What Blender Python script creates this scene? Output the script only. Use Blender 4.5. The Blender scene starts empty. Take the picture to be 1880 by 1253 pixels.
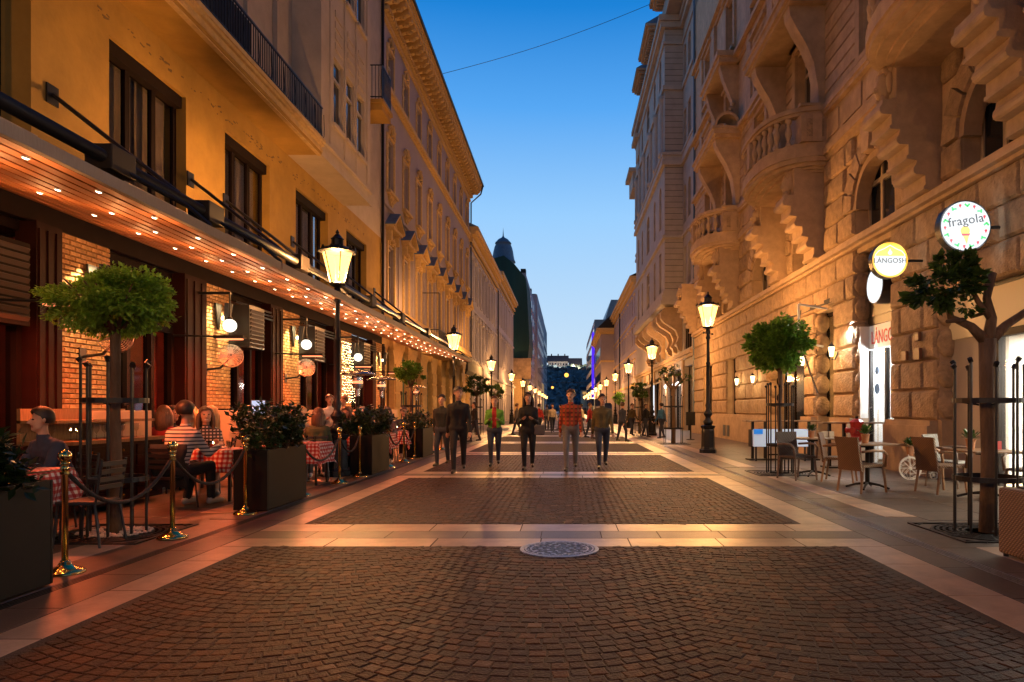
import bpy, bmesh, math, random
import numpy as np
from mathutils import Vector, Matrix, Euler
rnd = random.Random(11)
PI = math.pi
S = bpy.context.scene
COL = S.collection

# ---------------- camera, sky, exposure ----------------
cam = bpy.data.cameras.new('camera'); cam_o = bpy.data.objects.new('camera', cam); COL.objects.link(cam_o)
cam_o.location = (0, 0, 1.5); cam_o.rotation_euler = (PI/2, 0, 0)
cam.sensor_width = 36; cam.lens = 24; cam.shift_x = -100/1880; cam.shift_y = 124.5/1880
cam.clip_end = 3000; cam.clip_start = 0.05
S.camera = cam_o
W = bpy.data.worlds.new("World"); S.world = W; W.use_nodes = True
wt = W.node_tree; bg = wt.nodes['Background']
tc = wt.nodes.new('ShaderNodeTexCoord'); sx = wt.nodes.new('ShaderNodeSeparateXYZ'); rp = wt.nodes.new('ShaderNodeValToRGB')
wt.links.new(tc.outputs['Generated'], sx.inputs[0]); wt.links.new(sx.outputs[2], rp.inputs[0])
el = rp.color_ramp.elements
stops = [(0.0, (.62, .76, .90)), (.084, (.578, .76, .94)), (.27, (.323, .624, 1.0)), (.403, (.097, .392, .905)), (.509, (.012, .225, .69)), (.75, (.003, .10, .36)), (1.0, (.0015, .05, .20))]
el[0].position = 0; el[0].color = (*stops[0][1], 1); el[1].position = 1; el[1].color = (*stops[-1][1], 1)
for p, c in stops[1:-1]:
    e = el.new(p); e.color = (*c, 1)
wt.links.new(rp.outputs[0], bg.inputs[0])
# dusk: the afterglow lies down the street, the sky behind is dimmer
az = wt.nodes.new('ShaderNodeMapRange'); az.interpolation_type = 'SMOOTHSTEP'; az.inputs[1].default_value = -.9; az.inputs[2].default_value = .45; az.inputs[3].default_value = .35; az.inputs[4].default_value = 1.0
wt.links.new(sx.outputs[1], az.inputs[0]); wt.links.new(az.outputs[0], bg.inputs[1])
S.view_settings.view_transform = 'Standard'; S.view_settings.look = 'None'; S.view_settings.exposure = 0; S.view_settings.gamma = 1
S.view_settings.use_curve_mapping = False
S.render.engine = 'CYCLES'
cy = S.cycles
cy.use_denoising = True; cy.max_bounces = 6; cy.diffuse_bounces = 3; cy.glossy_bounces = 3; cy.transmission_bounces = 4
cy.transparent_max_bounces = 12; cy.caustics_reflective = False; cy.caustics_refractive = False; cy.sample_clamp_indirect = 3
LAMP = 1500      # watts of one street lantern
SODIUM = (1, .46, .14)

# ---------------- materials ----------------
MATS = {}
def mat(name, col, rough=.7, metal=0, var=.0, vscale=3, bump=0, bscale=20, emit=None, es=0, spec=None, stretch=None, col2=None, coord='Object'):
    if name in MATS: return MATS[name]
    m = bpy.data.materials.new(name); m.use_nodes = True; MATS[name] = m
    nt = m.node_tree; b = nt.nodes['Principled BSDF']; L = nt.links.new
    b.inputs['Base Color'].default_value = (*col, 1); b.inputs['Roughness'].default_value = rough; b.inputs['Metallic'].default_value = metal
    if spec is not None: b.inputs['Specular IOR Level'].default_value = spec
    t = nt.nodes.new('ShaderNodeTexCoord'); src = t.outputs[coord]
    if stretch:
        mp = nt.nodes.new('ShaderNodeMapping'); mp.inputs['Scale'].default_value = stretch; L(src, mp.inputs[0]); src = mp.outputs[0]
    if var or col2:
        n = nt.nodes.new('ShaderNodeTexNoise'); n.inputs['Scale'].default_value = vscale; n.inputs['Detail'].default_value = 5; n.inputs['Roughness'].default_value = .65
        L(src, n.inputs['Vector'])
        r = nt.nodes.new('ShaderNodeValToRGB'); L(n.outputs[0], r.inputs[0])
        r.color_ramp.elements[0].position = .32; r.color_ramp.elements[1].position = .7
        c2 = col2 or tuple(min(1, c*(1+var)) for c in col); c1 = col if col2 else tuple(c*(1-var) for c in col)
        r.color_ramp.elements[0].color = (*c1, 1); r.color_ramp.elements[1].color = (*c2, 1)
        # each object a slightly different tone
        oi = nt.nodes.new('ShaderNodeObjectInfo'); mr = nt.nodes.new('ShaderNodeMapRange'); L(oi.outputs['Random'], mr.inputs[0])
        mr.inputs[3].default_value = 1-var*.6; mr.inputs[4].default_value = 1+var*.4
        mx = nt.nodes.new('ShaderNodeVectorMath'); mx.operation = 'SCALE'; L(r.outputs[0], mx.inputs[0]); L(mr.outputs[0], mx.inputs['Scale'])
        L(mx.outputs[0], b.inputs['Base Color'])
    if bump:
        n2 = nt.nodes.new('ShaderNodeTexNoise'); n2.inputs['Scale'].default_value = bscale; n2.inputs['Detail'].default_value = 4; L(src, n2.inputs['Vector'])
        bp = nt.nodes.new('ShaderNodeBump'); bp.inputs['Strength'].default_value = min(1, bump); bp.inputs['Distance'].default_value = .02*max(1, bump); L(n2.outputs[0], bp.inputs['Height']); L(bp.outputs[0], b.inputs['Normal'])
    if emit:
        b.inputs['Emission Color'].default_value = (*emit, 1); b.inputs['Emission Strength'].default_value = es
    return m
def glow(name, col, s, through=0.0):
    """lamp glass or lit surface; 'through' lets the lamp behind shine past it"""
    m = bpy.data.materials.new(name); m.use_nodes = True; MATS[name] = m; nt = m.node_tree; nt.nodes.clear()
    o = nt.nodes.new('ShaderNodeOutputMaterial'); e = nt.nodes.new('ShaderNodeEmission'); e.inputs[0].default_value = (*col, 1); e.inputs[1].default_value = s
    if through:
        t = nt.nodes.new('ShaderNodeBsdfTransparent'); t.inputs[0].default_value = (through,)*3+(1,); a = nt.nodes.new('ShaderNodeAddShader')
        nt.links.new(e.outputs[0], a.inputs[0]); nt.links.new(t.outputs[0], a.inputs[1]); nt.links.new(a.outputs[0], o.inputs[0])
    else: nt.links.new(e.outputs[0], o.inputs[0])
    return m
def glass_mat(name, tint=(.8, .8, .8), rough=.05, mix=.6):
    m = bpy.data.materials.new(name); m.use_nodes = True; MATS[name] = m; nt = m.node_tree; nt.nodes.clear()
    o = nt.nodes.new('ShaderNodeOutputMaterial'); g = nt.nodes.new('ShaderNodeBsdfGlossy'); g.inputs['Roughness'].default_value = rough; g.inputs[0].default_value = (.9, .9, .9, 1)
    t = nt.nodes.new('ShaderNodeBsdfTransparent'); t.inputs[0].default_value = (*tint, 1)
    lw = nt.nodes.new('ShaderNodeLayerWeight'); pw = nt.nodes.new('ShaderNodeMath'); pw.operation = 'POWER'; pw.inputs[1].default_value = 3.5; nt.links.new(lw.outputs['Facing'], pw.inputs[0])
    f = nt.nodes.new('ShaderNodeMapRange'); f.inputs[3].default_value = .04; f.inputs[4].default_value = .55; nt.links.new(pw.outputs[0], f.inputs[0])
    x = nt.nodes.new('ShaderNodeMixShader'); nt.links.new(f.outputs[0], x.inputs[0]); nt.links.new(t.outputs[0], x.inputs[1]); nt.links.new(g.outputs[0], x.inputs[2]); nt.links.new(x.outputs[0], o.inputs[0])
    return m

# ---------------- mesh builder ----------------
class MB:
    def __init__(s): s.v = []; s.f = []; s.m = []; s.cur = 0; s.uv = None
    def add(s, vs, fs):
        o = len(s.v); s.v += [tuple(p) for p in vs]; s.f += [tuple(i+o for i in f) for f in fs]; s.m += [s.cur]*len(fs); return s
    def box(s, x0, x1, y0, y1, z0, z1):
        if x0 > x1: x0, x1 = x1, x0
        if y0 > y1: y0, y1 = y1, y0
        if z0 > z1: z0, z1 = z1, z0
        return s.add([(x0,y0,z0),(x1,y0,z0),(x1,y1,z0),(x0,y1,z0),(x0,y0,z1),(x1,y0,z1),(x1,y1,z1),(x0,y1,z1)],
              [(0,3,2,1),(4,5,6,7),(0,1,5,4),(1,2,6,5),(2,3,7,6),(3,0,4,7)])
    def obox(s, c, d, rot=None, taper=1):
        h = [x/2 for x in d]; M = rot.to_matrix() if isinstance(rot, Euler) else (rot or Matrix.Identity(3)); c = Vector(c); vs = []
        for z, k in ((-h[2], 1), (h[2], taper)):
            for x, y in ((-h[0],-h[1]),(h[0],-h[1]),(h[0],h[1]),(-h[0],h[1])): vs.append(c + M @ Vector((x*k, y*k, z)))
        return s.add(vs, [(0,3,2,1),(4,5,6,7),(0,1,5,4),(1,2,6,5),(2,3,7,6),(3,0,4,7)])
    def tube(s, pts, r, n=8, cap=True):
        pts = [Vector(p) for p in pts]; rs = r if isinstance(r, (list, tuple)) else [r]*len(pts); vs = []; fs = []
        up = None
        for i, p in enumerate(pts):
            d = (pts[min(i+1, len(pts)-1)]-pts[max(i-1, 0)]); d = d.normalized() if d.length > 1e-9 else Vector((0,0,1))
            if up is None: up = Vector((0,0,1)) if abs(d.z) < .9 else Vector((1,0,0))
            a = d.cross(up).normalized(); b = a.cross(d).normalized(); up = b
            for k in range(n):
                t = 2*PI*k/n; vs.append(p + (a*math.cos(t)+b*math.sin(t))*rs[i])
        for i in range(len(pts)-1):
            for k in range(n): k2 = (k+1) % n; fs.append((i*n+k, (i+1)*n+k, (i+1)*n+k2, i*n+k2))
        if cap: fs.append(tuple(range(n))); fs.append(tuple(reversed(range((len(pts)-1)*n, len(pts)*n))))
        return s.add(vs, fs)
    def cyl(s, p0, p1, r0, r1=None, n=10): return s.tube([p0, p1], [r0, r0 if r1 is None else r1], n)
    def lathe(s, prof, c=(0,0,0), n=16, M=None, cap=None):
        if cap is None: cap = not (abs(prof[0][1]-prof[-1][1]) < 1e-6 and prof[0][0] > 1e-4 and prof[-1][0] > 1e-4)
        vs = []; fs = []; c = Vector(c)
        for r, z in prof:
            for k in range(n):
                t = 2*PI*k/n; p = Vector((r*math.cos(t), r*math.sin(t), z)); vs.append(c + (M @ p if M else p))
        for i in range(len(prof)-1):
            for k in range(n): k2 = (k+1) % n; fs.append((i*n+k, i*n+k2, (i+1)*n+k2, (i+1)*n+k))
        if cap and prof[0][0] > 1e-4: fs.append(tuple(reversed(range(n))))
        if cap and prof[-1][0] > 1e-4: fs.append(tuple(range((len(prof)-1)*n, len(prof)*n)))
        return s.add(vs, fs)
    def prism(s, poly, ax, c0, c1, taper=None):
        n = len(poly)
        def P(a, b, c): return {'x': (c, a, b), 'y': (a, c, b), 'z': (a, b, c)}[ax]
        vs = [P(a, b, c0) for a, b in poly] + [P(a, b, c1) for a, b in poly]
        return s.add(vs, [tuple(range(n)), tuple(reversed(range(n, 2*n)))] + [(i, i+n, (i+1) % n+n, (i+1) % n) for i in range(n)])
    def ball(s, c, r, n=10, m=6):
        r = r if isinstance(r, (list, tuple)) else (r, r, r); c = Vector(c); vs = [c+Vector((0,0,-r[2]))]; fs = []
        for i in range(1, m):
            t = -PI/2+PI*i/m
            for k in range(n): a = 2*PI*k/n; vs.append(c+Vector((r[0]*math.cos(t)*math.cos(a), r[1]*math.cos(t)*math.sin(a), r[2]*math.sin(t))))
        vs.append(c+Vector((0,0,r[2])))
        for k in range(n): fs.append((0, 1+(k+1) % n, 1+k))
        for i in range(m-2):
            for k in range(n): k2 = (k+1) % n; fs.append((1+i*n+k, 1+i*n+k2, 1+(i+1)*n+k2, 1+(i+1)*n+k))
        o = 1+(m-2)*n
        for k in range(n): fs.append((o+k, o+(k+1) % n, len(vs)-1))
        return s.add(vs, fs)
    def quad(s, a, b, c, d): return s.add([a, b, c, d], [(0,1,2,3)])
    def mesh(s, name, mats, smooth=False, org=(0,0,0), fix=True):
        me = bpy.data.meshes.new(name)
        o = Vector(org); me.from_pydata([(a[0]-o.x, a[1]-o.y, a[2]-o.z) for a in s.v], [], s.f)
        for m in (mats if isinstance(mats, (list, tuple)) else [mats]): me.materials.append(m)
        me.polygons.foreach_set('material_index', s.m)
        if smooth: me.polygons.foreach_set('use_smooth', [True]*len(s.f))
        if s.uv:
            u = me.uv_layers.new(name='UVMap'); li = 0
            for p in me.polygons:
                for vi in p.vertices: u.data[li].uv = s.uv[vi]; li += 1
        me.update()
        if fix:
            bm = bmesh.new(); bm.from_mesh(me); bmesh.ops.recalc_face_normals(bm, faces=bm.faces); bm.to_mesh(me); bm.free()
        return me
import collections
ORG = collections.defaultdict(lambda: Vector((0,0,0)))
def props(o, label=None, cat=None, group=None, kind=None):
    if label: o['label'] = label
    if cat: o['category'] = cat
    if group: o['group'] = group
    if kind: o['kind'] = kind
    return o
def thing(name, label, cat, loc=(0,0,0), rz=0, group=None):
    o = bpy.data.objects.new(name, None); COL.objects.link(o); o.empty_display_size = .2
    o.location = loc; o.rotation_euler = (0, 0, rz); ORG[o.name] = Vector(loc) if rz == 0 else Vector((0,0,0))
    return props(o, label, cat, group)
def part(name, mb, mats, parent, smooth=False, local=False, bevel=0, fix=True, kind=None, label=None):
    """local: vertices already relative to the thing; else world coordinates"""
    org = (0,0,0) if local else ORG[parent.name]
    o = bpy.data.objects.new(name, mb.mesh(name, mats, smooth, org, fix)); COL.objects.link(o); o.parent = parent; ORG[o.name] = Vector(org)
    if bevel: bv = o.modifiers.new('b', 'BEVEL'); bv.width = bevel; bv.segments = 2; bv.limit_method = 'ANGLE'; bv.harden_normals = False
    if kind: o['kind'] = kind
    if label: o['label'] = label
    return o
def piece(name, me, loc, parent, rz=0, scale=None):
    """an instance of a shared mesh, world position"""
    o = bpy.data.objects.new(name, me); COL.objects.link(o); o.parent = parent; o.location = Vector(loc)-ORG[parent.name]; o.rotation_euler = (0,0,rz)
    if scale: o.scale = scale
    ORG[o.name] = Vector(loc)
    return o
def solo(name, mb, mats, label=None, cat=None, loc=(0,0,0), smooth=False, group=None, kind=None, bevel=0, fix=True, local=False):
    o = bpy.data.objects.new(name, mb.mesh(name, mats, smooth, (0,0,0) if local else loc, fix)); COL.objects.link(o); o.location = loc; ORG[o.name] = Vector(loc)
    if bevel: bv = o.modifiers.new('b', 'BEVEL'); bv.width = bevel; bv.segments = 2; bv.limit_method = 'ANGLE'
    return props(o, label, cat, group, kind)
def clone(root, loc, rz=None, label=None, scale=None):
    kids = {}
    for o in root.children: kids[o] = list(o.children)
    r = root.copy(); COL.objects.link(r); r.location = loc
    if rz is not None: r.rotation_euler = (0, 0, rz)
    if scale: r.scale = (scale,)*3
    if label: r['label'] = label
    for ch, gs in kids.items():
        c = ch.copy(); COL.objects.link(c); c.parent = r
        for g in gs:
            d = g.copy(); COL.objects.link(d); d.parent = c
    return r
def light(kind, loc, e, col, parent=None, size=.1, rot=None, spot=None, size_y=None, name='bulb_light'):
    l = bpy.data.lights.new(name, kind); l.energy = e; l.color = col; o = bpy.data.objects.new(name, l); COL.objects.link(o)
    if kind == 'AREA':
        l.size = size
        if size_y: l.shape = 'RECTANGLE'; l.size_y = size_y
    else: l.shadow_soft_size = size
    if spot: l.spot_size = spot; l.spot_blend = .6
    if rot: o.rotation_euler = rot
    if parent: o.parent = parent; o.location = Vector(loc)-ORG[parent.name]
    else: o.location = loc
    return o
def cuts(spans, holes):
    """tile rectangle (y0,y1,z0,z1) minus holes into rectangles"""
    y0, y1, z0, z1 = spans; zs = sorted({z0, z1, *[min(max(h[2], z0), z1) for h in holes], *[min(max(h[3], z0), z1) for h in holes]}); out = []
    for a, b in zip(zs, zs[1:]):
        if b-a < 1e-4: continue
        m = (a+b)/2; cur = y0
        for h in sorted([h for h in holes if h[2] < m < h[3] and h[1] > y0 and h[0] < y1]):
            if h[0] > cur+1e-4: out.append((cur, h[0], a, b))
            cur = max(cur, h[1])
        if cur < y1-1e-4: out.append((cur, y1, a, b))
    return out
# ---------------- material set ----------------
M_cob = [mat('cobble_%s' % c, v, rough=.55, spec=.12, var=.35, vscale=9, bump=.5, bscale=55) for c, v in (('brown', (.048,.021,.010)), ('grey', (.038,.021,.014)), ('rust', (.072,.029,.011)), ('pale', (.10,.055,.030)))]
M_mortar = mat('sandy_mortar', (.036,.018,.007), rough=.8, var=.4, vscale=14, bump=.6, bscale=60)
M_slab = mat('pale_limestone', (.40,.27,.175), rough=.36, var=.28, vscale=2.6, bump=.15, bscale=30, stretch=(1,1,1))
M_slabd = mat('grey_granite', (.072,.048,.034), rough=.42, var=.22, vscale=6, bump=.15, bscale=60)
M_walk = mat('sidewalk_stone', (.088,.062,.042), rough=.42, var=.32, vscale=5, bump=.15, bscale=60)
M_iron = mat('dark_iron', (.02,.02,.022), rough=.42, metal=.6, var=.2, bump=.1)
M_ironm = mat('cast_iron_cover', (.30,.31,.36), rough=.33, metal=.9, var=.3, vscale=30, bump=.3, bscale=60)
M_black = mat('black_metal', (.012,.012,.013), rough=.4)
M_cream = mat('yellow_plaster', (.40,.225,.042), rough=.85, var=.2, vscale=.9, bump=.3, bscale=9)
M_creamg = mat('grey_plaster', (.46,.37,.29), rough=.85, var=.10, vscale=1.6, bump=.3, bscale=9)
M_bB = mat('rose_plaster', (.37,.30,.31), rough=.85, var=.07, vscale=.8, bump=.2, bscale=9)
M_bBo = mat('ochre_stucco', (.60,.40,.17), rough=.85, var=.15, vscale=6, bump=.3, bscale=18)
M_bC = mat('ivory_plaster', (.44,.41,.44), rough=.85, var=.07, vscale=.8, bump=.2, bscale=9)
M_stone = mat('carved_sandstone', (.44,.30,.185), rough=.8, var=.2, vscale=2.2, bump=.45, bscale=14)
M_rust = mat('rough_sandstone', (.40,.27,.16), rough=.85, var=.28, vscale=5, bump=2.2, bscale=15)
M_stone2 = mat('grey_limestone', (.40,.35,.31), rough=.85, var=.12, vscale=1.5, bump=.3, bscale=10)
M_frame = mat('dark_brown_frame', (.012,.006,.005), rough=.7, var=.2, spec=.12)
M_maroon = mat('maroon_timber', (.020,.0045,.003), rough=.6, var=.25, spec=.15)
M_wframe = mat('light_window_frame', (.42,.36,.30), rough=.6)
M_brick = mat('ochre_brick', (.50,.29,.12), rough=.85, var=.3, vscale=4, bump=.9, bscale=30)
M_mort2 = mat('dark_joint', (.09,.055,.03), rough=.9, var=.2, bump=.4)
M_plinth = mat('beige_plinth', (.62,.46,.30), rough=.6, var=.1, vscale=4)
M_glass = glass_mat('window_glass', (.75,.75,.75))
M_gdark = mat('dark_glass', (.012,.014,.02), rough=.06, spec=.8)
M_curt = mat('drawn_curtain', (.32,.24,.17), rough=.9, var=.25, vscale=9, stretch=(1,1,.06))
M_brass = mat('polished_brass', (.75,.5,.16), rough=.13, metal=1)
M_rope = mat('black_rope', (.012,.011,.011), rough=.8, bump=.6, bscale=60)
M_plant = mat('planter_black', (.006,.005,.004), rough=.6, var=.2, spec=.2)
M_soil = mat('dark_soil', (.03,.02,.015), rough=1, bump=1)
M_leaf = mat('green_foliage', (.17,.34,.035), rough=.5, var=.5, vscale=7)
M_leafd = mat('dark_foliage', (.05,.10,.02), rough=.35, var=.5, vscale=7)
for _m in (M_leaf, M_leafd):      # thin leaves let some light through
    _nt = _m.node_tree; _p = _nt.nodes['Principled BSDF']; _tr = _nt.nodes.new('ShaderNodeBsdfTranslucent'); _mx = _nt.nodes.new('ShaderNodeMixShader'); _mx.inputs[0].default_value = .45
    _nt.links.new(_p.inputs['Base Color'].links[0].from_socket, _tr.inputs[0]); _nt.links.new(_p.outputs[0], _mx.inputs[1]); _nt.links.new(_tr.outputs[0], _mx.inputs[2]); _nt.links.new(_mx.outputs[0], _nt.nodes['Material Output'].inputs[0])
M_bark = mat('brown_bark', (.12,.075,.045), rough=.9, var=.4, vscale=9, bump=1.2, bscale=24, stretch=(1,1,.25))
M_wick = mat('brown_wicker', (.26,.13,.055), rough=.6, var=.25, vscale=20)
M_wickd = mat('grey_brown_wicker', (.15,.10,.07), rough=.6, var=.25, vscale=20)
M_slat = mat('cedar_slats', (.44,.155,.05), rough=.6, var=.12, vscale=1.5)
M_fascia = mat('pale_awning_fascia', (.42,.36,.28), rough=.8, var=.12, vscale=20, stretch=(1,8,.4))
M_char = mat('charcoal_steel', (.016,.012,.010), rough=.55, spec=.25)
M_white = mat('white_paint', (.75,.74,.72), rough=.5)
M_red = mat('hydrant_red', (.42,.025,.018), rough=.35, var=.15)
M_steel = mat('brushed_steel', (.5,.5,.5), rough=.25, metal=1)
M_wood = mat('table_wood', (.22,.12,.055), rough=.35, var=.3, vscale=6, stretch=(1,8,1))
M_terra = mat('terracotta', (.45,.2,.09), rough=.7, var=.2)
M_peb = mat('white_pebbles', (.6,.52,.45), rough=.7, var=.3)
M_copper = mat('slate_blue_roof', (.10,.16,.24), rough=.6, var=.2)
M_net = mat('green_scaffold_net', (.015,.065,.055), rough=.9, var=.3, vscale=.4, stretch=(1,1,.2))
M_far = mat('grey_rose_wall', (.34,.31,.34), rough=.9, var=.08)
M_far2 = mat('blue_grey_panel', (.16,.25,.32), rough=.4, var=.1)
M_hill = mat('wooded_hill', (.09,.12,.14), rough=1, var=.5, vscale=.05)  # bluish tint: distance haze put into the hill colour
G_lan = glow('lantern_glass', (1, .50, .10), 2.6, .92)
G_down = glow('downlight_glow', (1, .78, .5), 14)
G_globe = glow('opal_globe', (1, .93, .80), 2.2, .0)
G_heat = glow('heater_glow', (1, .25, .10), 2.5)
G_white = glow('white_lightbox', (.93, .97, 1.0), 1.15)
G_shop = glow('shop_ceiling_light', (1, .95, .85), 4)
G_amber = glow('amber_window', (1, .55, .18), .55)
G_violet = glow('violet_facade_light', (.10, .03, 1.0), 1.1)
G_fairy = glow('fairy_light', (1, .72, .35), 14)
def gingham():
    m = bpy.data.materials.new('red_gingham'); m.use_nodes = True; nt = m.node_tree; b = nt.nodes['Principled BSDF']; L = nt.links.new
    u = nt.nodes.new('ShaderNodeUVMap'); s_ = nt.nodes.new('ShaderNodeSeparateXYZ'); L(u.outputs[0], s_.inputs[0]); ms = []
    for i in (0, 1):
        a = nt.nodes.new('ShaderNodeMath'); a.operation = 'MULTIPLY'; a.inputs[1].default_value = 1/.075; L(s_.outputs[i], a.inputs[0])
        f = nt.nodes.new('ShaderNodeMath'); f.operation = 'FRACT'; L(a.outputs[0], f.inputs[0])
        g = nt.nodes.new('ShaderNodeMath'); g.operation = 'GREATER_THAN'; g.inputs[1].default_value = .5; L(f.outputs[0], g.inputs[0]); ms.append(g)
    ad = nt.nodes.new('ShaderNodeMath'); ad.operation = 'ADD'; L(ms[0].outputs[0], ad.inputs[0]); L(ms[1].outputs[0], ad.inputs[1])
    hf = nt.nodes.new('ShaderNodeMath'); hf.operation = 'MULTIPLY'; hf.inputs[1].default_value = .5; L(ad.outputs[0], hf.inputs[0])
    r = nt.nodes.new('ShaderNodeValToRGB'); r.color_ramp.interpolation = 'CONSTANT'; L(hf.outputs[0], r.inputs[0]); e = r.color_ramp.elements
    e[0].color = (.72,.66,.6,1); e[1].position = .4; e[1].color = (.5,.12,.10,1); k = e.new(.8); k.color = (.36,.015,.015,1)
    L(r.outputs[0], b.inputs['Base Color']); b.inputs['Roughness'].default_value = .85; return m
M_ging = gingham()
def stripes(name, c1, c2, per=.055, duty=.4, axis=2, vert=None, c3=None):
    m = bpy.data.materials.new(name); m.use_nodes = True; nt = m.node_tree; b = nt.nodes['Principled BSDF']; L = nt.links.new
    t = nt.nodes.new('ShaderNodeTexCoord'); s_ = nt.nodes.new('ShaderNodeSeparateXYZ'); L(t.outputs['Object'], s_.inputs[0])
    def band(i, p, d):
        a = nt.nodes.new('ShaderNodeMath'); a.operation = 'MULTIPLY'; a.inputs[1].default_value = 1/p; L(s_.outputs[i], a.inputs[0])
        f = nt.nodes.new('ShaderNodeMath'); f.operation = 'FRACT'; L(a.outputs[0], f.inputs[0])
        g = nt.nodes.new('ShaderNodeMath'); g.operation = 'LESS_THAN'; g.inputs[1].default_value = d; L(f.outputs[0], g.inputs[0]); return g
    g = band(axis, per, duty); x = nt.nodes.new('ShaderNodeMix'); x.data_type = 'RGBA'; L(g.outputs[0], x.inputs[0]); x.inputs[6].default_value = (*c1, 1); x.inputs[7].default_value = (*c2, 1)
    out = x.outputs[2]
    if vert:
        g2 = band(0, vert, .4); y = nt.nodes.new('ShaderNodeMix'); y.data_type = 'RGBA'; L(g2.outputs[0], y.inputs[0]); L(out, y.inputs[6]); y.inputs[7].default_value = (*c3, 1); out = y.outputs[2]
    L(out, b.inputs['Base Color']); b.inputs['Roughness'].default_value = .9; return m
def weave(name, c):
    m = mat(name, c, rough=.55); nt = m.node_tree; b = nt.nodes['Principled BSDF']; L = nt.links.new
    t = nt.nodes.new('ShaderNodeTexCoord'); w = nt.nodes.new('ShaderNodeTexWave'); w.wave_type = 'BANDS'; w.bands_direction = 'Z'; w.inputs['Scale'].default_value = 16; w.inputs['Distortion'].default_value = .6
    w2 = nt.nodes.new('ShaderNodeTexWave'); w2.bands_direction = 'DIAGONAL'; w2.inputs['Scale'].default_value = 14
    L(t.outputs['Object'], w.inputs[0]); L(t.outputs['Object'], w2.inputs[0]); a = nt.nodes.new('ShaderNodeMath'); a.operation = 'MULTIPLY'; L(w.outputs[1], a.inputs[0]); L(w2.outputs[1], a.inputs[1])
    bp = nt.nodes.new('ShaderNodeBump'); bp.inputs['Distance'].default_value = .012; bp.inputs['Strength'].default_value = .9; L(a.outputs[0], bp.inputs['Height']); L(bp.outputs[0], b.inputs['Normal'])
    r = nt.nodes.new('ShaderNodeValToRGB'); L(a.outputs[0], r.inputs[0]); r.color_ramp.elements[0].color = (*[x*.35 for x in c], 1); r.color_ramp.elements[1].color = (*c, 1); r.color_ramp.elements[1].position = .5
    L(r.outputs[0], b.inputs['Base Color']); return m
M_weave = weave('woven_wicker', (.30,.15,.06)); M_weaved = weave('woven_wicker_dark', (.17,.12,.09)); M_weavel = weave('woven_wicker_lit', (.45,.42,.36))  # last one: light falling on the chair is put into its paler colour

# ---------------- ground ----------------
XL, XR = -3.41, 3.05           # cobbled field
solo('ground', MB().box(-900, 900, -30, 2200, -1, -.06), M_walk, kind='structure', fix=False)
street = solo('street', MB().box(-4.22, 3.86, -6, 330, -.06, .0005), M_mortar, kind='structure')
solo('sidewalk_bed_left', MB().box(-8.6, -4.34, -6, 330, -.06, -.012), M_mort2, kind='structure').name = 'left_pavement_bed'
solo('sidewalk_bed_right', MB().box(4.0, 8.8, -6, 330, -.06, -.012), M_mort2, kind='structure').name = 'right_pavement_bed'
far_setts = mat('distant_setts', (.055,.038,.030), rough=.38)
nt = far_setts.node_tree
_t = nt.nodes.new('ShaderNodeTexCoord'); _v = nt.nodes.new('ShaderNodeTexVoronoi'); _v.feature = 'DISTANCE_TO_EDGE'; _v.inputs['Scale'].default_value = 8.5; _v.inputs['Randomness'].default_value = .5
nt.links.new(_t.outputs['Object'], _v.inputs['Vector']); _b = nt.nodes.new('ShaderNodeBump'); _b.inputs['Distance'].default_value = .02; _b.inputs['Strength'].default_value = .8
_mr = nt.nodes.new('ShaderNodeMapRange'); _mr.inputs[2].default_value = .12; nt.links.new(_v.outputs[0], _mr.inputs[0]); nt.links.new(_mr.outputs[0], _b.inputs['Height']); nt.links.new(_b.outputs[0], nt.nodes['Principled BSDF'].inputs['Normal'])
BANDS = [8.15+7.4*i for i in range(-1, 40)]
def in_band(y): return any(abs(y-b) < .74 for b in BANDS)
# setts laid in segmental arcs, three arc columns across the street
def sett_geo(w, d, h=.024):
    mb = MB(); i = .004
    hw, hd = w/2, d/2
    j = [rnd.uniform(-.004, .004) for _ in range(8)]
    b = [(-hw+j[0],-hd+j[1]),(hw+j[2],-hd+j[3]),(hw+j[4],hd+j[5]),(-hw+j[6],hd+j[7])]
    vs = [(x, y, -.018) for x, y in b]+[(x, y, h-.018-.0035) for x, y in b]+[(x*(1-i/hw*1.6), y*(1-i/hd*1.6), h-.018) for x, y in b]
    mb.add(vs, [(0,1,5,4),(1,2,6,5),(2,3,7,6),(3,0,4,7),(4,5,9,8),(5,6,10,9),(6,7,11,10),(7,4,8,11),(8,9,10,11)])
    return mb
variants = [sett_geo(.106+rnd.uniform(-.009,.005), .099+rnd.uniform(-.006,.004)) for _ in range(10)]
vmesh = [[v.mesh('sett', m, fix=False) for m in M_cob] for v in variants]
cw = (XR-XL)/3; setts = []
SAG = .40
_t = [(-1+2*i/400) for i in range(401)]; _l = [0]
for _a, _c in zip(_t, _t[1:]): _l.append(_l[-1]+math.hypot((_c-_a)*cw/2, SAG*(_c*_c-_a*_a)))
ARC = [np.interp((k+.5)/21*_l[-1], _l, _t)*cw/2 for k in range(21)]
for r in range(-12, 190):
    for c in range(3):
        cx = XL+cw*(c+.5); n = 21; off = rnd.uniform(-.045, .045)
        for k in range(n):
            u = ARC[k]; uu = u/(cw/2); y = 3.1+r*.108+SAG*uu*uu+rnd.uniform(-.005,.005)
            xx = cx+u+(off if abs(uu) < .9 else 0)*(1-abs(uu))
            if y < 3.3 or in_band(y) or y > 22.4 or xx < XL+.05 or xx > XR-.05: continue
            slope = math.atan(2*SAG*uu/(cw/2)); setts.append((y, xx, slope))
setts.sort()
def sett_col():
    q = rnd.random(); return 0 if q < .52 else 1 if q < .82 else 2 if q < .97 else 3
def seen(x, y): return abs((x/y*1253.3+1040-940)) < 960
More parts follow.
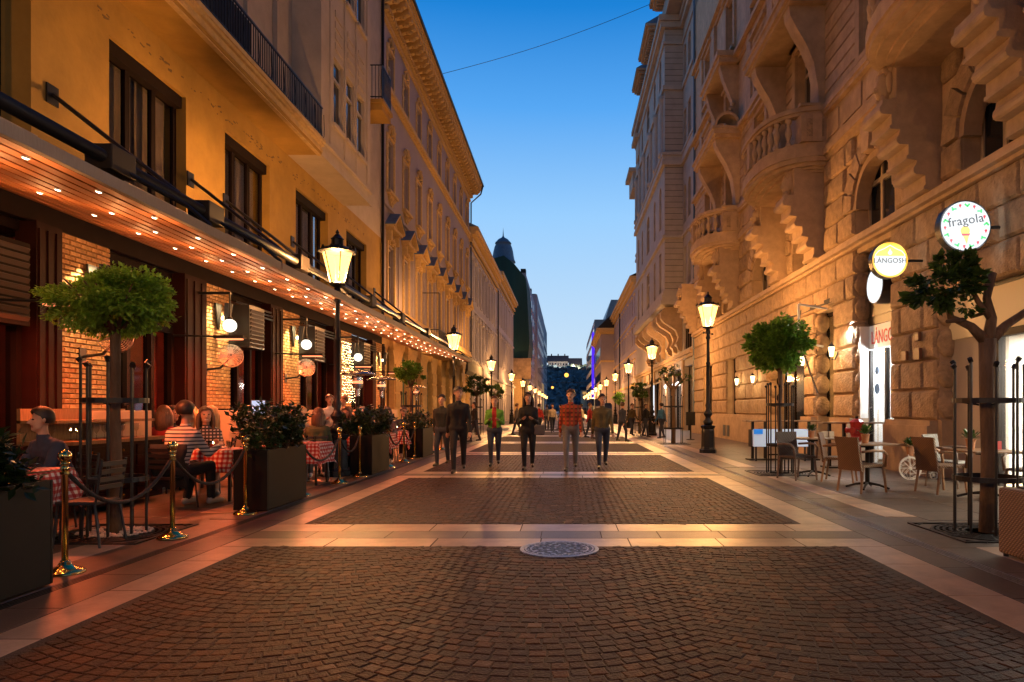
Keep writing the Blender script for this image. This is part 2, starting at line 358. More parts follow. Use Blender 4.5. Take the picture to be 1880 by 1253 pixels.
near = [s_ for s_ in setts if seen(s_[1], s_[0])][:300]; nearset = set(near)
for y, x, a in near:
    k = rnd.randrange(10); o = piece('sett', vmesh[k][sett_col()], (x, y, rnd.uniform(-.002,.002)), street, rz=a+rnd.uniform(-.04,.04), scale=(1, math.cos(a)**.8, 1))
mb = MB()
for s_ in setts:
    if s_ in nearset: continue
    y, x, a = s_; v = variants[rnd.randrange(10)]; mb.cur = sett_col(); ca, sa, kk = math.cos(a), math.sin(a), math.cos(a)**.8; zz = rnd.uniform(-.002,.002)
    mb.add([(x+p[0]*ca-p[1]*kk*sa, y+p[0]*sa+p[1]*kk*ca, p[2]+zz) for p in v.v], v.f)
part('setts', mb, M_cob, street, fix=False, kind='stuff')
mb = MB(); ys = [22.4]+[b for b in BANDS if b > 22.4]+[330]
for a, b in zip([22.4]+[b+.72 for b in BANDS if b > 22.6], [b-.72 for b in BANDS if b > 22.6]+[330]):
    if b > a: mb.box(XL, XR, a, b, -.016, -.002)
part('far_setts', mb, far_setts, street, kind='stuff')
# stone bands: slabs one by one
slab_cache = {}
def slab_mesh(w, d, h, m):
    key = (round(w, 2), round(d, 2), m.name)
    if key not in slab_cache:
        mb = MB(); g = .004; hw, hd = w/2-g, d/2-g; e = .004
        mb.add([(-hw,-hd,0),(hw,-hd,0),(hw,hd,0),(-hw,hd,0),(-hw,-hd,h-e),(hw,-hd,h-e),(hw,hd,h-e),(-hw,hd,h-e),(-hw+e,-hd+e,h),(hw-e,-hd+e,h),(hw-e,hd-e,h),(-hw+e,hd-e,h)],
               [(0,1,5,4),(1,2,6,5),(2,3,7,6),(3,0,4,7),(4,5,9,8),(5,6,10,9),(6,7,11,10),(7,4,8,11),(8,9,10,11)])
        slab_cache[key] = mb.mesh('paving_slab', m, fix=False)
    return slab_cache[key]
nslab = [0]
def slab(x0, x1, y0, y1, m, parent, z=-.016, h=.018, name='paving_slab'):
    o = piece(name, slab_mesh(x1-x0, y1-y0, h, m), ((x0+x1)/2, (y0+y1)/2, z+rnd.uniform(-.0008,.0008)), parent); nslab[0] += 1
def run(a, b, step, j=.15):
    out = [a]
    while out[-1]+step*1.3 < b: out.append(out[-1]+step*(1+rnd.uniform(-j, j)))
    out.append(b); return list(zip(out, out[1:]))
FARY = 26
sides = solo('kerb_band', MB().box(-4.2, 3.85, -5, -4.9, -.05, -.02), M_slabd, kind='structure')
sides.name = 'paving_bands'
for b in BANDS:
    y0 = b-.72
    if y0 > 32: break
    for dy, dd, m in ((0, .47, M_slab), (.47, .46, M_slabd), (.93, .51, M_slab)):
        for xa, xb in run(XL+(-.36 if dy != .47 else -.36), XR+.47, 1.05 if m is M_slab else .8): slab(xa, xb, y0+dy, y0+dy+dd, m, sides)
farb = MB(); fard = MB()
for b in BANDS:
    y0 = b-.72
    if y0 <= 32: continue
    farb.box(XL-.36, XR+.47, y0, y0+.47, -.016, .002); farb.box(XL-.36, XR+.47, y0+.93, y0+1.44, -.016, .002); fard.box(XL-.36, XR+.47, y0+.47, y0+.93, -.016, .002)
# side bands between cross bands
for i, b in enumerate(BANDS):
    ya, yb = b+.72, b+7.4-.72
    for x0, x1, m in ((XL-.37, XL, M_slab), (XR, XR+.47, M_slab)):
        if ya < FARY:
            for a, c in run(max(ya, 2.2), yb, 1.1): slab(x0, x1, a, c, m, sides)
        else: farb.box(x0, x1, ya, yb, -.016, .002)
for x0, x1 in ((-4.22, XL-.37), (XR+.47, 3.86)):
    for a, c in run(2.2, 30, 1.0): slab(x0, x1, a, c, M_slabd, sides)
    fard.box(x0, x1, 30, 330, -.016, .002)
part('far_pale_slabs', farb, M_slab, sides, kind='stuff'); part('far_dark_slabs', fard, M_slabd, sides, kind='stuff')
# slot drains
for nm, x0, x1, lb in (('slot_drain', -4.34, -4.22, 'dark slot drain running along the terrace side of the street'), ('slot_drain', 3.86, 4.0, 'grooved metal slot drain running along the right side of the street')):
    d = thing(nm, lb, 'drain', ((x0+x1)/2, 10, -.02)); mb = MB(); mb.box(x0, x1, 2, 330, -.05, -.012); part('channel', mb, M_black, d)
    for k in range(4):
        xx = x0+.012+(x1-x0-.024)*k/3; part('bar', MB().box(xx-.008, xx+.008, 2, 80, -.012, .004), M_ironm if x0 > 0 else M_iron, d)
# side pavements
pv_r = solo('pavement_right', MB().box(4.0, 4.05, -5, -4.9, -.02, -.012), M_walk, kind='structure'); pv_r.name = 'right_pavement'
pv_l = solo('pavement_left', MB().box(-4.4, -4.35, -5, -4.9, -.02, -.012), M_walk, kind='structure'); pv_l.name = 'left_pavement'
fw = MB(); fp = MB()
GR = [8.3, 15.9, 29.4]   # tree grates on the right
def pav(par, xs, grates):
    for x0, x1, m, st in xs:
        for a, c in run(2.2, 30, st):
            if any(g-.66 < c and g+.66 > a and x1 > gx-.64 and x0 < gx+.64 for gx, g in grates):
                continue
            slab(x0, x1, a, c, m, par, z=-.012, h=.016)
        (fp if m is M_slab else fw).box(x0, x1, 30, 330, -.012, .004)
    for gx, g in grates: pass
pav(pv_r, [(4.0, 4.42, M_walk, 1.0), (4.42, 4.87, M_slab, 1.1), (4.87, 5.9, M_walk, .75), (5.9, 7.0, M_walk, .8), (7.0, 8.6, M_walk, .9)], [(5.12, 8.3), (4.97, 15.9), (4.6, 29.4)])
pav(pv_l, [(-4.85, -4.34, M_walk, 1.0), (-5.3, -4.85, M_slab, 1.1), (-6.3, -5.3, M_walk, .8), (-7.3, -6.3, M_walk, .9), (-8.5, -7.3, M_slab, 1.0)], [(-5.42, 8.2), (-5.42, 23.8)])
part('far_paving', fw, M_walk, pv_r, kind='stuff'); part('far_pale_paving', fp, M_slab, pv_r, kind='stuff')
for x in (5.12, 4.97, 4.6): pass
fill = MB()
for gx, g in ((5.12, 8.3), (4.97, 15.9), (4.6, 29.4)): fill.box(4.0, 7.0, g-1.9, g+1.9, -.012, -.003)
part('fill_paving', fill, M_walk, pv_r)
fill = MB()
for gx, g in ((-5.42, 8.2), (-5.42, 23.8)): fill.box(-7.3, -4.34, g-1.9, g+1.9, -.012, -.003)
part('fill_paving', fill, M_walk, pv_l)
# manhole cover
mh = thing('manhole_cover', 'round ornate metal manhole cover between the setts and the pale band', 'manhole cover', (-.075, 7.27, 0))
part('rim', MB().lathe([(.42,-.01),(.42,.010),(.385,.012),(.375,.006),(.375,-.01)], (-.075,7.27,.004), 40), M_ironm, mh, smooth=False)
part('plate', MB().lathe([(.0,.004),(.36,.004),(.36,-.01)], (-.075,7.27,.004), 36), M_iron, mh)
mb = MB()
for rr, n, s_ in ((.335, 30, .016), (.27, 14, .03), (.20, 12, .03), (.13, 7, .03), (.055, 5, .02)):
    for k in range(n):
        a = 2*PI*k/n; mb.obox((-.075+rr*math.cos(a), 7.27+rr*math.sin(a), .012), (s_*1.4, s_*(.9 if k % 2 else 1.5), .010), Euler((0,0,a)))
for rr in (.305, .36): mb.lathe([(rr-.008,.006),(rr-.008,.016),(rr+.008,.016),(rr+.008,.006)], (-.075,7.27,0), 40)
part('relief', mb, M_ironm, mh)
# ---------------- window kit (faces +X at local origin = bottom centre of the opening) ----------------
def win_set(w, h, sash=M_wframe, glass=M_gdark, mull=1, trans=.7, curtain=False, depth=.18, fr=.07):
    f = MB(); f.box(-depth, -depth+.07, -w/2, -w/2+fr, 0, h); f.box(-depth, -depth+.07, w/2-fr, w/2, 0, h); f.box(-depth, -depth+.07, -w/2+fr, w/2-fr, h-fr, h); f.box(-depth, -depth+.07, -w/2+fr, w/2-fr, 0, fr)
    for k in range(mull): y = -w/2+w*(k+1)/(mull+1); f.box(-depth-.003, -depth+.08, y-fr*.6, y+fr*.6, fr, h-fr)
    if trans: f.box(-depth-.005, -depth+.10, -w/2+fr, w/2-fr, h*trans-fr*.6, h*trans+fr*.6)
    r = {'frame': f.mesh('window', sash), 'panes': []}
    zs = [(fr, h*trans-fr*.6), (h*trans+fr*.6, h-fr)] if trans else [(fr, h-fr)]
    for z0, z1 in zs:
        for k in range(mull+1):
            ya, yb = -w/2+w*k/(mull+1)+fr*.6, -w/2+w*(k+1)/(mull+1)-fr*.6
            r['panes'].append(MB().box(-depth+.025, -depth+.035, ya, yb, z0, z1).mesh('pane', glass))
    if curtain:
        c = MB()
        for sgn in (-1, 1):
            pts = 14; ww = w*.43
            vs = []; 
            for k in range(pts+1):
                y = sgn*(w/2-fr)-sgn*ww*k/pts; x = -depth-.12+.035*math.sin(k*1.9)
                vs += [(x, y, .05), (x, y, h-.05)]
            c.add(vs, [(2*k, 2*k+2, 2*k+3, 2*k+1) for k in range(pts)])
        r['curtain'] = c.mesh('curtain', M_curt, smooth=True)
    return r
def put_window(ws, x, y, z, parent, right=False):
    rz = PI if right else 0
    o = piece('window', ws['frame'], (x, y, z), parent, rz=rz)
    def sub(nm, me):
        c = bpy.data.objects.new(nm, me); COL.objects.link(c); c.parent = o; return c
    for p in ws['panes']: sub('pane', p)
    if 'curtain' in ws: sub('curtain', ws['curtain'])
    if 'back' in ws: sub('blind', ws['back'])
    return o
def wallbox(mb, xf, xb, spans, holes):
    for a, b, c, d in cuts(spans, holes): mb.box(xf, xb, a, b, c, d)
def arch_fill(mb, xf, xb, yc, w, zs, top, n=10, rise=None):
    """masonry between a square-headed hole (to z=top) and a round arch springing at zs"""
    r = w/2; rise = rise or r
    pl = [(yc-r, top)]+[(yc-r*math.cos(PI*k/(2*n)), zs+rise*math.sin(PI*k/(2*n))) for k in range(n+1)]+[(yc, top)]
    mb.prism(pl, 'x', xf, xb); mb.prism([(2*yc-a, b) for a, b in pl], 'x', xf, xb)

# ================= LEFT: cream apartment building with the restaurant =================
A = thing('apartment_building', 'yellow plastered apartment house above the restaurant awning, with a long iron balcony', 'building', (-8.6, 17, 0))
WX = -8.0
wy = [(7.0,10.2), (11.94,14.36), (15.99,18.4), (20.17,22.9), (24.8,27.3)]
gb = [(4.5,10.15), (11.9,14.1), (16.15,18.2), (20.35,23.1), (25.25,28.15)]       # shop bays
holes = [(a, b, 5.6, 8.05) for a, b in wy]
mb = MB(); wallbox(mb, WX, WX-.45, (3, 29.5, 4.75, 8.85), holes)
part('wall', mb, M_cream, A)
mb = MB(); up = []
for z in (10.2, 14.55, 18.5): up += [(6.5,7.6,z-.9,z+1.9), (11.5,12.6,z-.9,z+1.9), (15.2,16.4,z-.9,z+1.9)]
wallbox(mb, WX, WX-.45, (3, 29.5, 8.85, 27), up)
part('wall', mb, M_creamg, A)
wsA = win_set(2.42, 2.45, M_frame, M_glass, mull=2, trans=0, curtain=True, depth=.28, fr=.11)
for a, b in wy:
    put_window(wsA, WX, (a+b)/2, 5.6, A); 
    if b-a > 2.5 and a > 8: pass
    part('window_sill', MB().box(WX-.3, WX+.06, a-.05, b+.05, 5.52, 5.6), M_creamg, A)
    part('blind_box', MB().box(WX-.3, WX-.08, a+.02, b-.02, 7.8, 8.045), M_frame, A)
wsb = win_set(1.1, 2.8, M_wframe, M_gdark, 1, .7)
for h in up: put_window(wsb, WX, (h[0]+h[1])/2, h[2], A)
part('dark_rooms', MB().box(-11.5, -11.4, 3, 29.5, 0, 27), M_black, A)
part('room_floor', MB().box(-11.4, -8.46, 3, 29.5, 4.7, 4.8), M_black, A)
# stains under the balcony are a rough joint line in the plaster
mb = MB()
for k in range(170):
    y = rnd.uniform(5, 27); z = 8.38+rnd.gauss(0, .05)+(.03*math.sin(y*3)); s_ = rnd.uniform(.02, .06); mb.obox((WX+.002, y, z), (.006, s_*rnd.uniform(1, 3), s_*.6), Euler((rnd.uniform(-.4,.4),0,0)))
part('flaked_plaster', mb, mat('flaked_plaster', (.16,.10,.05), rough=1), A, kind='stuff')
# balcony
BX = -7.04
part('balcony_slab', MB().box(BX+.02, WX, 3, 19.6, 8.79, 8.9), M_cream, A)
mb = MB()
for dx, z0, z1 in ((.0,8.76,8.86), (.05,8.86,8.93), (.02,8.93,9.02), (.09,9.02,9.10), (.13,9.10,9.2)): mb.box(BX+dx, BX-.1, 3, 19.6, z0, z1)
part('balcony_moulding', mb, M_bBo, A)
rail = part('balcony_railing', MB().box(BX+.03, BX+.07, 3, 19.55, 10.08, 10.12).box(BX+.03, BX+.06, 3, 19.55, 9.3, 9.325), M_black, A)
bar1 = MB().box(-.009, .009, -.009, .009, 0, .88).mesh('baluster', M_black)
for k in range(128):
    y = 19.5-k*.115; piece('baluster', bar1, (BX+.05, y, 9.2), rail)
    if k % 6 == 0: part('scroll', MB().tube([(BX+.10, y+.02, 9.9), (BX+.12, y+.02, 9.45), (BX+.10, y+.05, 9.3), (BX+.06, y+.10, 9.27)], .01, 5), M_black, rail)
bl = MB(); bl.box(BX+.0, BX+.02, 9.5, 15.2, 9.28, 10.06); part('dark_screen', bl, M_char, A)
# oriel
oy0, oy1 = 19.6, 24.5
ow = [(20.65,21.5), (21.84,22.65), (22.97,23.8)]
oh = [(a, b, z, z+2.05) for a, b in ow for z in (10.14, 14.5, 18.7)]
mb = MB(); wallbox(mb, BX, BX-.3, (oy0, oy1, 8.79, 27), oh); mb.box(BX-.3, WX, oy0, oy0+.25, 8.79, 27); mb.box(BX-.3, WX, oy1-.25, oy1, 8.79, 27); mb.box(BX-.3, WX, oy0+.25, oy1-.25, 8.79, 9.0)
orl = part('oriel', mb, M_creamg, A)
mb = MB(); mb.box(BX, BX+.05, oy0-.02, oy1+.03, 8.76, 8.95); mb.box(BX, BX+.08, oy0-.02, oy1+.05, 9.2, 9.3)
for a in (20.3, 21.62, 22.8, 24.05): mb.box(BX, BX+.035, a-.03, a+.03, 9.3, 27)
for a, b in ow:
    for z in (10.14, 14.5, 18.7):
        mb.box(BX, BX+.08, a-.08, b+.08, z-.12, z)
        for q in range(4): mb.box(BX, BX+.03, a+.1, b-.1, z+2.3+q*.33, z+2.5+q*.33)
part('oriel_trim', mb, M_creamg, orl)
wso = win_set(.84, 2.05, M_wframe, M_gdark, 0, .7, depth=.15)
for a, b in ow:
    for z in (10.14, 14.5, 18.7): put_window(wso, BX, (a+b)/2, z, A)
part('pilaster', MB().box(WX, WX+.12, 18.6, 19.6, 9.2, 27), M_creamg, A); part('pilaster', MB().box(WX, WX+.1, 16.9, 17.9, 9.2, 27), M_creamg, A)
# little balcony beyond the oriel
lb = part('small_balcony', MB().box(-7.0, WX, 25.9, 27.2, 12.85, 13.1).box(-6.93, WX, 25.85, 27.25, 13.1, 13.25), M_cream, A)
mb = MB()
for z in (13.35, 14.55): mb.box(-7.02, -6.98, 25.95, 27.2, z, z+.03); mb.box(-7.0, WX, 25.93, 25.96, z, z+.03)
for k in range(12): mb.box(-7.01, -6.99, 25.95+k*.11, 25.97+k*.11, 13.25, 14.55)
for k in range(8): y = -7.0-k*.13; mb.box(y-.01, y+.01, 25.93, 25.95, 13.25, 14.55)
part('railing', mb, M_black, lb)
part('drain_pipe', MB().cyl((WX+.08, 29.45, 4.8), (WX+.08, 29.45, 27), .06), M_char, A)
# ---- shop front ----
mb = MB()
mb.box(WX-.1, WX+.03, 3, 29.5, 4.3, 4.75)
part('shopfront_beam', mb, M_frame, A)
for a, b in ((10.15,10.67), (14.1,14.95), (18.2,18.98), (23.1,23.85), (27.75,28.2), (29.4,29.6)):
    mb = MB(); mb.box(WX-.2, WX+.12, a, b, 0, 4.3); n = 3
    for k in range(n): y = a+(b-a)*(k+.5)/n; mb.box(WX+.12, WX+.145, y-(b-a)*.1, y+(b-a)*.1, .3, 4.2)
    part('timber_pilaster', mb, M_maroon, A)
M_inwall = mat('red_room_wall', (.25,.05,.03), rough=.8, var=.3)
for i, (a, b) in enumerate(gb):
    bay = part('shop_bay', MB().box(WX-.25, WX-.12, a, b, 3.05, 3.2), M_frame, A); part('threshold', MB().box(WX-.25, WX-.12, a, b, 0, .12), M_frame, bay); part('head_rail', MB().box(WX-.22, WX-.14, a, b, 4.15, 4.3), M_frame, bay)
    n = 5 if b-a > 5 else 3
    if b-a > 5: b0 = 7
    for k in range(n+1):
        y = a+(b-a)*k/n; y = min(max(y, a+.05), b-.05); part('door_post', MB().box(WX-.26, WX-.10, y-.05, y+.05, .12, 3.05), M_frame, bay)
    for k in range(n):
        ya, yb = a+(b-a)*k/n+.05, a+(b-a)*(k+1)/n-.05; part('door_glass', MB().box(WX-.19, WX-.18, ya, yb, .12, 3.05), M_glass, bay)
        part('fanlight', MB().box(WX-.19, WX-.18, ya, yb, 3.2, 4.15), M_glass, bay)
        part('door_rail', MB().box(WX-.22, WX-.15, ya, yb, .12, .5), M_maroon, bay)
    # room
    r = MB(); r.box(WX-3.2, WX-3.1, a-.6, b+.6, 0, 4.2); r.box(WX-3.1, WX-.5, a-.7, a-.6, 0, 4.2); r.box(WX-3.1, WX-.5, b+.6, b+.7, 0, 4.2); part('room_wall', r, M_inwall, bay)
    part('room_ceiling', MB().box(WX-3.1, WX-.45, a-.6, b+.6, 4.25, 4.3), M_maroon, bay)
    s_ = MB()
    for z in (.9, 1.5, 2.1, 2.7): s_.box(WX-3.08, WX-2.8, a, b, z, z+.04)
    part('back_shelf', s_, M_wood, bay)
    s_ = MB()
    for q in range(26):
        y = rnd.uniform(a+.1, b-.1); z = rnd.choice((.94, 1.54, 2.14)); s_.lathe([(.04,0),(.045,.2),(.015,.26),(.015,.34)], (WX-2.9, y, z), 6)
    part('bottle_row', s_, mat('amber_bottle', (.2,.09,.03), rough=.15), bay, kind='stuff')
    for q in range(2):
        y = a+(b-a)*(.3+.4*q); part('pendant_lamp', MB().ball((WX-1.6, y, 3.0), .13, 8, 6).cyl((WX-1.6, y, 3.1), (WX-1.6, y, 4.2), .01), glow('pendant_glow', (1,.5,.2), 5) if 'pendant_glow' not in MATS else MATS['pendant_glow'], bay)
    light('POINT', (WX-1.5, (a+b)/2, 2.6), 45, (1, .20, .08), size=.2)
    part('curtain', MB().box(WX-.5, WX-.42, b-.45, b-.05, .1, 3.0), mat('red_curtain', (.3,.02,.015), rough=.9, var=.3, vscale=9, stretch=(1,6,.1)), bay)
# brick piers, each brick on its own on the near ones
bc = {}
def brick_mesh(l):
    k = round(l, 2)
    if k not in bc:
        bc[k] = []
        for q in range(3):
            mb = MB(); hw = l/2-.006; e = .008; j = [rnd.uniform(-.004,.004) for _ in range(4)]
            mb.add([(0,-hw,-.036),(0,hw,-.036),(0,hw,.036),(0,-hw,.036),(.03+j[0],-hw+e,-.036+e),(.03+j[1],hw-e,-.036+e),(.03+j[2],hw-e,.036-e),(.03+j[3],-hw+e,.036-e)],
                   [(0,1,5,4),(1,2,6,5),(2,3,7,6),(3,0,4,7),(4,5,6,7)]); bc[k].append(mb)
    return bc[k]
bmesh_c = {}
piers = [(10.67,11.9), (14.95,16.15), (18.98,20.35), (23.85,25.25), (28.2,29.4)]
plab = ['wide ochre brick pier behind the round-crowned tree', 'ochre brick pier between the first and second globe lamps with a wall fan', 'ochre brick pier between the second globe lamp and the street lamp', 'ochre brick pier hung with fairy lights', 'narrow ochre brick pier at the far end of the restaurant front']
for i, (a, b) in enumerate(piers):
    bp = thing('brick_pier', plab[i], 'brick pier', (WX, (a+b)/2, 0), group='brick piers along the restaurant front')
    part('mortar', MB().box(WX-.3, WX+.02, a, b, 1.5, 4.3), M_mort2, bp)
    far = MB()
    for r in range(34):
        z = 1.54+r*.082; off = .125*(r % 2); y = a-off
        while y < b-.03:
            y0, y1 = max(y, a), min(y+.25, b); y += .25
            if y1-y0 < .06: continue
            l = y1-y0; ms = brick_mesh(l); q = rnd.randrange(3)
            if i < 3:
                k = (round(l, 2), q)
                if k not in bmesh_c: bmesh_c[k] = ms[q].mesh('brick', M_brick, fix=False)
                piece('brick', bmesh_c[k], (WX+.02+rnd.uniform(0,.008), (y0+y1)/2, z), bp)
            else: far.add([(p[0]+WX+.02+rnd.uniform(0,.008), p[1]+(y0+y1)/2, p[2]+z) for p in ms[q].v], ms[q].f)
    if far.v: part('bricks', far, M_brick, bp, kind='stuff', fix=False)
    part('stone_base', MB().box(WX-.3, WX+.7, a-.15, b+.12, 0, 1.47), M_plinth, bp, bevel=.01)
# tube awning
AW = thing('restaurant_awning', 'long sloping restaurant awning with cedar slat soffit and rows of downlights', 'awning', (-6.5, 20, 4.2))
def soz(x): return 3.92+(abs(x)-5)*.2267
seg = [(4.5,11.9), (11.9,18.7), (18.7,25.5), (25.5,35.8)]
for y0, y1 in seg:
    g = .04
    part('fascia', MB().box(-5.02, -4.96, y0+g, y1-g, 3.92, 4.05), M_fascia, AW)
    part('roof_fabric', MB().add([(-5.0,y0+g,4.06),(-5.0,y1-g,4.06),(-8.0,y1-g,4.78),(-8.0,y0+g,4.78),(-5.0,y0+g,4.03),(-5.0,y1-g,4.03),(-8.0,y1-g,4.74),(-8.0,y0+g,4.74)], [(0,1,2,3),(4,7,6,5),(0,4,5,1),(1,5,6,2),(2,6,7,3),(3,7,4,0)]), M_black, AW)
    for k in range(10):
        x = -5.17-k*.29
        if x < -7.96: break
        s_ = MB(); a = Vector((x, 0, soz(x)+.02)); th = math.atan(.2267); s_.obox((x, (y0+y1)/2, soz(x)+.02), (.225, y1-y0-2*g, .035), Euler((0, th, 0))); part('slat', s_, M_slat, AW)
    s_ = MB(); s_.obox((-6.5, (y0+y1)/2, soz(-6.5)+.08), (3.0, y1-y0-2*g, .02), Euler((0, math.atan(.2267), 0))); part('soffit_board', s_, M_black, AW)
dl_m = MB().lathe([(0,.004),(.02,.010),(.031,.0)], (0,0,0), 12).mesh('downlight', G_down); dr_m = MB().lathe([(.031,.001),(.040,.003),(.042,-.02)], (0,0,0), 12, cap=False).mesh('ring', M_white)
nd = 0
for x, y0, st in ((-5.38, 5.73, 1.06), (-6.26, 5.4, 1.0), (-6.96, 5.9, 1.04)):
    y = y0
    while y < 35.5:
        o = bpy.data.objects.new('downlight', dl_m); COL.objects.link(o); o.parent = AW; o.location = Vector((x, y, soz(x)-.012))-ORG[AW.name]; o.rotation_euler = (0, math.atan(.2267)+PI, 0)
        r_ = bpy.data.objects.new('ring', dr_m); COL.objects.link(r_); r_.parent = o
        nd += 1
        if nd % 2 == 0: light('POINT', (x, y, soz(x)-.30), 13, (1, .42, .14), size=.06)
        y += st
part('support_tube', MB().cyl((-6.0, 4, 4.77), (-6.0, 35.6, 4.77), .085, n=12), M_black, AW, smooth=True)
for y in (8.8, 11.2, 15.1, 20.6, 24.4, 29.0, 34.5):
    part('motor_box', MB().box(-6.22, -5.86, y, y+.5, 4.6, 4.93), M_char, AW, bevel=.015)
    part('valance_arm', MB().tube([(-5.95, y+.3, 4.7), (-5.4, y+.9, 4.4), (-5.05, y+.9, 4.1)], .03, 6), M_black, AW)
for y in (10.6, 14.5, 16.0, 19.9, 24.2, 28.4):
    part('tie_rod', MB().cyl((WX+.03, y, 6.37), (-6.02, y, 4.85), .035, n=8), M_black, AW)
    part('bracket_plate', MB().box(WX+.003, WX+.03, y-.12, y+.12, 6.22, 6.52), M_black, AW)
# ================= LEFT: long rose building with pediments =================
def bldg(name, label, loc): return thing(name, label, 'building', loc)
B = bldg('apartment_building', 'long ornate town house with pedimented windows and a deep bracketed cornice, left side', (-9, 43, 0))
bx = -8.0; by0, by1 = 29.62, 56.3; cyb = [31.0+2.95*i for i in range(9)]
hs = [(c-.5, c+.5, z0, z1) for c in cyb for z0, z1 in ((6.25,8.8), (11.3,13.6), (15.95,17.6))]
gd = [(c-.75, c+.75, 0 if i % 2 else .7, 3.6) for i, c in enumerate(cyb)]
mb = MB(); wallbox(mb, bx, bx-.45, (by0, by1, 5.8, 18.9), hs); part('wall', mb, M_bB, B)
mb = MB(); wallbox(mb, bx, bx-.45, (by0, by1, 0, 5.8), [(a, b, c, 4.35) for a, b, c, d in gd])
for a, b, c, d in gd: arch_fill(mb, bx, bx-.45, (a+b)/2, b-a, 3.6, 4.35)
part('ground_floor_wall', mb, M_bBo, B)
for k, z in enumerate([.9, 1.6, 2.3, 3.0, 4.6, 5.2]):
    for a, b, c, d in cuts((by0, by1, z, z+.60), [(p-.1, q+.1, r, 4.5) for p, q, r, s_ in gd]): 
        if b-a > .2: part('stone_course', MB().box(bx, bx+.05, a, b, c, d), M_bBo, B)
ws1 = win_set(1.0, 2.55, M_wframe, M_gdark, 1, .68, depth=.2, fr=.06); ws2 = win_set(1.0, 2.3, M_wframe, M_gdark, 1, .68, depth=.2, fr=.06); ws3 = win_set(1.0, 1.65, M_wframe, M_gdark, 1, .68, depth=.2, fr=.06)
gtd = MB()
M_teal = mat('teal_door', (.03,.12,.11), rough=.5)
orn = MB()      # ornament above a window, origin at its foot
def blob(mb, s): 
    for k in range(9): mb.ball((.06+rnd.uniform(0,.06), rnd.uniform(-.42,.42)*s, rnd.uniform(.05,.7)*s), (rnd.uniform(.06,.11), rnd.uniform(.06,.13), rnd.uniform(.06,.14)), 6, 4)
    mb.ball((.12, 0, .35*s), (.12, .16, .24), 8, 5); mb.tube([(.06,-.5,.0),(.1,-.45,.25),(.08,-.25,.42)], .05, 5); mb.tube([(.06,.5,.0),(.1,.45,.25),(.08,.25,.42)], .05, 5)
blob(orn, 1.0); m_orn = orn.mesh('ornament', M_bBo)
fr_ = MB(); 
for sgn in (-1, 1): fr_.box(0, .07, sgn*.62-.09, sgn*.62+.09, -.05, 2.65)
fr_.box(0, .07, -.71, .71, 2.65, 2.8); m_fr = fr_.mesh('surround', M_bBo)
f2 = MB()
for sgn in (-1, 1): f2.box(0, .06, sgn*.62-.09, sgn*.62+.09, -.05, 2.4)
f2.box(0, .06, -.71, .71, 2.4, 2.5); f2.box(0, .22, -.75, .75, -.17, -.05); f2.prism([(-.5,-.17),(.5,-.17),(.25,-.5),(0,-.72),(-.25,-.5)], 'x', 0, .1)
for k in range(5): f2.ball((.1, -.4+.2*k, -.28-.1*(2-abs(k-2))), .09, 6, 4)
m_f2 = f2.mesh('surround', M_bBo)
f3 = MB()
for sgn in (-1, 1): f3.box(0, .05, sgn*.6-.08, sgn*.6+.08, -.05, 1.72)
f3.box(0, .06, -.68, .68, 1.72, 1.85); m_f3 = f3.mesh('surround', M_bBo)
pd = MB(); pd.box(0, .38, -.85, .85, 0, .12); pd.prism([(-.85,.12),(.85,.12),(0,.72)], 'x', 0, .2); 
pd.box(0, .25, -.72, -.55, -.45, 0); pd.box(0, .25, .55, .72, -.45, 0); m_pd = pd.mesh('pediment', M_bBo)
pr = MB(); pr.prism([(-.92,.10),(0,.76),(0,.86),(-.95,.19)], 'x', 0, .46); pr.prism([(.92,.10),(0,.76),(0,.86),(.95,.19)], 'x', 0, .46); m_pr = pr.mesh('pediment_roof', M_bBo)
pt_ = MB(); pt_.prism([(-.96,.195),(0,.865),(0,.90),(-.98,.22)], 'x', 0, .48); pt_.prism([(.96,.195),(0,.865),(0,.90),(.98,.22)], 'x', 0, .48); m_pt = pt_.mesh('lead_flashing', M_copper)
for i, c in enumerate(cyb):
    put_window(ws1, bx, c, 6.25, B); piece('surround', m_fr, (bx, c, 6.25), B); piece('ornament', m_orn, (bx, c, 8.86), B, scale=(1,1,.55))
    q = piece('pediment', m_pd, (bx, c, 9.45), B)
    for nm, me in (('pediment_roof', m_pr), ('lead_flashing', m_pt)):
        o = bpy.data.objects.new(nm, me); COL.objects.link(o); o.parent = q
    put_window(ws2, bx, c, 11.3, B); piece('surround', m_f2, (bx, c, 11.3), B); piece('ornament', m_orn, (bx, c, 13.75), B, scale=(1,1,.95))
    put_window(ws3, bx, c, 15.95, B); piece('surround', m_f3, (bx, c, 15.95), B); piece('ornament', m_orn, (bx, c, 17.75), B, scale=(.8,.9,.8))
    a, b, z0, z1 = gd[i]; part('arched_door' if i % 2 else 'arched_window', MB().box(bx-.35, bx-.25, a, b, z0, 4.3), M_teal if i % 2 else M_gdark, B)
    part('keystone', MB().prism([(c-.12,4.2),(c+.12,4.2),(c+.22,4.8),(c-.22,4.8)], 'x', bx, bx+.18), M_bBo, B)
for c in [c+1.475 for c in cyb[:-1]]+[29.75, 56.1]:
    part('pilaster_strip', MB().box(bx, bx+.06, c-.14, c+.14, 6.25, 10.4), M_bB, B)
mb = MB()
for dx, a, b in ((.22,5.75,5.95), (.14,5.95,6.15)): mb.box(bx, bx+dx, by0, by1, a, b)
part('belt_course', mb, M_bBo, B)
mb = MB()
for dx, a, b in ((.10,15.45,15.6), (.22,15.6,15.78), (.15,15.78,15.92)): mb.box(bx, bx+dx, by0, by1, a, b)
part('belt_course', mb, M_bBo, B)
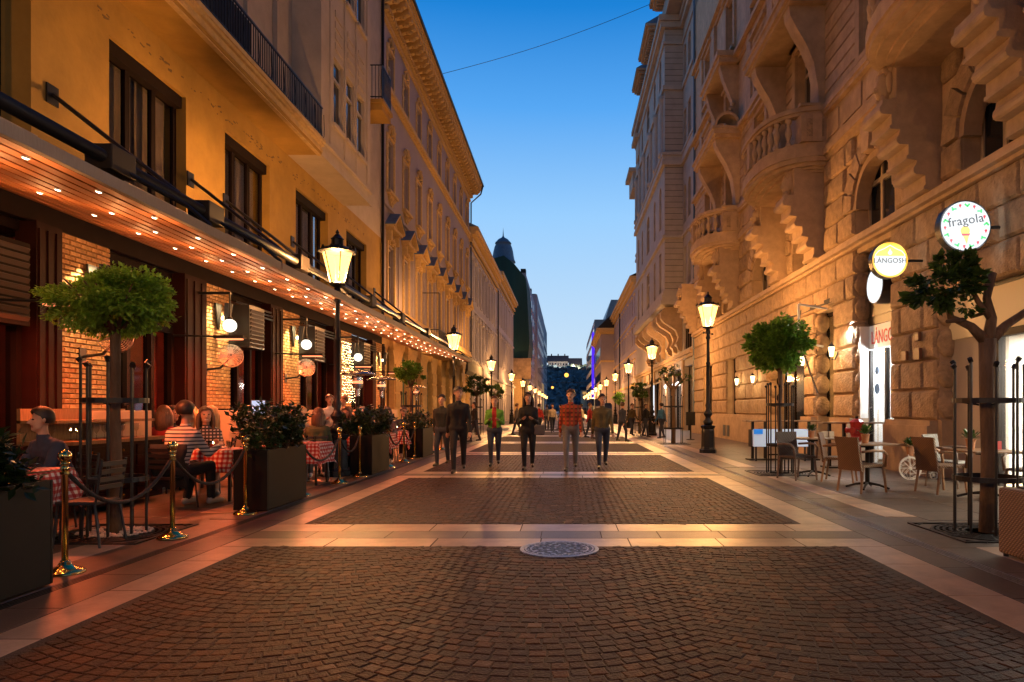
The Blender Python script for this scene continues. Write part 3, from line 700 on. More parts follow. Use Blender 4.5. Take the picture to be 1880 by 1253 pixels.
part('belt_course', MB().box(bx, bx+.12, by0, by1, 10.45, 10.58), M_bB, B)
mb = MB()
for dx, a, b in ((.12,18.55,18.7), (.2,18.85,19.0), (.92,19.62,19.8), (.98,19.8,19.95), (1.03,19.95,20.05)): mb.box(bx-.1, bx+dx, by0, by1+.6*(dx > .5), a, b)
mb.box(bx-.4, bx+.1, by0, by1, 18.9, 19.62)
part('cornice', mb, M_bBo, B)
md = MB(); md.prism([(0,0),(.85,.28),(.85,.5),(0,.5)], 'y', -.13, .13); md.ball((.55,0,.18), (.2,.12,.12), 6, 4); m_md = md.mesh('modillion', M_bBo)
k = by0+.2
while k < by1+.4: piece('modillion', m_md, (bx, k, 19.12), B); k += .62
dn = MB(); k = by0
while k < by1: dn.box(bx+.2, bx+.3, k, k+.13, 18.86, 19.05); k += .25
part('dentils', dn, M_bBo, B, kind='stuff')
part('gutter', MB().box(bx+1.03, bx+1.13, by0, by1+.6, 19.98, 20.1), M_black, B)
part('roof', MB().prism([(by0,0),(by1+.6,0),(by1+.6,.1),(by0,.1)], 'x', bx-8, bx+1.0).add([(bx+1.05,by0,20.1),(bx+1.05,by1+.6,20.1),(bx-6,by1+.6,24),(bx-6,by0,24)], [(0,1,2,3)]), M_copper, B)
part('end_wall', MB().box(bx-.46, -14, by1-.3, by1, 0, 22), M_bB, B)
part('drain_pipe', MB().tube([(bx+1.08, by1+.3, 19.95), (bx+.9, by1+.3, 19.3), (bx+.12, by1+.1, 18.5), (bx+.12, by1+.1, 0)], .06, 6), M_black, B)
# balcony with dark fabric awning on B
mb = MB(); mb.box(bx, bx+1.0, 37.6, 43.2, 4.55, 4.75)
bb = part('balcony_slab', mb, M_bBo, B); mb = MB()
for z in (4.95, 5.85): mb.box(bx+.96, bx+1.0, 37.6, 43.2, z, z+.04); mb.box(bx, bx+.96, 37.6, 37.64, z, z+.04)
k = 37.6
while k < 43.2: mb.box(bx+.97, bx+.99, k, k+.02, 4.75, 5.85); k += .14
for q in range(7): mb.box(bx+.14*q, bx+.14*q+.02, 37.61, 37.63, 4.75, 5.85)
mb.box(bx+.96, bx+1.0, 37.58, 37.62, 4.75, 7.9); mb.box(bx, bx+1, 37.58, 37.61, 7.86, 7.9)
part('railing', mb, M_black, bb)
fa = solo('shop_awning', MB().prism([(bx+.1,5.3),(bx+1.4,5.0),(bx+1.75,4.5),(bx+1.75,3.95),(bx+1.6,3.7),(bx+1.55,3.75),(bx+1.65,4.4),(bx+1.3,4.85),(bx+.1,5.1)], 'y', 43.3, 51.5), mat('black_canvas', (.010,.009,.008), rough=.95, var=.2), 'dark rounded fabric awning over a shop on the rose building', 'awning', (bx, 47, 4.4))
# iron sign bracket
# ================= LEFT: ivory palace with tall pilasters =================
Cc = bldg('office_building', 'ivory building with rows of tall narrow windows between pilasters, beyond the ornate town house', (-9, 80, 0))
def tall(y0, y1, dz, xo):
    n = int((y1-y0-1)/2.45); ws = win_set(1.0, 3.3, M_wframe, M_gdark, 0, .7, depth=.15)
    cs = [y0+1.2+2.45*i for i in range(n)]; hs = [(c-.5, c+.5, z, z+3.3) for c in cs for z in (5.9+dz, 10.85+dz)]
    mb = MB(); wallbox(mb, xo, xo-.4, (y0, y1, 4.6, 15.3+dz), hs); part('wall', mb, M_bC, Cc)
    gh = [(c-.6, c+.6, 0, 3.4) for c in cs]; mb = MB(); wallbox(mb, xo+.1, xo-.4, (y0, y1, 0, 4.6), gh); part('ground_floor_wall', mb, M_bC, Cc)
    for c in cs:
        part('shop_door', MB().box(xo-.3, xo-.2, c-.6, c+.6, 0, 3.4), M_gdark, Cc)
        for z in (5.9+dz, 10.85+dz):
            put_window(ws, xo, c, z, Cc); part('capital', MB().box(xo, xo+.16, c-.72, c+.72, z+3.35, z+3.75).ball((xo+.1, c, z+3.6), (.12,.3,.25), 8, 4), M_bC, Cc)
            part('pilaster', MB().box(xo, xo+.10, c+.9, c+1.5, z-.2, z+3.4), M_bC, Cc)
    mb = MB()
    for dx, a, b in ((.3,4.55,4.8), (.12,4.8,5.1), (.15,9.75,9.95)): mb.box(xo, xo+dx, y0, y1, a+dz*(a > 6), b+dz*(a > 6))
    part('belt_course', mb, M_bC, Cc); mb = MB()
    for dx, a, b in ((.15,14.85,15.0), (.3,15.3,15.6), (.55,15.9,16.15), (.75,16.15,16.5)): mb.box(xo-.4, xo+dx, y0-.2, y1, a+dz, b+dz)
    mb.box(xo-.4, xo+.1, y0, y1, 15.3+dz, 16.15+dz)
    part('cornice', mb, M_bBo, Cc); part('roof', MB().prism([(xo+.75,16.5+dz),(xo-5,19+dz),(xo-5,16.5+dz)], 'y', y0-.2, y1), M_copper, Cc)
tall(56.35, 78, 0, -8.0); tall(78.05, 102, .7, -7.95)
part('chimney', MB().box(-9.5, -9, 74, 75, 16.5, 19.5), M_char, Cc); part('end_wall', MB().box(-8.36, -14, 101.6, 102, 0, 17), M_bC, Cc)
part('drain_pipe', MB().cyl((-7.8, 78, 0), (-7.8, 78, 15), .08), M_black, Cc)
# ================= corner tower under scaffold net =================
T = bldg('corner_tower', 'corner house with a slate-blue bell-shaped dome, wrapped in dark green scaffold net', (-10.5, 116, 0))
part('netting', MB().prism([(-6.3,8.5),(-5.9,12),(-6.3,20),(-6.5,22.4),(-8.3,24.6),(-10,26),(-12.8,25.2),(-14,22),(-14,8.5)], 'y', 109, 121), M_net, T); part('lower_netting', MB().box(-14, -6.6, 109.2, 120.8, 3.0, 8.5), mat('brown_scaffold_net', (.05,.045,.035), rough=.9, var=.3), T)
part('sign_board', MB().box(-9.5, -5.6, 107.8, 107.9, 6.2, 9.5), mat('faded_hoarding', (.3,.2,.12), var=.4, vscale=1), T)
part('base_wall', MB().box(-9.5, -6.8, 107.9, 120, 0, 6.2), M_bBo, T)
part('drum', MB().lathe([(1.75,22),(1.75,26.1),(2.0,26.4)], (-10.75, 116, 0), 16), M_far2, T, smooth=True)
part('dome', MB().lathe([(2.1,26.35),(2.1,26.45),(1.92,26.8),(1.8,27.4),(1.68,28.2),(1.5,28.9),(1.25,29.5),(1.4,29.55),(1.35,29.7),(.8,30.3),(.25,30.6),(.1,30.9),(.04,31.7),(.0,32.4)], (-10.75, 116, 0), 20), M_copper, T, smooth=True)
# ================= far left block =================
E_ = bldg('apartment_building', 'tall grey-rose block with small windows, furthest on the left side', (-10, 190, 0))
mb = MB(); xo = -7.5
mb.box(xo, -9.0, 125, 165, 0, 26.4); mb.box(-9.0, -16, 125, 165, 0, 24); mb.box(xo+.4, -16, 165, 215, 0, 29.2); mb.box(xo, -16, 215, 262, 0, 30.5); part('wall', mb, M_far, E_)
wm = MB().box(0, .05, -.7, .7, 0, 1.5).mesh('window', M_gdark)
for r in range(7):
    for k in range(22):
        y = 128+k*6.1
        if 163 < y < 167 or 213 < y < 217: continue
        x_ = xo+.4 if 165 < y < 215 else xo
        piece('window', wm, (x_, y, 4+r*3.2), E_)
mb = MB()
for r in range(7): part('belt_course', MB().box(xo, xo+.15, 125, 165, 3.2+r*3.2, 3.4+r*3.2), M_far, E_); part('belt_course', MB().box(xo, xo+.15, 215, 262, 3.2+r*3.2, 3.4+r*3.2), M_far, E_)
part('lit_shop_floor', MB().box(xo+.4, xo+.45, 196, 214, .5, 9), glow('lit_facade', (1,.62,.3), .35), E_)
for k in range(5): part('chimney', MB().box(-9, -8, 134+k*22, 136+k*22, 26, 29 if k < 2 else 31.5), M_char, E_)

# ================= RIGHT, from far to near =================
R4 = bldg('office_building', 'modern blue-grey office block with violet light strips, furthest on the right', (9, 170, 0))
mb = MB(); mb.box(6.0, 14, 146, 203, 0, 20.6); part('wall', mb, M_far2, R4); part('penthouse', MB().prism([(8.3,20.6),(9.6,25),(14,25),(14,20.6)], 'y', 147, 190), M_far2, R4)
for r in range(6):
    part('ribbon_window', MB().box(5.94, 6.0, 147, 202, 2.2+r*3, 3.9+r*3), M_gdark, R4); part('spandrel', MB().box(5.9, 6.0, 146, 203, 4.0+r*3, 4.9+r*3), M_white, R4)
part('violet_light', MB().box(5.6, 5.85, 146.2, 152, 4, 18), G_violet, R4); part('violet_light', MB().box(5.6, 7.2, 146.0, 146.1, 13.2, 17.6), G_violet, R4)
R3 = bldg('town_house', 'rose corner house with a heavy cornice stepping out into the street, right side far', (8, 130, 0))
mb = MB(); mb.box(6.0, 14, 118, 145, 0, 14.6); part('wall', mb, M_bB, R3)
mb = MB()
for d, a, b in ((.2,14.4,14.7), (.6,14.7,15.0), (.8,15.0,15.4)): mb.box(6-d, 14, 118-d, 145, a, b)
mb.box(5.9, 14, 117.9, 145, 9.6, 9.9)
part('cornice', mb, M_bBo, R3); part('roof', MB().prism([(5.3,15.4),(8,18),(14,18),(14,15.4)], 'y', 117.3, 145), M_char, R3)
for r in range(3):
    for k in range(8): piece('window', wm, (5.96, 121+k*3, 2+r*4.4), R3, rz=PI)
R2b = bldg('town_house', 'plain plastered house with evenly spaced windows beyond the tall oriel building, right side', (9, 99, 0))
mb = MB(); xr = 8.2; cs = [82+3.0*i for i in range(12)]
wallbox(mb, xr, xr+.4, (80, 118, 0, 16.4), [(c-.55, c+.55, z, z+2.1) for c in cs for z in (5.2, 9.2, 13.0)]+[(c-.9, c+.9, 0, 3.2) for c in cs]); part('wall', mb, M_bB, R2b)
wsr = win_set(1.1, 2.1, M_wframe, M_gdark, 1, .68, depth=.15)
for c in cs:
    for z in (5.2, 9.2, 13.0): put_window(wsr, xr, c, z, R2b, right=True); part('lintel', MB().box(xr-.12, xr, c-.75, c+.75, z+2.2, z+2.36), M_bBo, R2b)
    part('shop_window', MB().box(xr+.2, xr+.25, c-.9, c+.9, 0, 3.2), G_amber if rnd.random() < .45 else M_gdark, R2b)
mb = MB()
for d, a, b in ((.15,4.2,4.5), (.1,8.3,8.45), (.1,12.2,12.35), (.3,16.0,16.4), (.6,16.4,16.8), (.8,16.8,17.1)): mb.box(xr-d, xr+.4, 80, 118, a, b)
part('cornice', mb, M_bBo, R2b); part('roof', MB().prism([(7.4,17.1),(14,20),(14,17.1)], 'y', 80, 118), M_char, R2b)
part('drain_pipe', MB().cyl((xr-.12, 104, 0), (xr-.12, 104, 16), .09), M_black, R2b)

# ---- R2: tall grey limestone building with oriel ----
R2 = bldg('apartment_building', 'tall grey limestone house with arched windows and a wide oriel on scrolled consoles, right side', (9, 60, 0))
y0, y1 = 43.4, 80; mb = MB()
wn = [(45.0,46.1), (46.7,47.7), (70,71.2), (73,74.2), (76,77.2)]
lev = [(9.9,12.7), (14.4,17.0), (19.6,22.2), (24.3,26.7)]
hs = [(a, b, z, t) for a, b in wn for z, t in lev]+[(44.6,47.6,5.6,7.9)]
shops = [(44.4,47.4,0,4.4), (48.3,52.2,0,4.4), (53,58,0,4.4), (59,64,0,4.2), (65.5,70,0,4.2), (72,77,0,4.2)]
wallbox(mb, xr, xr+.5, (y0, y1, 0, 29), hs+shops)
for a, b in wn:
    for z, t in (lev[1], lev[3]): arch_fill(mb, xr, xr+.35, (a+b)/2, b-a, t-.5, t+.001, rise=.5)
part('wall', mb, M_stone2, R2)
wa = win_set(1.1, 2.7, M_wframe, M_gdark, 1, .7, depth=.3)
for a, b in wn:
    for z, t in lev: put_window(wa, xr, (a+b)/2, z, R2, right=True)
put_window(win_set(3.0, 2.3, M_frame, M_gdark, 3, .6, depth=.2), xr, 46.1, 5.6, R2, right=True)
_w0 = {}
def wsc0(w, h):
    k = (round(w,2), round(h,2))
    if k not in _w0: _w0[k] = win_set(w, h, M_wframe, M_gdark, 1, .7, depth=.2)
    return _w0[k]
# oriel
ox = 6.9; oy0, oy1 = 48, 67.5
ocs = [50.2, 53.4, 57.75, 62.1, 65.3]; oh = []
for i, c in enumerate(ocs):
    w = .75 if i != 2 else 1.3
    for z, t in ((9.95,12.9), (14.6,17.7), (19.9,23.0), (24.9,27.0)): oh.append((c-w/1.4, c+w/1.4, z, t))
mb = MB(); wallbox(mb, ox, ox+.3, (oy0, oy1, 8.9, 28.2), oh); mb.box(ox+.3, xr, oy0, oy0+.3, 8.9, 28.2); mb.box(ox+.3, xr, oy1-.3, oy1, 8.9, 28.2); mb.box(ox+.3, xr, oy0+.3, oy1-.3, 8.9, 9.3)
for a, b, z, t in oh:
    if 14 < z < 15 or z > 24: arch_fill(mb, ox, ox+.3, (a+b)/2, b-a, t-.5, t+.001, rise=.5)
orr = part('oriel', mb, M_stone2, R2)
for a, b, z, t in oh: put_window(wsc0(b-a, t-z), ox, (a+b)/2, z, R2, right=True)
mb = MB()
for d, a, b in ((.30,8.8,9.1), (.2,9.1,9.5), (.12,9.5,9.8), (.15,13.5,13.7), (.22,18.6,18.9), (.12,18.9,19.3), (.2,19.3,19.5), (.15,23.9,24.2), (.12,27.1,27.3), (.3,28.2,28.6), (.45,28.6,29.0)):
    mb.box(ox-d, xr, oy0-d, oy1+d, a, b)
    if a > 9: mb.box(xr-d*.8, xr, y0, oy0-d, a+.003, b-.003); mb.box(xr-d*.8, xr, oy1+d, y1, a+.003, b-.003)
part('belt_course', mb, M_stone2, orr)
for k in range(46):
    z = 9.95+k*.405
    if any(abs(z-q) < .3 for q in (13.6, 18.9, 19.3, 24.0, 27.2)): continue
    part('ashlar_joint', MB().box(ox+.02, xr-.02, oy0-.004, oy0, z, z+.025), M_char, orr)
for i, c in enumerate((48.9, 52.0, 55.3, 60.2, 63.6, 66.5)):
    part('half_column', MB().lathe([(.34,19.5),(.34,19.8),(.25,19.9),(.23,23.2),(.34,23.5),(.38,23.8)], (ox, c, 0), 10), M_stone2, orr, smooth=True)
def scroll(y):
    m = MB(); pts = [(xr,5.6),(xr-.1,5.9)]
    prof = [(8.2,5.6),(7.95,5.7),(7.8,6.1),(7.95,6.6),(7.75,7.1),(7.3,7.4),(6.95,7.6),(6.7,7.9),(6.7,8.35),(6.95,8.7),(8.2,8.8)]
    m.prism(prof, 'y', y-.3, y+.3); m.cyl((7.05, y-.36, 8.1), (7.05, y+.36, 8.1), .3, n=12); m.cyl((7.95, y-.34, 6.1), (7.95, y+.34, 6.1), .2, n=10); return m
for y in (48.7, 50.9, 53.4, 57, 60.2, 63.5, 66.6): part('scroll_console', scroll(y), M_stone, R2)
# roof gables with deep eaves
for ya, yb in ((44.0,49.6), (52,57.2), (58.8,62.8)):
    t_ = part('attic_tower', MB().box(6.9, 10, ya+.5, yb-.5, 29, 30.4), M_stone2, R2)
    mb = MB(); mb.box(6.25, 10, ya, yb, 30.4, 30.62); mb.box(6.05, 10, ya-.15, yb+.15, 30.62, 30.8); k = ya+.3
    while k < yb-.2: mb.box(6.4, 6.9, k, k+.16, 30.15, 30.4); k += .4
    part('eaves', mb, M_stone, t_); part('flashing', MB().prism([(6.0,30.8),(8.4,32.2),(10,30.8)], 'y', ya-.15, yb+.15), M_copper, t_)
for ya, yb, z in ((64.5,67,25.5), (70,74,24.2)): part('attic_tower', MB().box(6.8, 9, ya, yb, z, z+1.6).box(6.4, 9, ya-.2, yb+.2, z+1.6, z+2), M_stone2, R2)
for a, b, c, d in shops:
    sh = part('shop_front', MB().box(xr+.3, xr+.36, a, b, d-.9, d).box(xr+.25, xr+.36, a, a+.1, 0, d-.9).box(xr+.25, xr+.36, b-.1, b, 0, d-.9).box(xr+.25, xr+.36, (a+b)/2-.05, (a+b)/2+.05, 0, d-.9), M_frame, R2)
    part('shop_glass', MB().box(xr+.32, xr+.33, a+.1, b-.1, 0, d-.9), M_glass, sh)
    part('shop_wall', MB().box(xr+3, xr+3.1, a-.3, b+.3, 0, d), M_white, sh); part('shop_ceiling', MB().box(xr+.5, xr+3, a, b, d, d+.05), M_white, sh)
for y in (49.3, 51.2, 55.5):
    part('spotlight', MB().ball((xr-.12, y, 3.3), .16, 10, 6), G_shop, R2); light('POINT', (xr-.5, y, 3.2), 60, (1,.95,.88), size=.12)
light('POINT', (xr+1.4, 50, 2.8), 160, (1,.96,.9), size=.3); light('POINT', (xr+1.4, 55.5, 2.8), 120, (1,.9,.75), size=.3)
part('light_strip', MB().box(xr-.5, xr-.4, 60.5, 60.6, .9, 3.6), G_white, R2)
mb = MB()
for d, a, b in ((.2,4.9,5.1), (.35,5.1,5.35)): mb.box(xr-d, xr, y0, y1, a, b)
part('shop_cornice', mb, M_stone, R2)
for k in range(9): part('shop_pilaster', MB().box(xr-.12, xr, 47.5+k*3.9, 48.1+k*3.9, 0, 4.9), M_stone, R2)
# parasol / awnings on the right
for y, lb in ((62, 'beige folding awning over the shops behind the second right lamp'), (70, 'beige folding awning further along, behind the third right lamp')):
    solo('shop_awning', MB().prism([(xr,3.9),(xr-2.6,3.0),(xr-2.6,2.75),(xr,3.8)], 'y', y-3, y+3), M_fascia, lb, 'awning', (xr-1.3, y, 3.2))
# ================= RIGHT: rusticated sandstone palace =================
N = bldg('apartment_building', 'ornate rusticated sandstone palace with bow balconies and stepped consoles, nearest on the right', (9, 22, 0))
y0, y1 = 2.5, 43.3
G = [(7.6,15.0,0,3.98), (17.1,19.25,0,5.85), (20.75,22.3,0,4.6), (23.3,27.6,0,4.6), (32.8,34.6,.75,4.0), (38,40.4,0,4.0)]
CW = [7.65, 12.9, 18.1, 23.4, 28.65, 33.95, 39.2]
F1 = [(c-1.2, c+1.2, 6.3, 8.3) for c in CW]; F2 = [(c-.75, c+.75, 11.2, 13.9) for c in CW]; F3 = [(c-.7, c+.7, 15.0, 17.2) for c in CW]; F4 = [(c-.7, c+.7, 19.2, 21.8) for c in CW]
mb = MB(); wallbox(mb, xr, xr+.6, (y0, y1, 0, 27), G+F1+F2+F3+F4)
for c in CW: arch_fill(mb, xr+.002, xr+.5, c, 2.4, 7.1, 8.302)
part('wall', mb, M_stone, N); part('dark_rooms', MB().box(xr+3.6, xr+3.7, y0, y1, 0, 27), M_black, N)
def wsc(w, h, *a, **k):
    key = (round(w, 2), round(h, 2), str(a), str(k))
    if key not in WSC: WSC[key] = win_set(w, h, *a, **k)
    return WSC[key]
WSC = {}
M_wood2 = mat('pale_timber_sash', (.36,.28,.2), rough=.6)
for c in CW:
    w = put_window(wsc(2.4, 2.0, M_wood2, M_gdark, 2, .72, depth=.42, fr=.1), xr, c, 6.3, N, right=True)
    put_window(wsc(1.5, 2.7, M_wood2, M_gdark, 1, .72, depth=.3, fr=.09), xr, c, 11.2, N, right=True)
    put_window(wsc(1.4, 2.2, M_wood2, M_gdark, 1, .72, depth=.3, fr=.09), xr, c, 15.0, N, right=True); put_window(wsc(1.4, 2.6, M_wood2, M_gdark, 1, .72, depth=.3, fr=.09), xr, c, 19.2, N, right=True)
# rusticated blocks
blk = {}
def block_mesh(w, h, m=M_rust, dp=.13):
    k = (round(w*4)/4, round(h, 2), m.name, dp)
    if k not in blk:
        L = []
        for q in range(2):
            mb = MB(); hw, hh = k[0]/2-.015, h/2-.015; i = .05; j = lambda: rnd.uniform(-.012, .012)
            mb.add([(0,-hw,-hh),(0,hw,-hh),(0,hw,hh),(0,-hw,hh),(-dp*.55,-hw,-hh),(-dp*.55,hw,-hh),(-dp*.55,hw,hh),(-dp*.55,-hw,hh),
                    (-dp+j(),-hw+i,-hh+i),(-dp+j(),hw-i,-hh+i),(-dp+j(),hw-i,hh-i),(-dp+j(),-hw+i,hh-i),(-dp*1.25+j(),j(),j())],
                   [(0,4,5,1),(1,5,6,2),(2,6,7,3),(3,7,4,0),(4,8,9,5),(5,9,10,6),(6,10,11,7),(7,11,8,4),(8,12,9),(9,12,10),(10,12,11),(11,12,8)]); L.append(mb.mesh('rusticated_block', m, smooth=False, fix=True))
        blk[k] = L
    return blk[k], k[0]
def course(z, h, holes, ya, yb, L=1.25, shift=0):
    for a, b, c, d in cuts((ya, yb, z+.02, z+h-.02), holes):
        if d-c < h*.5: continue
        n = max(1, round((b-a)/L)); w = (b-a)/n
        if n > 1 and shift: 
            e = [a]+[a+w*(q+.5) for q in range(n)]+[b]
        else: e = [a+w*q for q in range(n+1)]
        for p, q in zip(e, e[1:]):
            if q-p < .12: continue
            cells.append(((p+q)/2, q-p, z+h/2, h))
cells = []
h_ = (6.0-1.25)/7
for r in range(7): course(1.25+r*h_, h_, [(a-.0, b+.0, c, d+(.0)) for a, b, c, d in G], y0, y1, shift=r % 2)
piersY = [5.9, 9.6, 11.2, 14.9, 21.6, 25.25, 32.2, 35.8, 42.6]
for r in range(4):
    z = 6.42+r*.7; hl = [(p-.08, p+1.03, 6, 10) for p in piersY]
    for c in CW:
        if z+.35 < 7.1: hl.append((c-1.2, c+1.2, 6, 8))
        elif z < 8.9: hl.append((c-1.85 if z < 8.4 else c-1.2, c+1.85 if z < 8.4 else c+1.2, 6, 10))
    course(z, .7, hl, y0, y1, shift=r % 2)
cells.sort(key=lambda c: c[0] if c[0] > 9 else 99)
stuffm = MB()
for i, (yc, w, z, h) in enumerate(cells):
    ms, kw = block_mesh(w, h)
    if i < 290: piece('rusticated_block', rnd.choice(ms), (xr+.02, yc, z), N, scale=(1, w/kw, 1))
    else:
        hw, hh = w/2-.015, h/2-.015; stuffm.box(xr-.10, xr+.02, yc-hw, yc+hw, z-hh, z+hh)
part('far_blocks', stuffm, M_rust, N, kind='stuff')
# reveals of the shop piers: round-nosed rustic quoins facing the openings
qn = {}
for a, b, c, d in G[:4]:
    for yy, sgn in ((a, 1), (b, -1)):
        if yy < 8 or sgn > 0: continue
        for r in range(7):
            z = 1.25+(r+.5)*h_
            if z > d: continue
            o = MB(); o.ball((xr+.17, yy-.02, z), (.25, .13, h_*.47), 12, 8); part('quoin', o, M_rust, N, smooth=True)
        part('quoin_foot', MB().box(xr-.04, xr+.42, yy-.16, yy-.003, 0, 1.24), M_stone, N)
# plinth
for a, b, c, d in cuts((y0, y1, .0, 1.22), [(p, q, 0, s_) for p, q, r, s_ in G if q != 34.6]): part('plinth', MB().box(xr-.28, xr, a+.001, b-.001, 0, 1.12).box(xr-.22, xr, a, b, 1.12, 1.24), M_stone, N)
for y in (33.2, 34.0): part('cellar_vent', MB().box(xr-.30, xr-.28, y, y+.5, .15, .7), M_black, N)
# string courses
mb = MB()
for d, a, b in ((.16,6.0,6.08), (.30,6.08,6.2), (.24,6.2,6.28)): mb.box(xr-d, xr, y0, y1, a, b)
part('string_course', mb, M_stone, N)
# voussoirs
for c in CW:
    for k in range(9):
        a0, a1 = PI*(k+.06)/9, PI*(k+.94)/9; ri, ro = 1.24, 1.78 if k != 4 else 2.0
        pl = [(c-ri*math.cos(a0), 7.1+ri*math.sin(a0)), (c-ro*math.cos(a0), 7.1+ro*math.sin(a0)), (c-ro*math.cos(a1), 7.1+ro*math.sin(a1)), (c-ri*math.cos(a1), 7.1+ri*math.sin(a1))]
        part('voussoir', MB().prism(pl, 'x', xr-(.16 if k != 4 else .3), xr+.01), M_rust if k != 4 else M_stone, N)
    am = MB(); n = 16
    for k in range(n):
        a0, a1 = PI*k/n, PI*(k+1)/n; am.prism([(c-1.06*math.cos(a0), 7.1+1.06*math.sin(a0)), (c-1.24*math.cos(a0), 7.1+1.24*math.sin(a0)), (c-1.24*math.cos(a1), 7.1+1.24*math.sin(a1)), (c-1.06*math.cos(a1), 7.1+1.06*math.sin(a1))], 'x', xr-.08, xr+.3)
    part('archivolt', am, M_stone, N)
# parapet band and upper belts
mb = MB()
for d, a, b in ((.14,9.2,9.35), (.26,9.35,9.55), (.20,9.55,9.7), (.10,9.7,10.6), (.24,10.6,10.72), (.28,10.72,10.9)): mb.box(xr-d, xr, y0, y1, a, b)
part('parapet_band', mb, M_stone, N)
for k in range(26):
    y = 3+k*1.57; part('recessed_panel', MB().box(xr-.135, xr-.1, y, y+1.25, 9.82, 10.48), M_stone, N)
for k in range(8):
    z = 10.95+k*.44
    hl = [(c-1.05, c+1.05, 10.9, 14.3) for c in CW]
    for a, b, c_, d_ in cuts((y0, y1, z+.03, z+.41), hl): part('ashlar_course', MB().box(xr-.06, xr, a, b, c_, d_), M_stone, N)
mb = MB()
for d, a, b in ((.12,14.35,14.5), (.3,14.5,14.7), (.15,14.7,14.85), (.12,17.9,18.1), (.35,18.1,18.3), (.1,22.4,22.6), (.3,22.6,22.85)): mb.box(xr-d, xr, y0, y1, a, b)
part('belt_course', mb, M_stone, N)
for c in CW:
    for z, h, w in ((11.2,2.7,.75), (15,2.2,.7), (19.2,2.6,.7)):
        mb = MB()
        for s_ in (-1, 1): mb.box(xr-.12, xr, c+s_*(w+.16)-.14, c+s_*(w+.16)+.14, z-.1, z+h+.1)
        mb.box(xr-.14, xr, c-w-.3, c+w+.3, z+h+.1, z+h+.3); mb.box(xr-.28, xr, c-w-.4, c+w+.4, z+h+.3, z+h+.42); mb.box(xr-.25, xr, c-w-.35, c+w+.35, z-.25, z-.1)
        part('window_surround', mb, M_stone, N)
# console piers
def console():
    mb = MB(); t = .95
    prof = [(8.2,6.28),(8.02,6.28)]
    x, z = 8.02, 6.28
    for k in range(6):
        x2 = 8.02-.185*(k+1)
        prof += ([(x2-.04, z+.02), (x2-.04, z+.09), (x2, z+.11), (x2, z+.33)] if k % 2 == 0 else [(x2-.01, z+.01), (x2-.055, z+.04), (x2-.075, z+.10), (x2-.065, z+.16), (x2-.02, z+.22), (x2, z+.33)]); x, z = x2, z+.33
    prof += [(7.2,z+.02),(7.2,9.3),(8.2,9.3)]
    mb.prism([(a-8.2, b) for a, b in prof], 'y', 0, t); return mb.mesh('console', M_stone)
m_con = console()
mk = MB(); mk.ball((-1.05,.31,8.72), (.2,.22,.34), 12, 8); mk.ball((-1.22,.31,8.66), (.07,.06,.08), 8, 5)
for s_ in (-1, 1): mk.ball((-1.17,.31+s_*.09,8.80), (.05,.05,.04), 6, 4); mk.ball((-1.02,.31+s_*.23,8.75), (.1,.07,.26), 8, 5); mk.ball((-.98,.31+s_*.2,9.05), (.12,.12,.12), 8, 5)
for q in range(8): a = PI*q/7; mk.ball((-1.08, .31+.2*math.cos(a), 8.98+.12*math.sin(a)), .075, 7, 4)
for q in range(5): mk.ball((-1.12, .2+.055*q, 8.42-.06*(2-abs(q-2))), (.07,.05,.11), 6, 4)
m_mask = mk.mesh('carved_mask', M_stone, smooth=True)
for p in piersY:
    o = piece('console', m_con, (xr, p, 0), N); c = bpy.data.objects.new('carved_mask', m_mask); COL.objects.link(c); c.parent = o; c.location = (0, .17, 0)
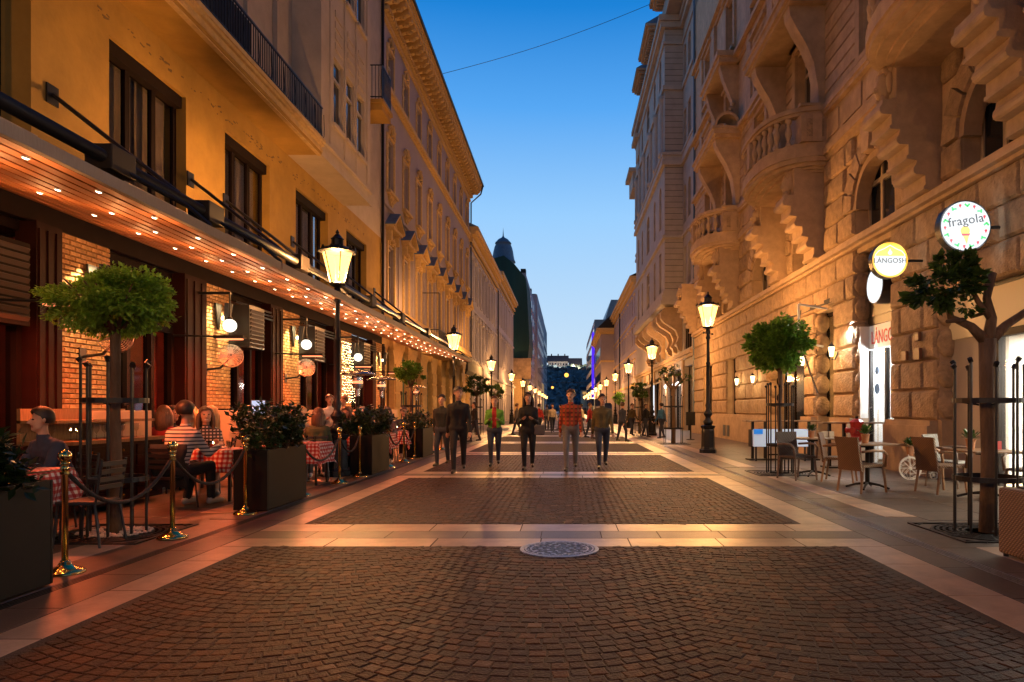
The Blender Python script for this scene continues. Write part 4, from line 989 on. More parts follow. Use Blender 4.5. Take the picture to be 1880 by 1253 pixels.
# bow balconies between console pairs
bal_m = MB().lathe([(.10,0),(.10,.06),(.055,.12),(.05,.2),(.11,.36),(.115,.46),(.06,.62),(.05,.7),(.085,.76),(.10,.8),(.10,.86)], (0,0,0), 10).mesh('stone_baluster', M_stone, smooth=True)
def bow(ya, yb, pr, n=20):
    c, r = (ya+yb)/2, (yb-ya)/2; e = 2.6
    out = []
    for k in range(n+1):
        t = PI*k/n; cx, sy = math.cos(t), math.sin(t)
        out.append((xr-pr*abs(sy)**(2/e), c-r*math.copysign(abs(cx)**(2/e), cx)))
    return out
for pa, pb in ((10.75,15.95), (21.15,26.3), (31.75,36.85)):
    mb = MB()
    for ins, a, b in ((.62,8.97,9.05), (.45,9.05,9.12), (.22,9.12,9.22), (.06,9.22,9.36), (0,9.36,9.66), (.06,9.66,9.8)):
        mb.prism(bow(pa+ins*.6, pb-ins*.6, 1.88-ins), 'z', a, b)
    bw = part('bow_balcony', mb, M_stone, N)
    mb = MB()
    for ins, a, b in ((.02,10.66,10.76), (-.04,10.76,10.9)):
        o_, i_ = bow(pa+ins, pb-ins, 1.88-ins), bow(pa+.26, pb-.26, 1.6)
        n = len(o_); vs = [(x, y, z) for z in (a, b) for x, y in o_+i_]; m_ = 2*n; fs = []
        for k in range(n-1): fs += [(k, k+1, n+k+1, n+k), (m_+k, m_+n+k, m_+n+k+1, m_+k+1), (k, m_+k, m_+k+1, k+1), (n+k, n+k+1, m_+n+k+1, m_+n+k)]
        mb.add(vs, fs)
    part('hand_rail', mb, M_stone, bw)
    ol = bow(pa+.13, pb-.13, 1.75, 40); acc = 0; last = None
    pts = []
    for (xa, ya_), (xb, yb_) in zip(ol, ol[1:]):
        d = math.hypot(xb-xa, yb_-ya_); acc += d
        if acc > .30 and xb < xr-.3: pts.append((xb, yb_)); acc = 0
    for q, (x, y) in enumerate(pts):
        if q in (0, len(pts)-1, len(pts)//2): part('parapet_post', MB().box(x-.14, x+.14, y-.16, y+.16, 9.8, 10.66), M_stone, bw)
        else: piece('stone_baluster', bal_m, (x, y, 9.8), bw)
    for y in (pa+.02, pb-.62): part('parapet_pier', MB().box(7.28, xr, y, y+.6, 9.8, 10.66).box(7.24, xr, y-.04, y+.64, 10.9, 10.98), M_stone, bw); part('sunk_panel', MB().box(7.45, 8.0, y-.012, y, 9.95, 10.5), M_rust, bw)
    # upper balcony slab on curved brackets
    sl = part('upper_balcony', MB().box(6.95, xr, pa+.1, pb-.1, 14.2, 14.32).box(6.85, xr, pa, pb, 14.32, 14.55).box(6.78, xr, pa-.06, pb+.06, 14.55, 14.66), M_stone, N)
    for y in (pa+.35, pb-.95):
        pf = [(8.2,10.9),(7.95,10.9),(7.93,11.6),(7.8,12.4),(7.55,13.0),(7.25,13.5),(7.05,13.9),(7.0,14.2),(8.2,14.2)]
        part('curved_bracket', MB().prism(pf, 'y', y, y+.55), M_stone, sl)
    hd = MB()
    for q in range(12):
        a0, a1 = PI*q/12, PI*(q+1)/12; cc = 7.5
        hd.prism([(cc-.5*math.cos(a0), 14.66+.55*math.sin(a0)), (cc-.62*math.cos(a0), 14.66+.68*math.sin(a0)), (cc-.62*math.cos(a1), 14.66+.68*math.sin(a1)), (cc-.5*math.cos(a1), 14.66+.55*math.sin(a1))], 'y', pa, pa+1.0)
    part('segmental_hood', hd, M_stone, sl)
    part('upper_balcony', MB().box(7.2, xr, pa+.5, pb-.5, 17.9, 18.15).box(7.1, xr, pa+.4, pb-.4, 18.15, 18.4), M_stone, N)
    for y in (pa+.8, pb-1.2):
        o = MB(); o.prism([(8.2,15.0),(8.05,15.2),(7.9,16.2),(7.5,17.2),(7.3,17.9),(8.2,17.9)], 'y', y, y+.4); part('curved_bracket', o, M_stone, N)
        o = MB()
        for q in range(14): o.ball((8.0-rnd.uniform(0,.15), y+.2+rnd.uniform(-.2,.2), 14.9+q*.09), rnd.uniform(.08,.14), 7, 5)
        part('carved_garland', o, M_stone, N, smooth=True)
for p in (16.7, 19.7, 27.1, 30.2, 37.6, 41): part('pilaster', MB().box(xr-.16, xr, p-.35, p+.35, 14.85, 22.4), M_stone, N)
part('drain_pipe', MB().cyl((xr-.10, 43.32, 0), (xr-.10, 43.32, 28), .07), mat('blue_grey_pipe', (.09,.14,.2), rough=.4), N)

# ---------- shops in the palace ----------
def txt(body, size, loc, rot, mt, parent, name='lettering', ext=.006, align='CENTER', sx=1):
    cu = bpy.data.curves.new(name, 'FONT'); cu.body = body; cu.size = size; cu.extrude = ext; cu.align_x = align; cu.align_y = 'CENTER'; cu.resolution_u = 3; cu.space_character = 1.05
    o = bpy.data.objects.new('tmp', cu); COL.objects.link(o); dg = bpy.context.evaluated_depsgraph_get(); me = bpy.data.meshes.new_from_object(o.evaluated_get(dg)); bpy.data.objects.remove(o)
    me.materials.clear(); me.materials.append(mt); q = bpy.data.objects.new(name, me); COL.objects.link(q); q.parent = parent; q.location = Vector(loc)-ORG[parent.name]; q.rotation_euler = rot; q.scale = (sx, 1, 1); ORG[q.name] = Vector(loc); return q
RW = (PI/2, 0, -PI/2)          # lettering on the right-hand wall, read from the street
M_ink = mat('dark_ink', (.008,.01,.012), rough=.6); M_redl = mat('red_letters', (.45,.02,.01), rough=.5, emit=(1,.08,.03), es=.2); M_gold = mat('golden_ink', (.5,.28,.03), rough=.5, emit=(1,.55,.06), es=.55)
M_inkg = mat('leaf_print', (.03,.35,.08), rough=.5, emit=(.05,.7,.15), es=.3); M_inkr = mat('berry_print', (.5,.01,.02), rough=.5, emit=(1,.03,.05), es=.35)
M_shopw = mat('white_shop_wall', (.8,.78,.72), rough=.6)
# ice-cream shop (near)
F = part('ice_cream_shop', MB().box(xr+.20, xr+.30, 7.6, 14.98, 3.0, 3.98), mat('cream_sign_panel', (.50,.36,.20), rough=.5, emit=(1,.6,.25), es=.12), N)
for a in (7.7, 9.8, 11.6, 13.3): part('shop_frame', MB().box(xr+.18, xr+.32, a-.06, a+.06, 0, 3.0), M_char, F)
part('shop_frame', MB().box(xr+.17, xr+.33, 7.6, 13.4, 2.9, 3.04), M_char, F); part('sign_edge', MB().box(xr+.17, xr+.33, 7.6, 14.98, 3.9, 3.99), M_black, F)
part('shop_glass', MB().box(xr+.24, xr+.25, 7.7, 13.3, .1, 2.9), M_glass, F)
part('jamb', MB().box(xr+.25, xr+.55, 13.5, 14.98, 0, 3.0), M_wickd if False else mat('grey_jamb', (.42,.36,.30), rough=.7), F)
part('back_wall', MB().box(xr+3.2, xr+3.3, 5, 15, 0, 3.1).box(xr+.5, xr+3.2, 13.76, 13.86, 0, 3.1), M_shopw, F); part('shop_ceiling', MB().box(xr+.35, xr+3.3, 5, 13.75, 3.1, 3.15), M_shopw, F)
part('shop_floor', MB().box(xr+.3, xr+3.2, 5, 13.75, .0, .012), M_plinth, F)
part('counter', MB().box(xr+1.4, xr+2.2, 6, 12.6, 0, 1.15).box(xr+1.35, xr+2.25, 5.9, 12.7, 1.15, 1.2), M_white, F, bevel=.02)
part('display_arch', MB().tube([(xr+.9, 11.2-.9*math.cos(PI*k/12), .9+1.15*math.sin(PI*k/12)) for k in range(13)], .04, 6), M_steel, F)
for k in range(4): part('ceiling_light', MB().box(xr+1.2, xr+2.4, 6.2+k*1.9, 6.5+k*1.9, 3.03, 3.09), G_shop, F)
light('AREA', (xr+1.7, 10.5, 3.0), 1800, (1,.93,.78), size=1.4, size_y=5, rot=(0,0,0))
txt('fragola', .72, (xr+.195, 10.9, 3.42), RW, M_ink, F, sx=.95)
# lángos shop
K = part('snack_shop', MB().box(xr+.30, xr+.36, 17.12, 19.23, 3.82, 5.83), mat('dark_transom', (.06,.05,.04), rough=.4), N)
part('transom_moulding', MB().box(xr+.26, xr+.30, 17.4, 18.95, 4.05, 5.6), mat('dark_transom_panel', (.09,.075,.06), rough=.4), K)
part('sign_panel', MB().box(xr+.28, xr+.34, 17.2, 19.15, 3.15, 3.8), mat('lit_sign_panel', (.7,.72,.7), rough=.5, emit=(.85,.95,1), es=.12), K)
txt('LÁNGOSH', .50, (xr+.27, 18.12, 3.44), RW, M_redl, K, sx=.70)
part('jamb', MB().box(xr+.02, xr+.5, 19.1, 19.24, 0, 3.8), M_shopw, K)
for a in (17.16, 18.15, 19.1): part('door_frame', MB().box(xr+.28, xr+.38, a-.05, a+.05, 0, 3.13), M_char, K)
part('door_glass', MB().box(xr+.32, xr+.33, 17.2, 19.05, 0, 3.12), M_glass, K)
part('door_handle', MB().tube([(xr+.28,18.95,1.0),(xr+.2,18.95,1.05),(xr+.2,18.95,1.5),(xr+.28,18.95,1.55)], .02, 6), M_steel, K)
part('shop_wall', MB().box(xr+1.9, xr+2.0, 16, 20.5, 0, 3.3).box(xr+.5, xr+1.9, 20.3, 20.4, 0, 3.3), M_shopw, K); part('shop_ceiling', MB().box(xr+.4, xr+2, 16, 20.4, 3.3, 3.35), M_shopw, K)
light('POINT', (xr+1.0, 18.2, 2.9), 1100, (.93,.97,1), size=.4)
part('sticker', MB().cyl((xr+.318, 18.72, 2.55), (xr+.315, 18.72, 2.55), .12, n=16), mat('blue_sticker', (.05,.2,.5), rough=.5), K)
part('sticker', MB().cyl((xr+.318, 18.72, 2.05), (xr+.315, 18.72, 2.05), .15, n=16), MATS['blue_sticker'], K)
txt('NGO', .34, (xr+.31, 17.7, 1.0), RW, mat('teal_letters', (.03,.3,.28), rough=.5), K, sx=.85)
part('notice', MB().box(xr+.30, xr+.315, 17.3, 17.9, 1.55, 2.0), mat('yellow_notice', (.6,.4,.1), rough=.6), K)
sp = part('door_spotlight', MB().ball((xr-.02, 19.5, 3.9), .09, 8, 6), G_shop, K); light('SPOT', (xr-.25, 19.4, 3.85), 130, (.92,.97,1), size=.08, rot=(0,0,0), spot=2.7)
# restaurant windows further along
for a, b, c, d in G[2:]:
    rs = part('restaurant_window', MB().box(xr+.3, xr+.38, a, b, d-.12, d).box(xr+.3, xr+.38, a, b, c, c+.12), M_frame, N)
    n = max(2, round((b-a)/1.1))
    for k in range(n+1): y = min(max(a+(b-a)*k/n, a+.04), b-.04); part('mullion', MB().box(xr+.3, xr+.38, y-.04, y+.04, c+.12, d-.12), M_frame, rs)
    part('window_glass', MB().box(xr+.33, xr+.34, a, b, c+.12, d-.12), M_glass, rs)
    part('room_wall', MB().box(xr+2.4, xr+2.5, a-.5, b+.5, 0, d+.3), mat('amber_room_wall', (.5,.3,.12), rough=.8, var=.2), rs); part('room_ceiling', MB().box(xr+.6, xr+2.4, a-.5, b+.5, d+.02, d+.08), MATS['amber_room_wall'], rs)
    light('POINT', (xr+1.3, (a+b)/2, 2.8), 130, (1,.6,.22), size=.15)
    part('curtain', MB().box(xr+.6, xr+.68, a+.05, a+.45, .1, d-.2), M_curt, rs); part('room_table', MB().box(xr+1.0, xr+1.8, a+.3, b-.3, .95, 1.0), M_wood, rs)
# wall lanterns
wl = 0
for y, z, lb in ((28.9,2.75,'lit glass wall lantern on the stone pier beside the round tree'), (31.6,2.75,'lit glass wall lantern left of the round tree, near the narrow window'), (22.8,3.1,'lit glass wall lantern on the pier between the restaurant windows'), (20.3,3.2,'small bright wall lantern beside the lángos shop opening')):
    t = thing('wall_lantern', lb, 'wall lamp', (xr-.1, y, z), group='wall lanterns on the stone palace')
    part('lantern_glass', MB().lathe([(.05,-.15),(.095,.10),(.095,.14)], (xr-.32, y, z), 8), glow('wall_lantern_glass', (1,.75,.4), 5) if 'wall_lantern_glass' not in MATS else MATS['wall_lantern_glass'], t)
    part('cap', MB().lathe([(.12,.14),(.03,.24),(.0,.3)], (xr-.32, y, z), 8), M_black, t); part('arm', MB().tube([(xr-.12,y,z),(xr-.22,y,z-.25),(xr-.32,y,z-.22)], .02, 5), M_black, t)
    light('POINT', (xr-.55, y, z), 40, (1,.66,.3), size=.1)
# hanging round signs
def round_sign(name, lb, x, y, z, r, rz=0):
    t = thing(name, lb, 'sign', (x, y, z)); part('sign_case', MB().cyl((x, y-.09, z), (x, y+.09, z), r, n=40), M_black, t); 
    part('lightbox_face', MB().cyl((x, y-.095, z), (x, y-.091, z), r*.95, n=40), G_white, t)
    if name != 'wall_sign': part('bracket', MB().cyl((x+r*.9, y, z), (xr+.1, y, z), .03), M_black, t)
    return t
X_, Y_, Z_ = 7.40, 12.75, 4.89; RF = (PI/2, 0, 0)
t = round_sign('hanging_sign', 'round white lightbox sign with fragola lettering, strawberries and an ice-cream cone', X_, Y_, Z_, .478)
txt('fragola', .235, (X_, Y_-.105, Z_+.1), (PI/2, -.16, 0), M_ink, t, ext=.003)
for k in range(18):
    a = 2*PI*k/18+.1; px_, pz = X_+.385*math.cos(a), Z_+.385*math.sin(a)
    if k % 2: part('strawberry', MB().prism([(px_-.028,pz+.02),(px_,pz-.04),(px_+.028,pz+.02),(px_,pz+.034)], 'y', Y_-.101, Y_-.097), M_inkr, t)
    else:
        m_ = MB()
        for q in (-.5, .5): m_.obox((px_+q*.04, Y_-.099, pz), (.07, .003, .032), Euler((0, a+q*1.6, 0)))
        part('leaf_pair', m_, M_inkg, t)
m_ = MB(); m_.prism([(X_-.07,Z_-.13),(X_+.07,Z_-.13),(X_+.02,Z_-.34)], 'y', Y_-.102, Y_-.097); part('cone', m_, mat('cone_print', (.5,.18,.05), emit=(1,.35,.08), es=.4), t)
part('scoop', MB().cyl((X_-.01,Y_-.097,Z_-.09), (X_-.01,Y_-.103,Z_-.09), .085, n=16), M_gold, t); part('scoop', MB().prism([(X_-.08,Z_-.14),(X_+.08,Z_-.14),(X_+.06,Z_-.18),(X_-.06,Z_-.18)], 'y', Y_-.104, Y_-.097), M_inkr, t)
X_, Y_, Z_ = 7.30, 15.5, 4.86
t = round_sign('hanging_sign', 'round lightbox sign with golden rim and dark LÁNGOSH lettering', X_, Y_, Z_, .41)
r_ = .39; up = [(X_+r_*math.cos(a), Z_+r_*math.sin(a)) for a in [PI*k/20 for k in range(21)]]
up = [p for p in up if p[1] > Z_+.07]; part('golden_top', MB().prism([(up[-1][0], Z_+.09)]+[(p[0], p[1]) for p in reversed(up)]+[(up[0][0], Z_+.09)], 'y', Y_-.1, Y_-.097), M_gold, t)
part('golden_rim', MB().lathe([(.36,-.0),(.36,.006),(.40,.006),(.40,0)], (X_, Y_-.096, Z_), 40, M=Matrix.Rotation(PI/2, 3, 'X')), M_gold, t)
wl_ = MB().tube([(X_+a, Y_-.104, Z_+b) for a, b in ((-.33,-.1),(-.33,.12),(-.26,.2),(-.14,.25),(0,.33),(.14,.25),(.26,.2),(.33,.12),(.33,-.1))], .012, 5); part('white_outline', wl_, G_white, t)
part('drop_emblem', MB().cyl((X_,Y_-.1,Z_+.16), (X_,Y_-.106,Z_+.16), .05, n=12).prism([(X_-.03,Z_+.19),(X_+.03,Z_+.19),(X_,Z_+.26)], 'y', Y_-.106, Y_-.1), G_white, t)
txt('LÁNGOSH', .155, (X_, Y_-.105, Z_-.02), RF, M_ink, t, ext=.003)
t = thing('wall_sign', 'glowing blank white round sign fixed to the wall below the golden sign', 'sign', (xr-.1, 17.9, 4.73)); part('sign_case', MB().cyl((xr-.12, 17.9, 4.73), (xr+.3, 17.9, 4.73), .47, n=40), M_black, t)
part('lightbox_face', MB().cyl((xr-.127, 17.9, 4.73), (xr-.122, 17.9, 4.73), .45, n=40), G_white, t); light('AREA', (xr-.2, 17.9, 4.73), 14, (.93,.97,1), size=.8, rot=(0, PI/2, 0))
light('AREA', (7.3, 15.3, 4.86), 8, (1,.93,.8), size=.7, rot=(PI/2, 0, 0)); light('AREA', (7.4, 12.55, 4.89), 10, (.95,.97,1), size=.8, rot=(PI/2, 0, 0))
# small wall fittings
for y, z, s_, lb in ((16.2,2.75,.22,'small brown notice plate on the stone pier'), (15.6,2.75,.26,'small brown box on the stone pier right of the notice plate'), (15.6,3.15,.2,'small dark lamp housing above the brown box on the pier')):
    solo('wall_plate', MB().box(xr-.16-.05, xr-.14, y-s_/2, y+s_/2, z-s_/2, z+s_/2), mat('brown_plate', (.2,.08,.04), rough=.5), lb, 'plate', (xr-.16, y, z), bevel=.008)
hp = thing('folding_awning_arm', 'folded white awning arm mounted on the wall above the restaurant window', 'awning arm', (xr-.1, 22.5, 4.2))
part('bar', MB().box(xr-.12, xr-.04, 20.8, 27.6, 4.75, 4.9), M_char, hp); part('arm', MB().tube([(xr-.1,21.2,4.6),(xr-1.0,21.2,4.75)], .035, 6).tube([(xr-1.0,21.2,4.75),(xr-.9,21.4,3.6),(xr-.15,21.4,3.45)], .04, 6), M_white, hp)
part('strut', MB().tube([(xr-.9,21.4,3.6),(xr-.25,21.6,2.0)], .03, 6), M_steel, hp)
# ================= street lamps =================
def lamp_proto():
    t = thing('street_lamp', 'x', 'street lamp', (0,0,0), group='street lanterns in two rows')
    part('pedestal', MB().lathe([(.29,0),(.29,.12),(.26,.14),(.235,.2),(.215,.75),(.20,.82),(.24,.86),(.25,.92),(.17,.95)], n=8), M_iron, t)
    part('column', MB().lathe([(.12,.95),(.15,1.0),(.17,1.08),(.11,1.14),(.09,1.22),(.14,1.3),(.15,1.36),(.09,1.44),(.075,1.5),(.10,1.62),(.075,1.7),(.068,1.8),(.06,3.0),(.075,3.02),(.075,3.07),(.055,3.1),(.05,3.85),(.085,3.9),(.06,3.98),(.05,4.03),(.09,4.1),(.07,4.16),(.06,4.22)], n=12), M_iron, t, smooth=True)
    part('ladder_bar', MB().cyl((-.26,0,4.06),(.26,0,4.06),.016).ball((-.26,0,4.06),.035,6,4).ball((.26,0,4.06),.035,6,4), M_iron, t)
    ln = part('lantern_frame', MB().lathe([(.06,4.2),(.17,4.24),(.19,4.28),(.16,4.31)], n=8), M_brass if False else M_iron, t)
    g = MB(); b0, b1, z0, z1 = .155, .335, 4.31, 4.97
    for k in range(6):
        a0, a1 = 2*PI*k/6, 2*PI*(k+1)/6
        g.quad((b0*math.cos(a0),b0*math.sin(a0),z0), (b0*math.cos(a1),b0*math.sin(a1),z0), (b1*math.cos(a1),b1*math.sin(a1),z1), (b1*math.cos(a0),b1*math.sin(a0),z1))
    part('lantern_glass', g, G_lan, t)
    m = MB()
    for k in range(6): a = 2*PI*k/6; m.tube([(b0*1.02*math.cos(a),b0*1.02*math.sin(a),z0), (b1*1.03*math.cos(a),b1*1.03*math.sin(a),z1)], .012, 4)
    part('glazing_bar', m, M_iron, t)
    part('hood', MB().lathe([(.33,4.96),(.41,4.985),(.39,5.02),(.24,5.10),(.13,5.14),(.13,5.26),(.15,5.28),(.11,5.31),(.05,5.38),(.03,5.40),(.045,5.43),(.0,5.5)], n=12), M_iron, t)
    m = MB()
    for k in range(12): a = 2*PI*k/12; m.obox((.40*math.cos(a), .40*math.sin(a), 5.04), (.02, .11, .09), Euler((0,0,a)), taper=.3)
    part('crest', m, M_iron, t)
    l = light('POINT', (0,0,4.50), LAMP, SODIUM, parent=t, size=.13)
    return t
lp = lamp_proto()
ordn = ['nearest', 'second', 'third', 'fourth', 'fifth', 'sixth', 'seventh', 'eighth', 'ninth', 'tenth', 'eleventh', 'twelfth', 'thirteenth']
Lp = [(-5.1,15.2), (-5.33,32.3), (-5.5,50), (-5.5,68.5), (-5.5,86)]+[(-5.5, 103+17.3*k) for k in range(6)]
Rp = [(4.81,23.2), (4.81,38.4), (4.85,53.3), (4.9,68.6), (4.9,83.6)]+[(4.9, 99+15*k) for k in range(7)]
first = True
for side, pts in (('left', Lp), ('right', Rp)):
    for i, (x, y) in enumerate(pts):
        ex = {('left',0): 'nearest street lamp on the left row, its lantern rising through the restaurant awning', ('right',0): 'nearest street lamp on the right row, tall cast iron lamp beside the sidewalk tables',
              ('left',1): 'second street lamp on the left, by the end of the long awning', ('right',1): 'second street lamp on the right, in front of the bright white shop'}.get((side, i), '%s street lamp from the front in the row on the %s side' % (ordn[i], side))
        if first: lp.location = (x, y, 0); lp['label'] = ex; first = False
        else: clone(lp, (x, y, 0), label=ex, rz=rnd.uniform(0, 1))
clone(lp, (-5.1, -5.0, 0), label='street lamp on the left row behind the viewpoint, outside the picture'); clone(lp, (4.81, -6.5, 0), label='street lamp on the right row behind the viewpoint, outside the picture')
# wire-hung lamps over the far crossing
for x, y, z, r, lb in ((0.0, 170, 9.9, .7, 'large orange lamp hung over the far end of the street'), (-4.2, 205, 7.9, .5, 'small orange lamp hanging low on the left in front of the dark hill')):
    t = thing('hanging_lamp', lb, 'lamp', (x, y, z)); part('globe', MB().ball((x,y,z), r*.75, 12, 8), glow('far_lamp', (1,.42,.06), 3) if 'far_lamp' not in MATS else MATS['far_lamp'], t); part('cable', MB().cyl((-8,y,z+1.6),(8,y,z+1.5),.05).cyl((x,y,z+.5),(x,y,z+1.6),.06), M_black, t)
pts = [(-11+21*k/24, 50-5.0*k/24+3, 25.4+6.0*k/24-.35*math.sin(PI*k/24)) for k in range(25)]
solo('overhead_cable', MB().tube([(-10.2+18.6*k/24, 50, 25.75+6.35*k/24-.5*math.sin(PI*k/24)) for k in range(25)], .018, 5), M_black, 'thin dark cable strung across the sky between the roofs', 'cable', (0, 50, 28))
# ================= hill and castle =================
hm = MB(); n = 60; vs = []; fs = []
for i in range(n+1):
    x = -420+840*i/n
    for j in range(14):
        y = 420+j*32; hgt = 38*min(1, max(0, (y-420)/190))**.8+10*min(1, max(0, (y-640)/150))
        hgt *= .92+.10*math.sin(x*.013+1)+.04*math.sin(x*.05+j); vs.append((x, y, -1+hgt*1.06-.00012*x*x*.4+rnd.uniform(-1, 1)))
for i in range(n):
    for j in range(13): a = i*14+j; fs.append((a, a+14, a+15, a+1))
hm.add(vs, fs); solo('hill', hm, M_hill, kind='structure', smooth=True)
fl = MB()
for k in range(5200):
    x = rnd.uniform(-90, 90); y = rnd.uniform(415, 600); h = 38*((y-420)/190 if y > 420 else 0)**.8*1.0
    s_ = rnd.uniform(1.2, 3.2); fl.obox((x, y, h-1+s_*rnd.uniform(.4, 1.3)), (s_, s_, s_*rnd.uniform(.6,1.2)), Euler((rnd.random()*3, rnd.random()*3, rnd.random()*3)))
solo('hillside_wood', fl, [mat('hill_trees', (.09,.13,.15), rough=1, var=.6, vscale=.2)], kind='stuff', fix=False)  # tree colour carries the same painted haze as the slope
Q = bldg('castle_palace', 'long pale palace with dark roofs on top of the far hill', (2, 610, 38))
part('wall', MB().box(-16.5, 1.5, 608, 625, 30, 43.6), M_bC, Q); part('wall', MB().box(1.5, 13, 605, 622, 30, 40.5), mat('lit_palace_wall', (.6,.5,.35)), Q)
lh = thing('hillside_house', 'small lit house low on the far hillside, right of centre', 'house', (13.5, 402, 9)); part('wall', MB().box(8.5,19,400,404,2,12.5), MATS['lit_palace_wall'], lh); part('roof', MB().prism([(399,12.5),(402,14.5),(405,12.5)], 'x', 8, 19.5), M_char, lh); part('lit_window', MB().box(9.5,18,399.8,400,10,11.5), G_amber, lh)
part('roof', MB().prism([(606.5,43.6),(616,49.5),(626,43.6)], 'x', -17.5, 2.0).prism([(603.5,40.5),(613,47),(623,40.5)], 'x', 2.0, 14), mat('dark_tiled_roof', (.06,.055,.07), rough=.9), Q)
for k in range(7):
    for z in (37, 40.5): part('window', MB().box(-15+k*2.4, -14.1+k*2.4, 607.8, 608, z, z+1.6), M_gdark, Q)
for k in range(3): part('chimney', MB().box(-14+k*6, -13+k*6, 615, 616, 47, 51), M_char, Q)
light('AREA', (7, 588, 36), 16000, (1,.75,.4), size=8, rot=(PI/2+.1, 0, 0)); light('AREA', (-8, 585, 36), 6000, (1,.85,.7), size=10, rot=(PI/2+.1, 0, 0))  # second flood is added to brighten the pale wall, standing in for skylight
# ================= trees =================
def crown(cx, cy, cz, rx, ry, rz_, n, leaf, seed, hollow=.35, droop=0, clumps=26):
    r = random.Random(seed); mb = MB(); cl = []
    for k in range(clumps):
        while True:
            p = Vector((r.uniform(-1,1), r.uniform(-1,1), r.uniform(-.95,1)))
            if hollow < p.length < 1: break
        cl.append((p, r.uniform(.16,.36), r.randrange(2)))
    for k in range(n):
        c, s_, ci = r.choice(cl); d = Vector((r.gauss(0,1), r.gauss(0,1), r.gauss(0,.8))).normalized()*s_*r.random()**.4
        q = c+d; pos = Vector((cx+q.x*rx, cy+q.y*ry, cz+q.z*rz_))
        out = Vector((q.x, q.y, q.z+.15)).normalized(); out = (out*.9+Vector((r.gauss(0,.6), r.gauss(0,.6), r.gauss(-.25-droop,.5)))).normalized()
        side = out.cross(Vector((r.gauss(0,.6), r.gauss(0,.6), 1))).normalized(); nn = out.cross(side).normalized(); l = leaf*r.uniform(.6,1.3); w = l*.58
        mb.add([pos, pos+out*l*.5+side*w*.5+nn*l*.08, pos+out*l, pos+out*l*.5-side*w*.5+nn*l*.08], [(0,1,2),(0,2,3)])
    return mb
def tree(lb, x, y, th, cz, rx, rz_, tr=.07, n=5000, leaf=.09, mt=M_leaf, seed=1, lean=0, grp='round-headed trees along the street', clumps=30):
    t = thing('street_tree', lb, 'tree', (x, y, 0), group=grp)
    m = MB(); m.tube([(x,y,0), (x+lean*.3+.02,y,th*.3), (x-.015,y+.02,th*.6), (x+.015,y-.01,th*.8), (x+lean,y,th)], [tr*1.3, tr*1.05, tr, tr*.9, tr*1.05], 10)
    r = random.Random(seed)
    for k in range(9):
        a = 2*PI*k/9+r.random(); l = r.uniform(.5,.95); e = (x+lean+rx*l*math.cos(a), y+rx*l*math.sin(a), cz+rz_*r.uniform(-.3,.7)); mid = ((x+lean+e[0])/2, (y+e[1])/2, (th+e[2])/2+.05); m.tube([(x+lean,y,th-.06), mid, e], [tr*.55, tr*.3, tr*.12], 5)
    part('trunk', m, M_bark, t, smooth=True); part('crown', crown(x+lean, y, cz, rx, rx, rz_, n, leaf, seed, clumps=clumps), mt, t, fix=False, kind='stuff')
    return t
tree('large round-crowned tree in an iron guard beside the first terrace tables', -5.42, 8.2, 2.42, 2.80, .64, .38, .058, 12000, .062, seed=3, clumps=80)
tree('small round light-green tree behind the terrace, near the patio heaters', -5.42, 23.8, 2.25, 2.72, .55, .40, .05, 3800, .085, seed=4)
tree('dark round tree on the left between the second and third lamps', -5.1, 38.8, 2.2, 2.85, .72, .52, .06, 3000, .11, mt=M_leafd, seed=5)
tree('farthest dark round tree on the left behind the walker in green', -5.3, 52, 2.2, 2.8, .6, .5, .06, 2200, .11, mt=M_leafd, seed=6)
tree('bright round-crowned tree in an iron guard by the right-hand bar table', 4.97, 15.9, 2.4, 3.02, .66, .58, .05, 9000, .105, seed=7, clumps=80)
tree('small round dark tree on the right behind the second lamp', 4.4, 41, 2.0, 2.62, .50, .42, .05, 2600, .1, mt=M_leafd, seed=8)
tree('smallest round green tree on the right beside the folding awnings', 4.25, 55, 1.9, 2.35, .48, .42, .05, 2000, .1, seed=9)
# pollarded trees on the right
def pollard(lb, x, y, sc, branches, leafspots, seed):
    t = thing('street_tree', lb, 'tree', (x, y, 0)); m = MB(); f = lambda p: (x+p[0]*sc, y+p[1]*sc, p[2]*sc)
    m.tube([f((0,0,0)), f((.02,0,.9)), f((-.01,0,1.7)), f((0,0,2.35))], [.10*sc,.088*sc,.082*sc,.10*sc], 10)
    for b in branches: m.tube([f(p) for p in b[0]], [q*sc*.78 for q in b[1]], 8)
    part('trunk', m, M_bark, t, smooth=True); mb = MB()
    for (cx, cy, cz, r, n) in leafspots:
        c = crown(*f((cx,cy,cz)), r*sc*1.15, r*sc, r*sc*.85, n, .105*sc, seed, hollow=.1, clumps=16); mb.add(c.v, c.f); seed += 1
    part('crown', mb, M_leafd, t, fix=False, kind='stuff'); return t
pollard('gnarled pollarded tree with sparse dark leaves in an iron guard, nearest on the right', 5.12, 8.3, 1.0,
    [([(0,0,2.3),(-.2,0,2.5),(-.42,.05,2.62),(-.5,.05,2.95)], [.10,.07,.055,.045]), ([(0,0,2.3),(.05,0,2.6),(.02,.05,2.85),(.08,.05,3.16)], [.10,.075,.06,.075]),
     ([(.03,0,2.6),(-.15,-.05,2.8),(-.25,-.05,3.0)], [.05,.04,.03]), ([(0,0,2.3),(.25,.05,2.52),(.55,.05,2.72),(.7,.05,3.0)], [.10,.07,.06,.05]), ([(-.3,0,2.58),(-.55,-.1,2.55)], [.04,.03]), ([(.04,0,2.7),(-.15,.1,2.62)], [.04,.02])],
    [(-.55,.05,3.0,.33,1250), (-.40,0,3.25,.18,300), (-.28,.0,2.75,.12,60)], 20)
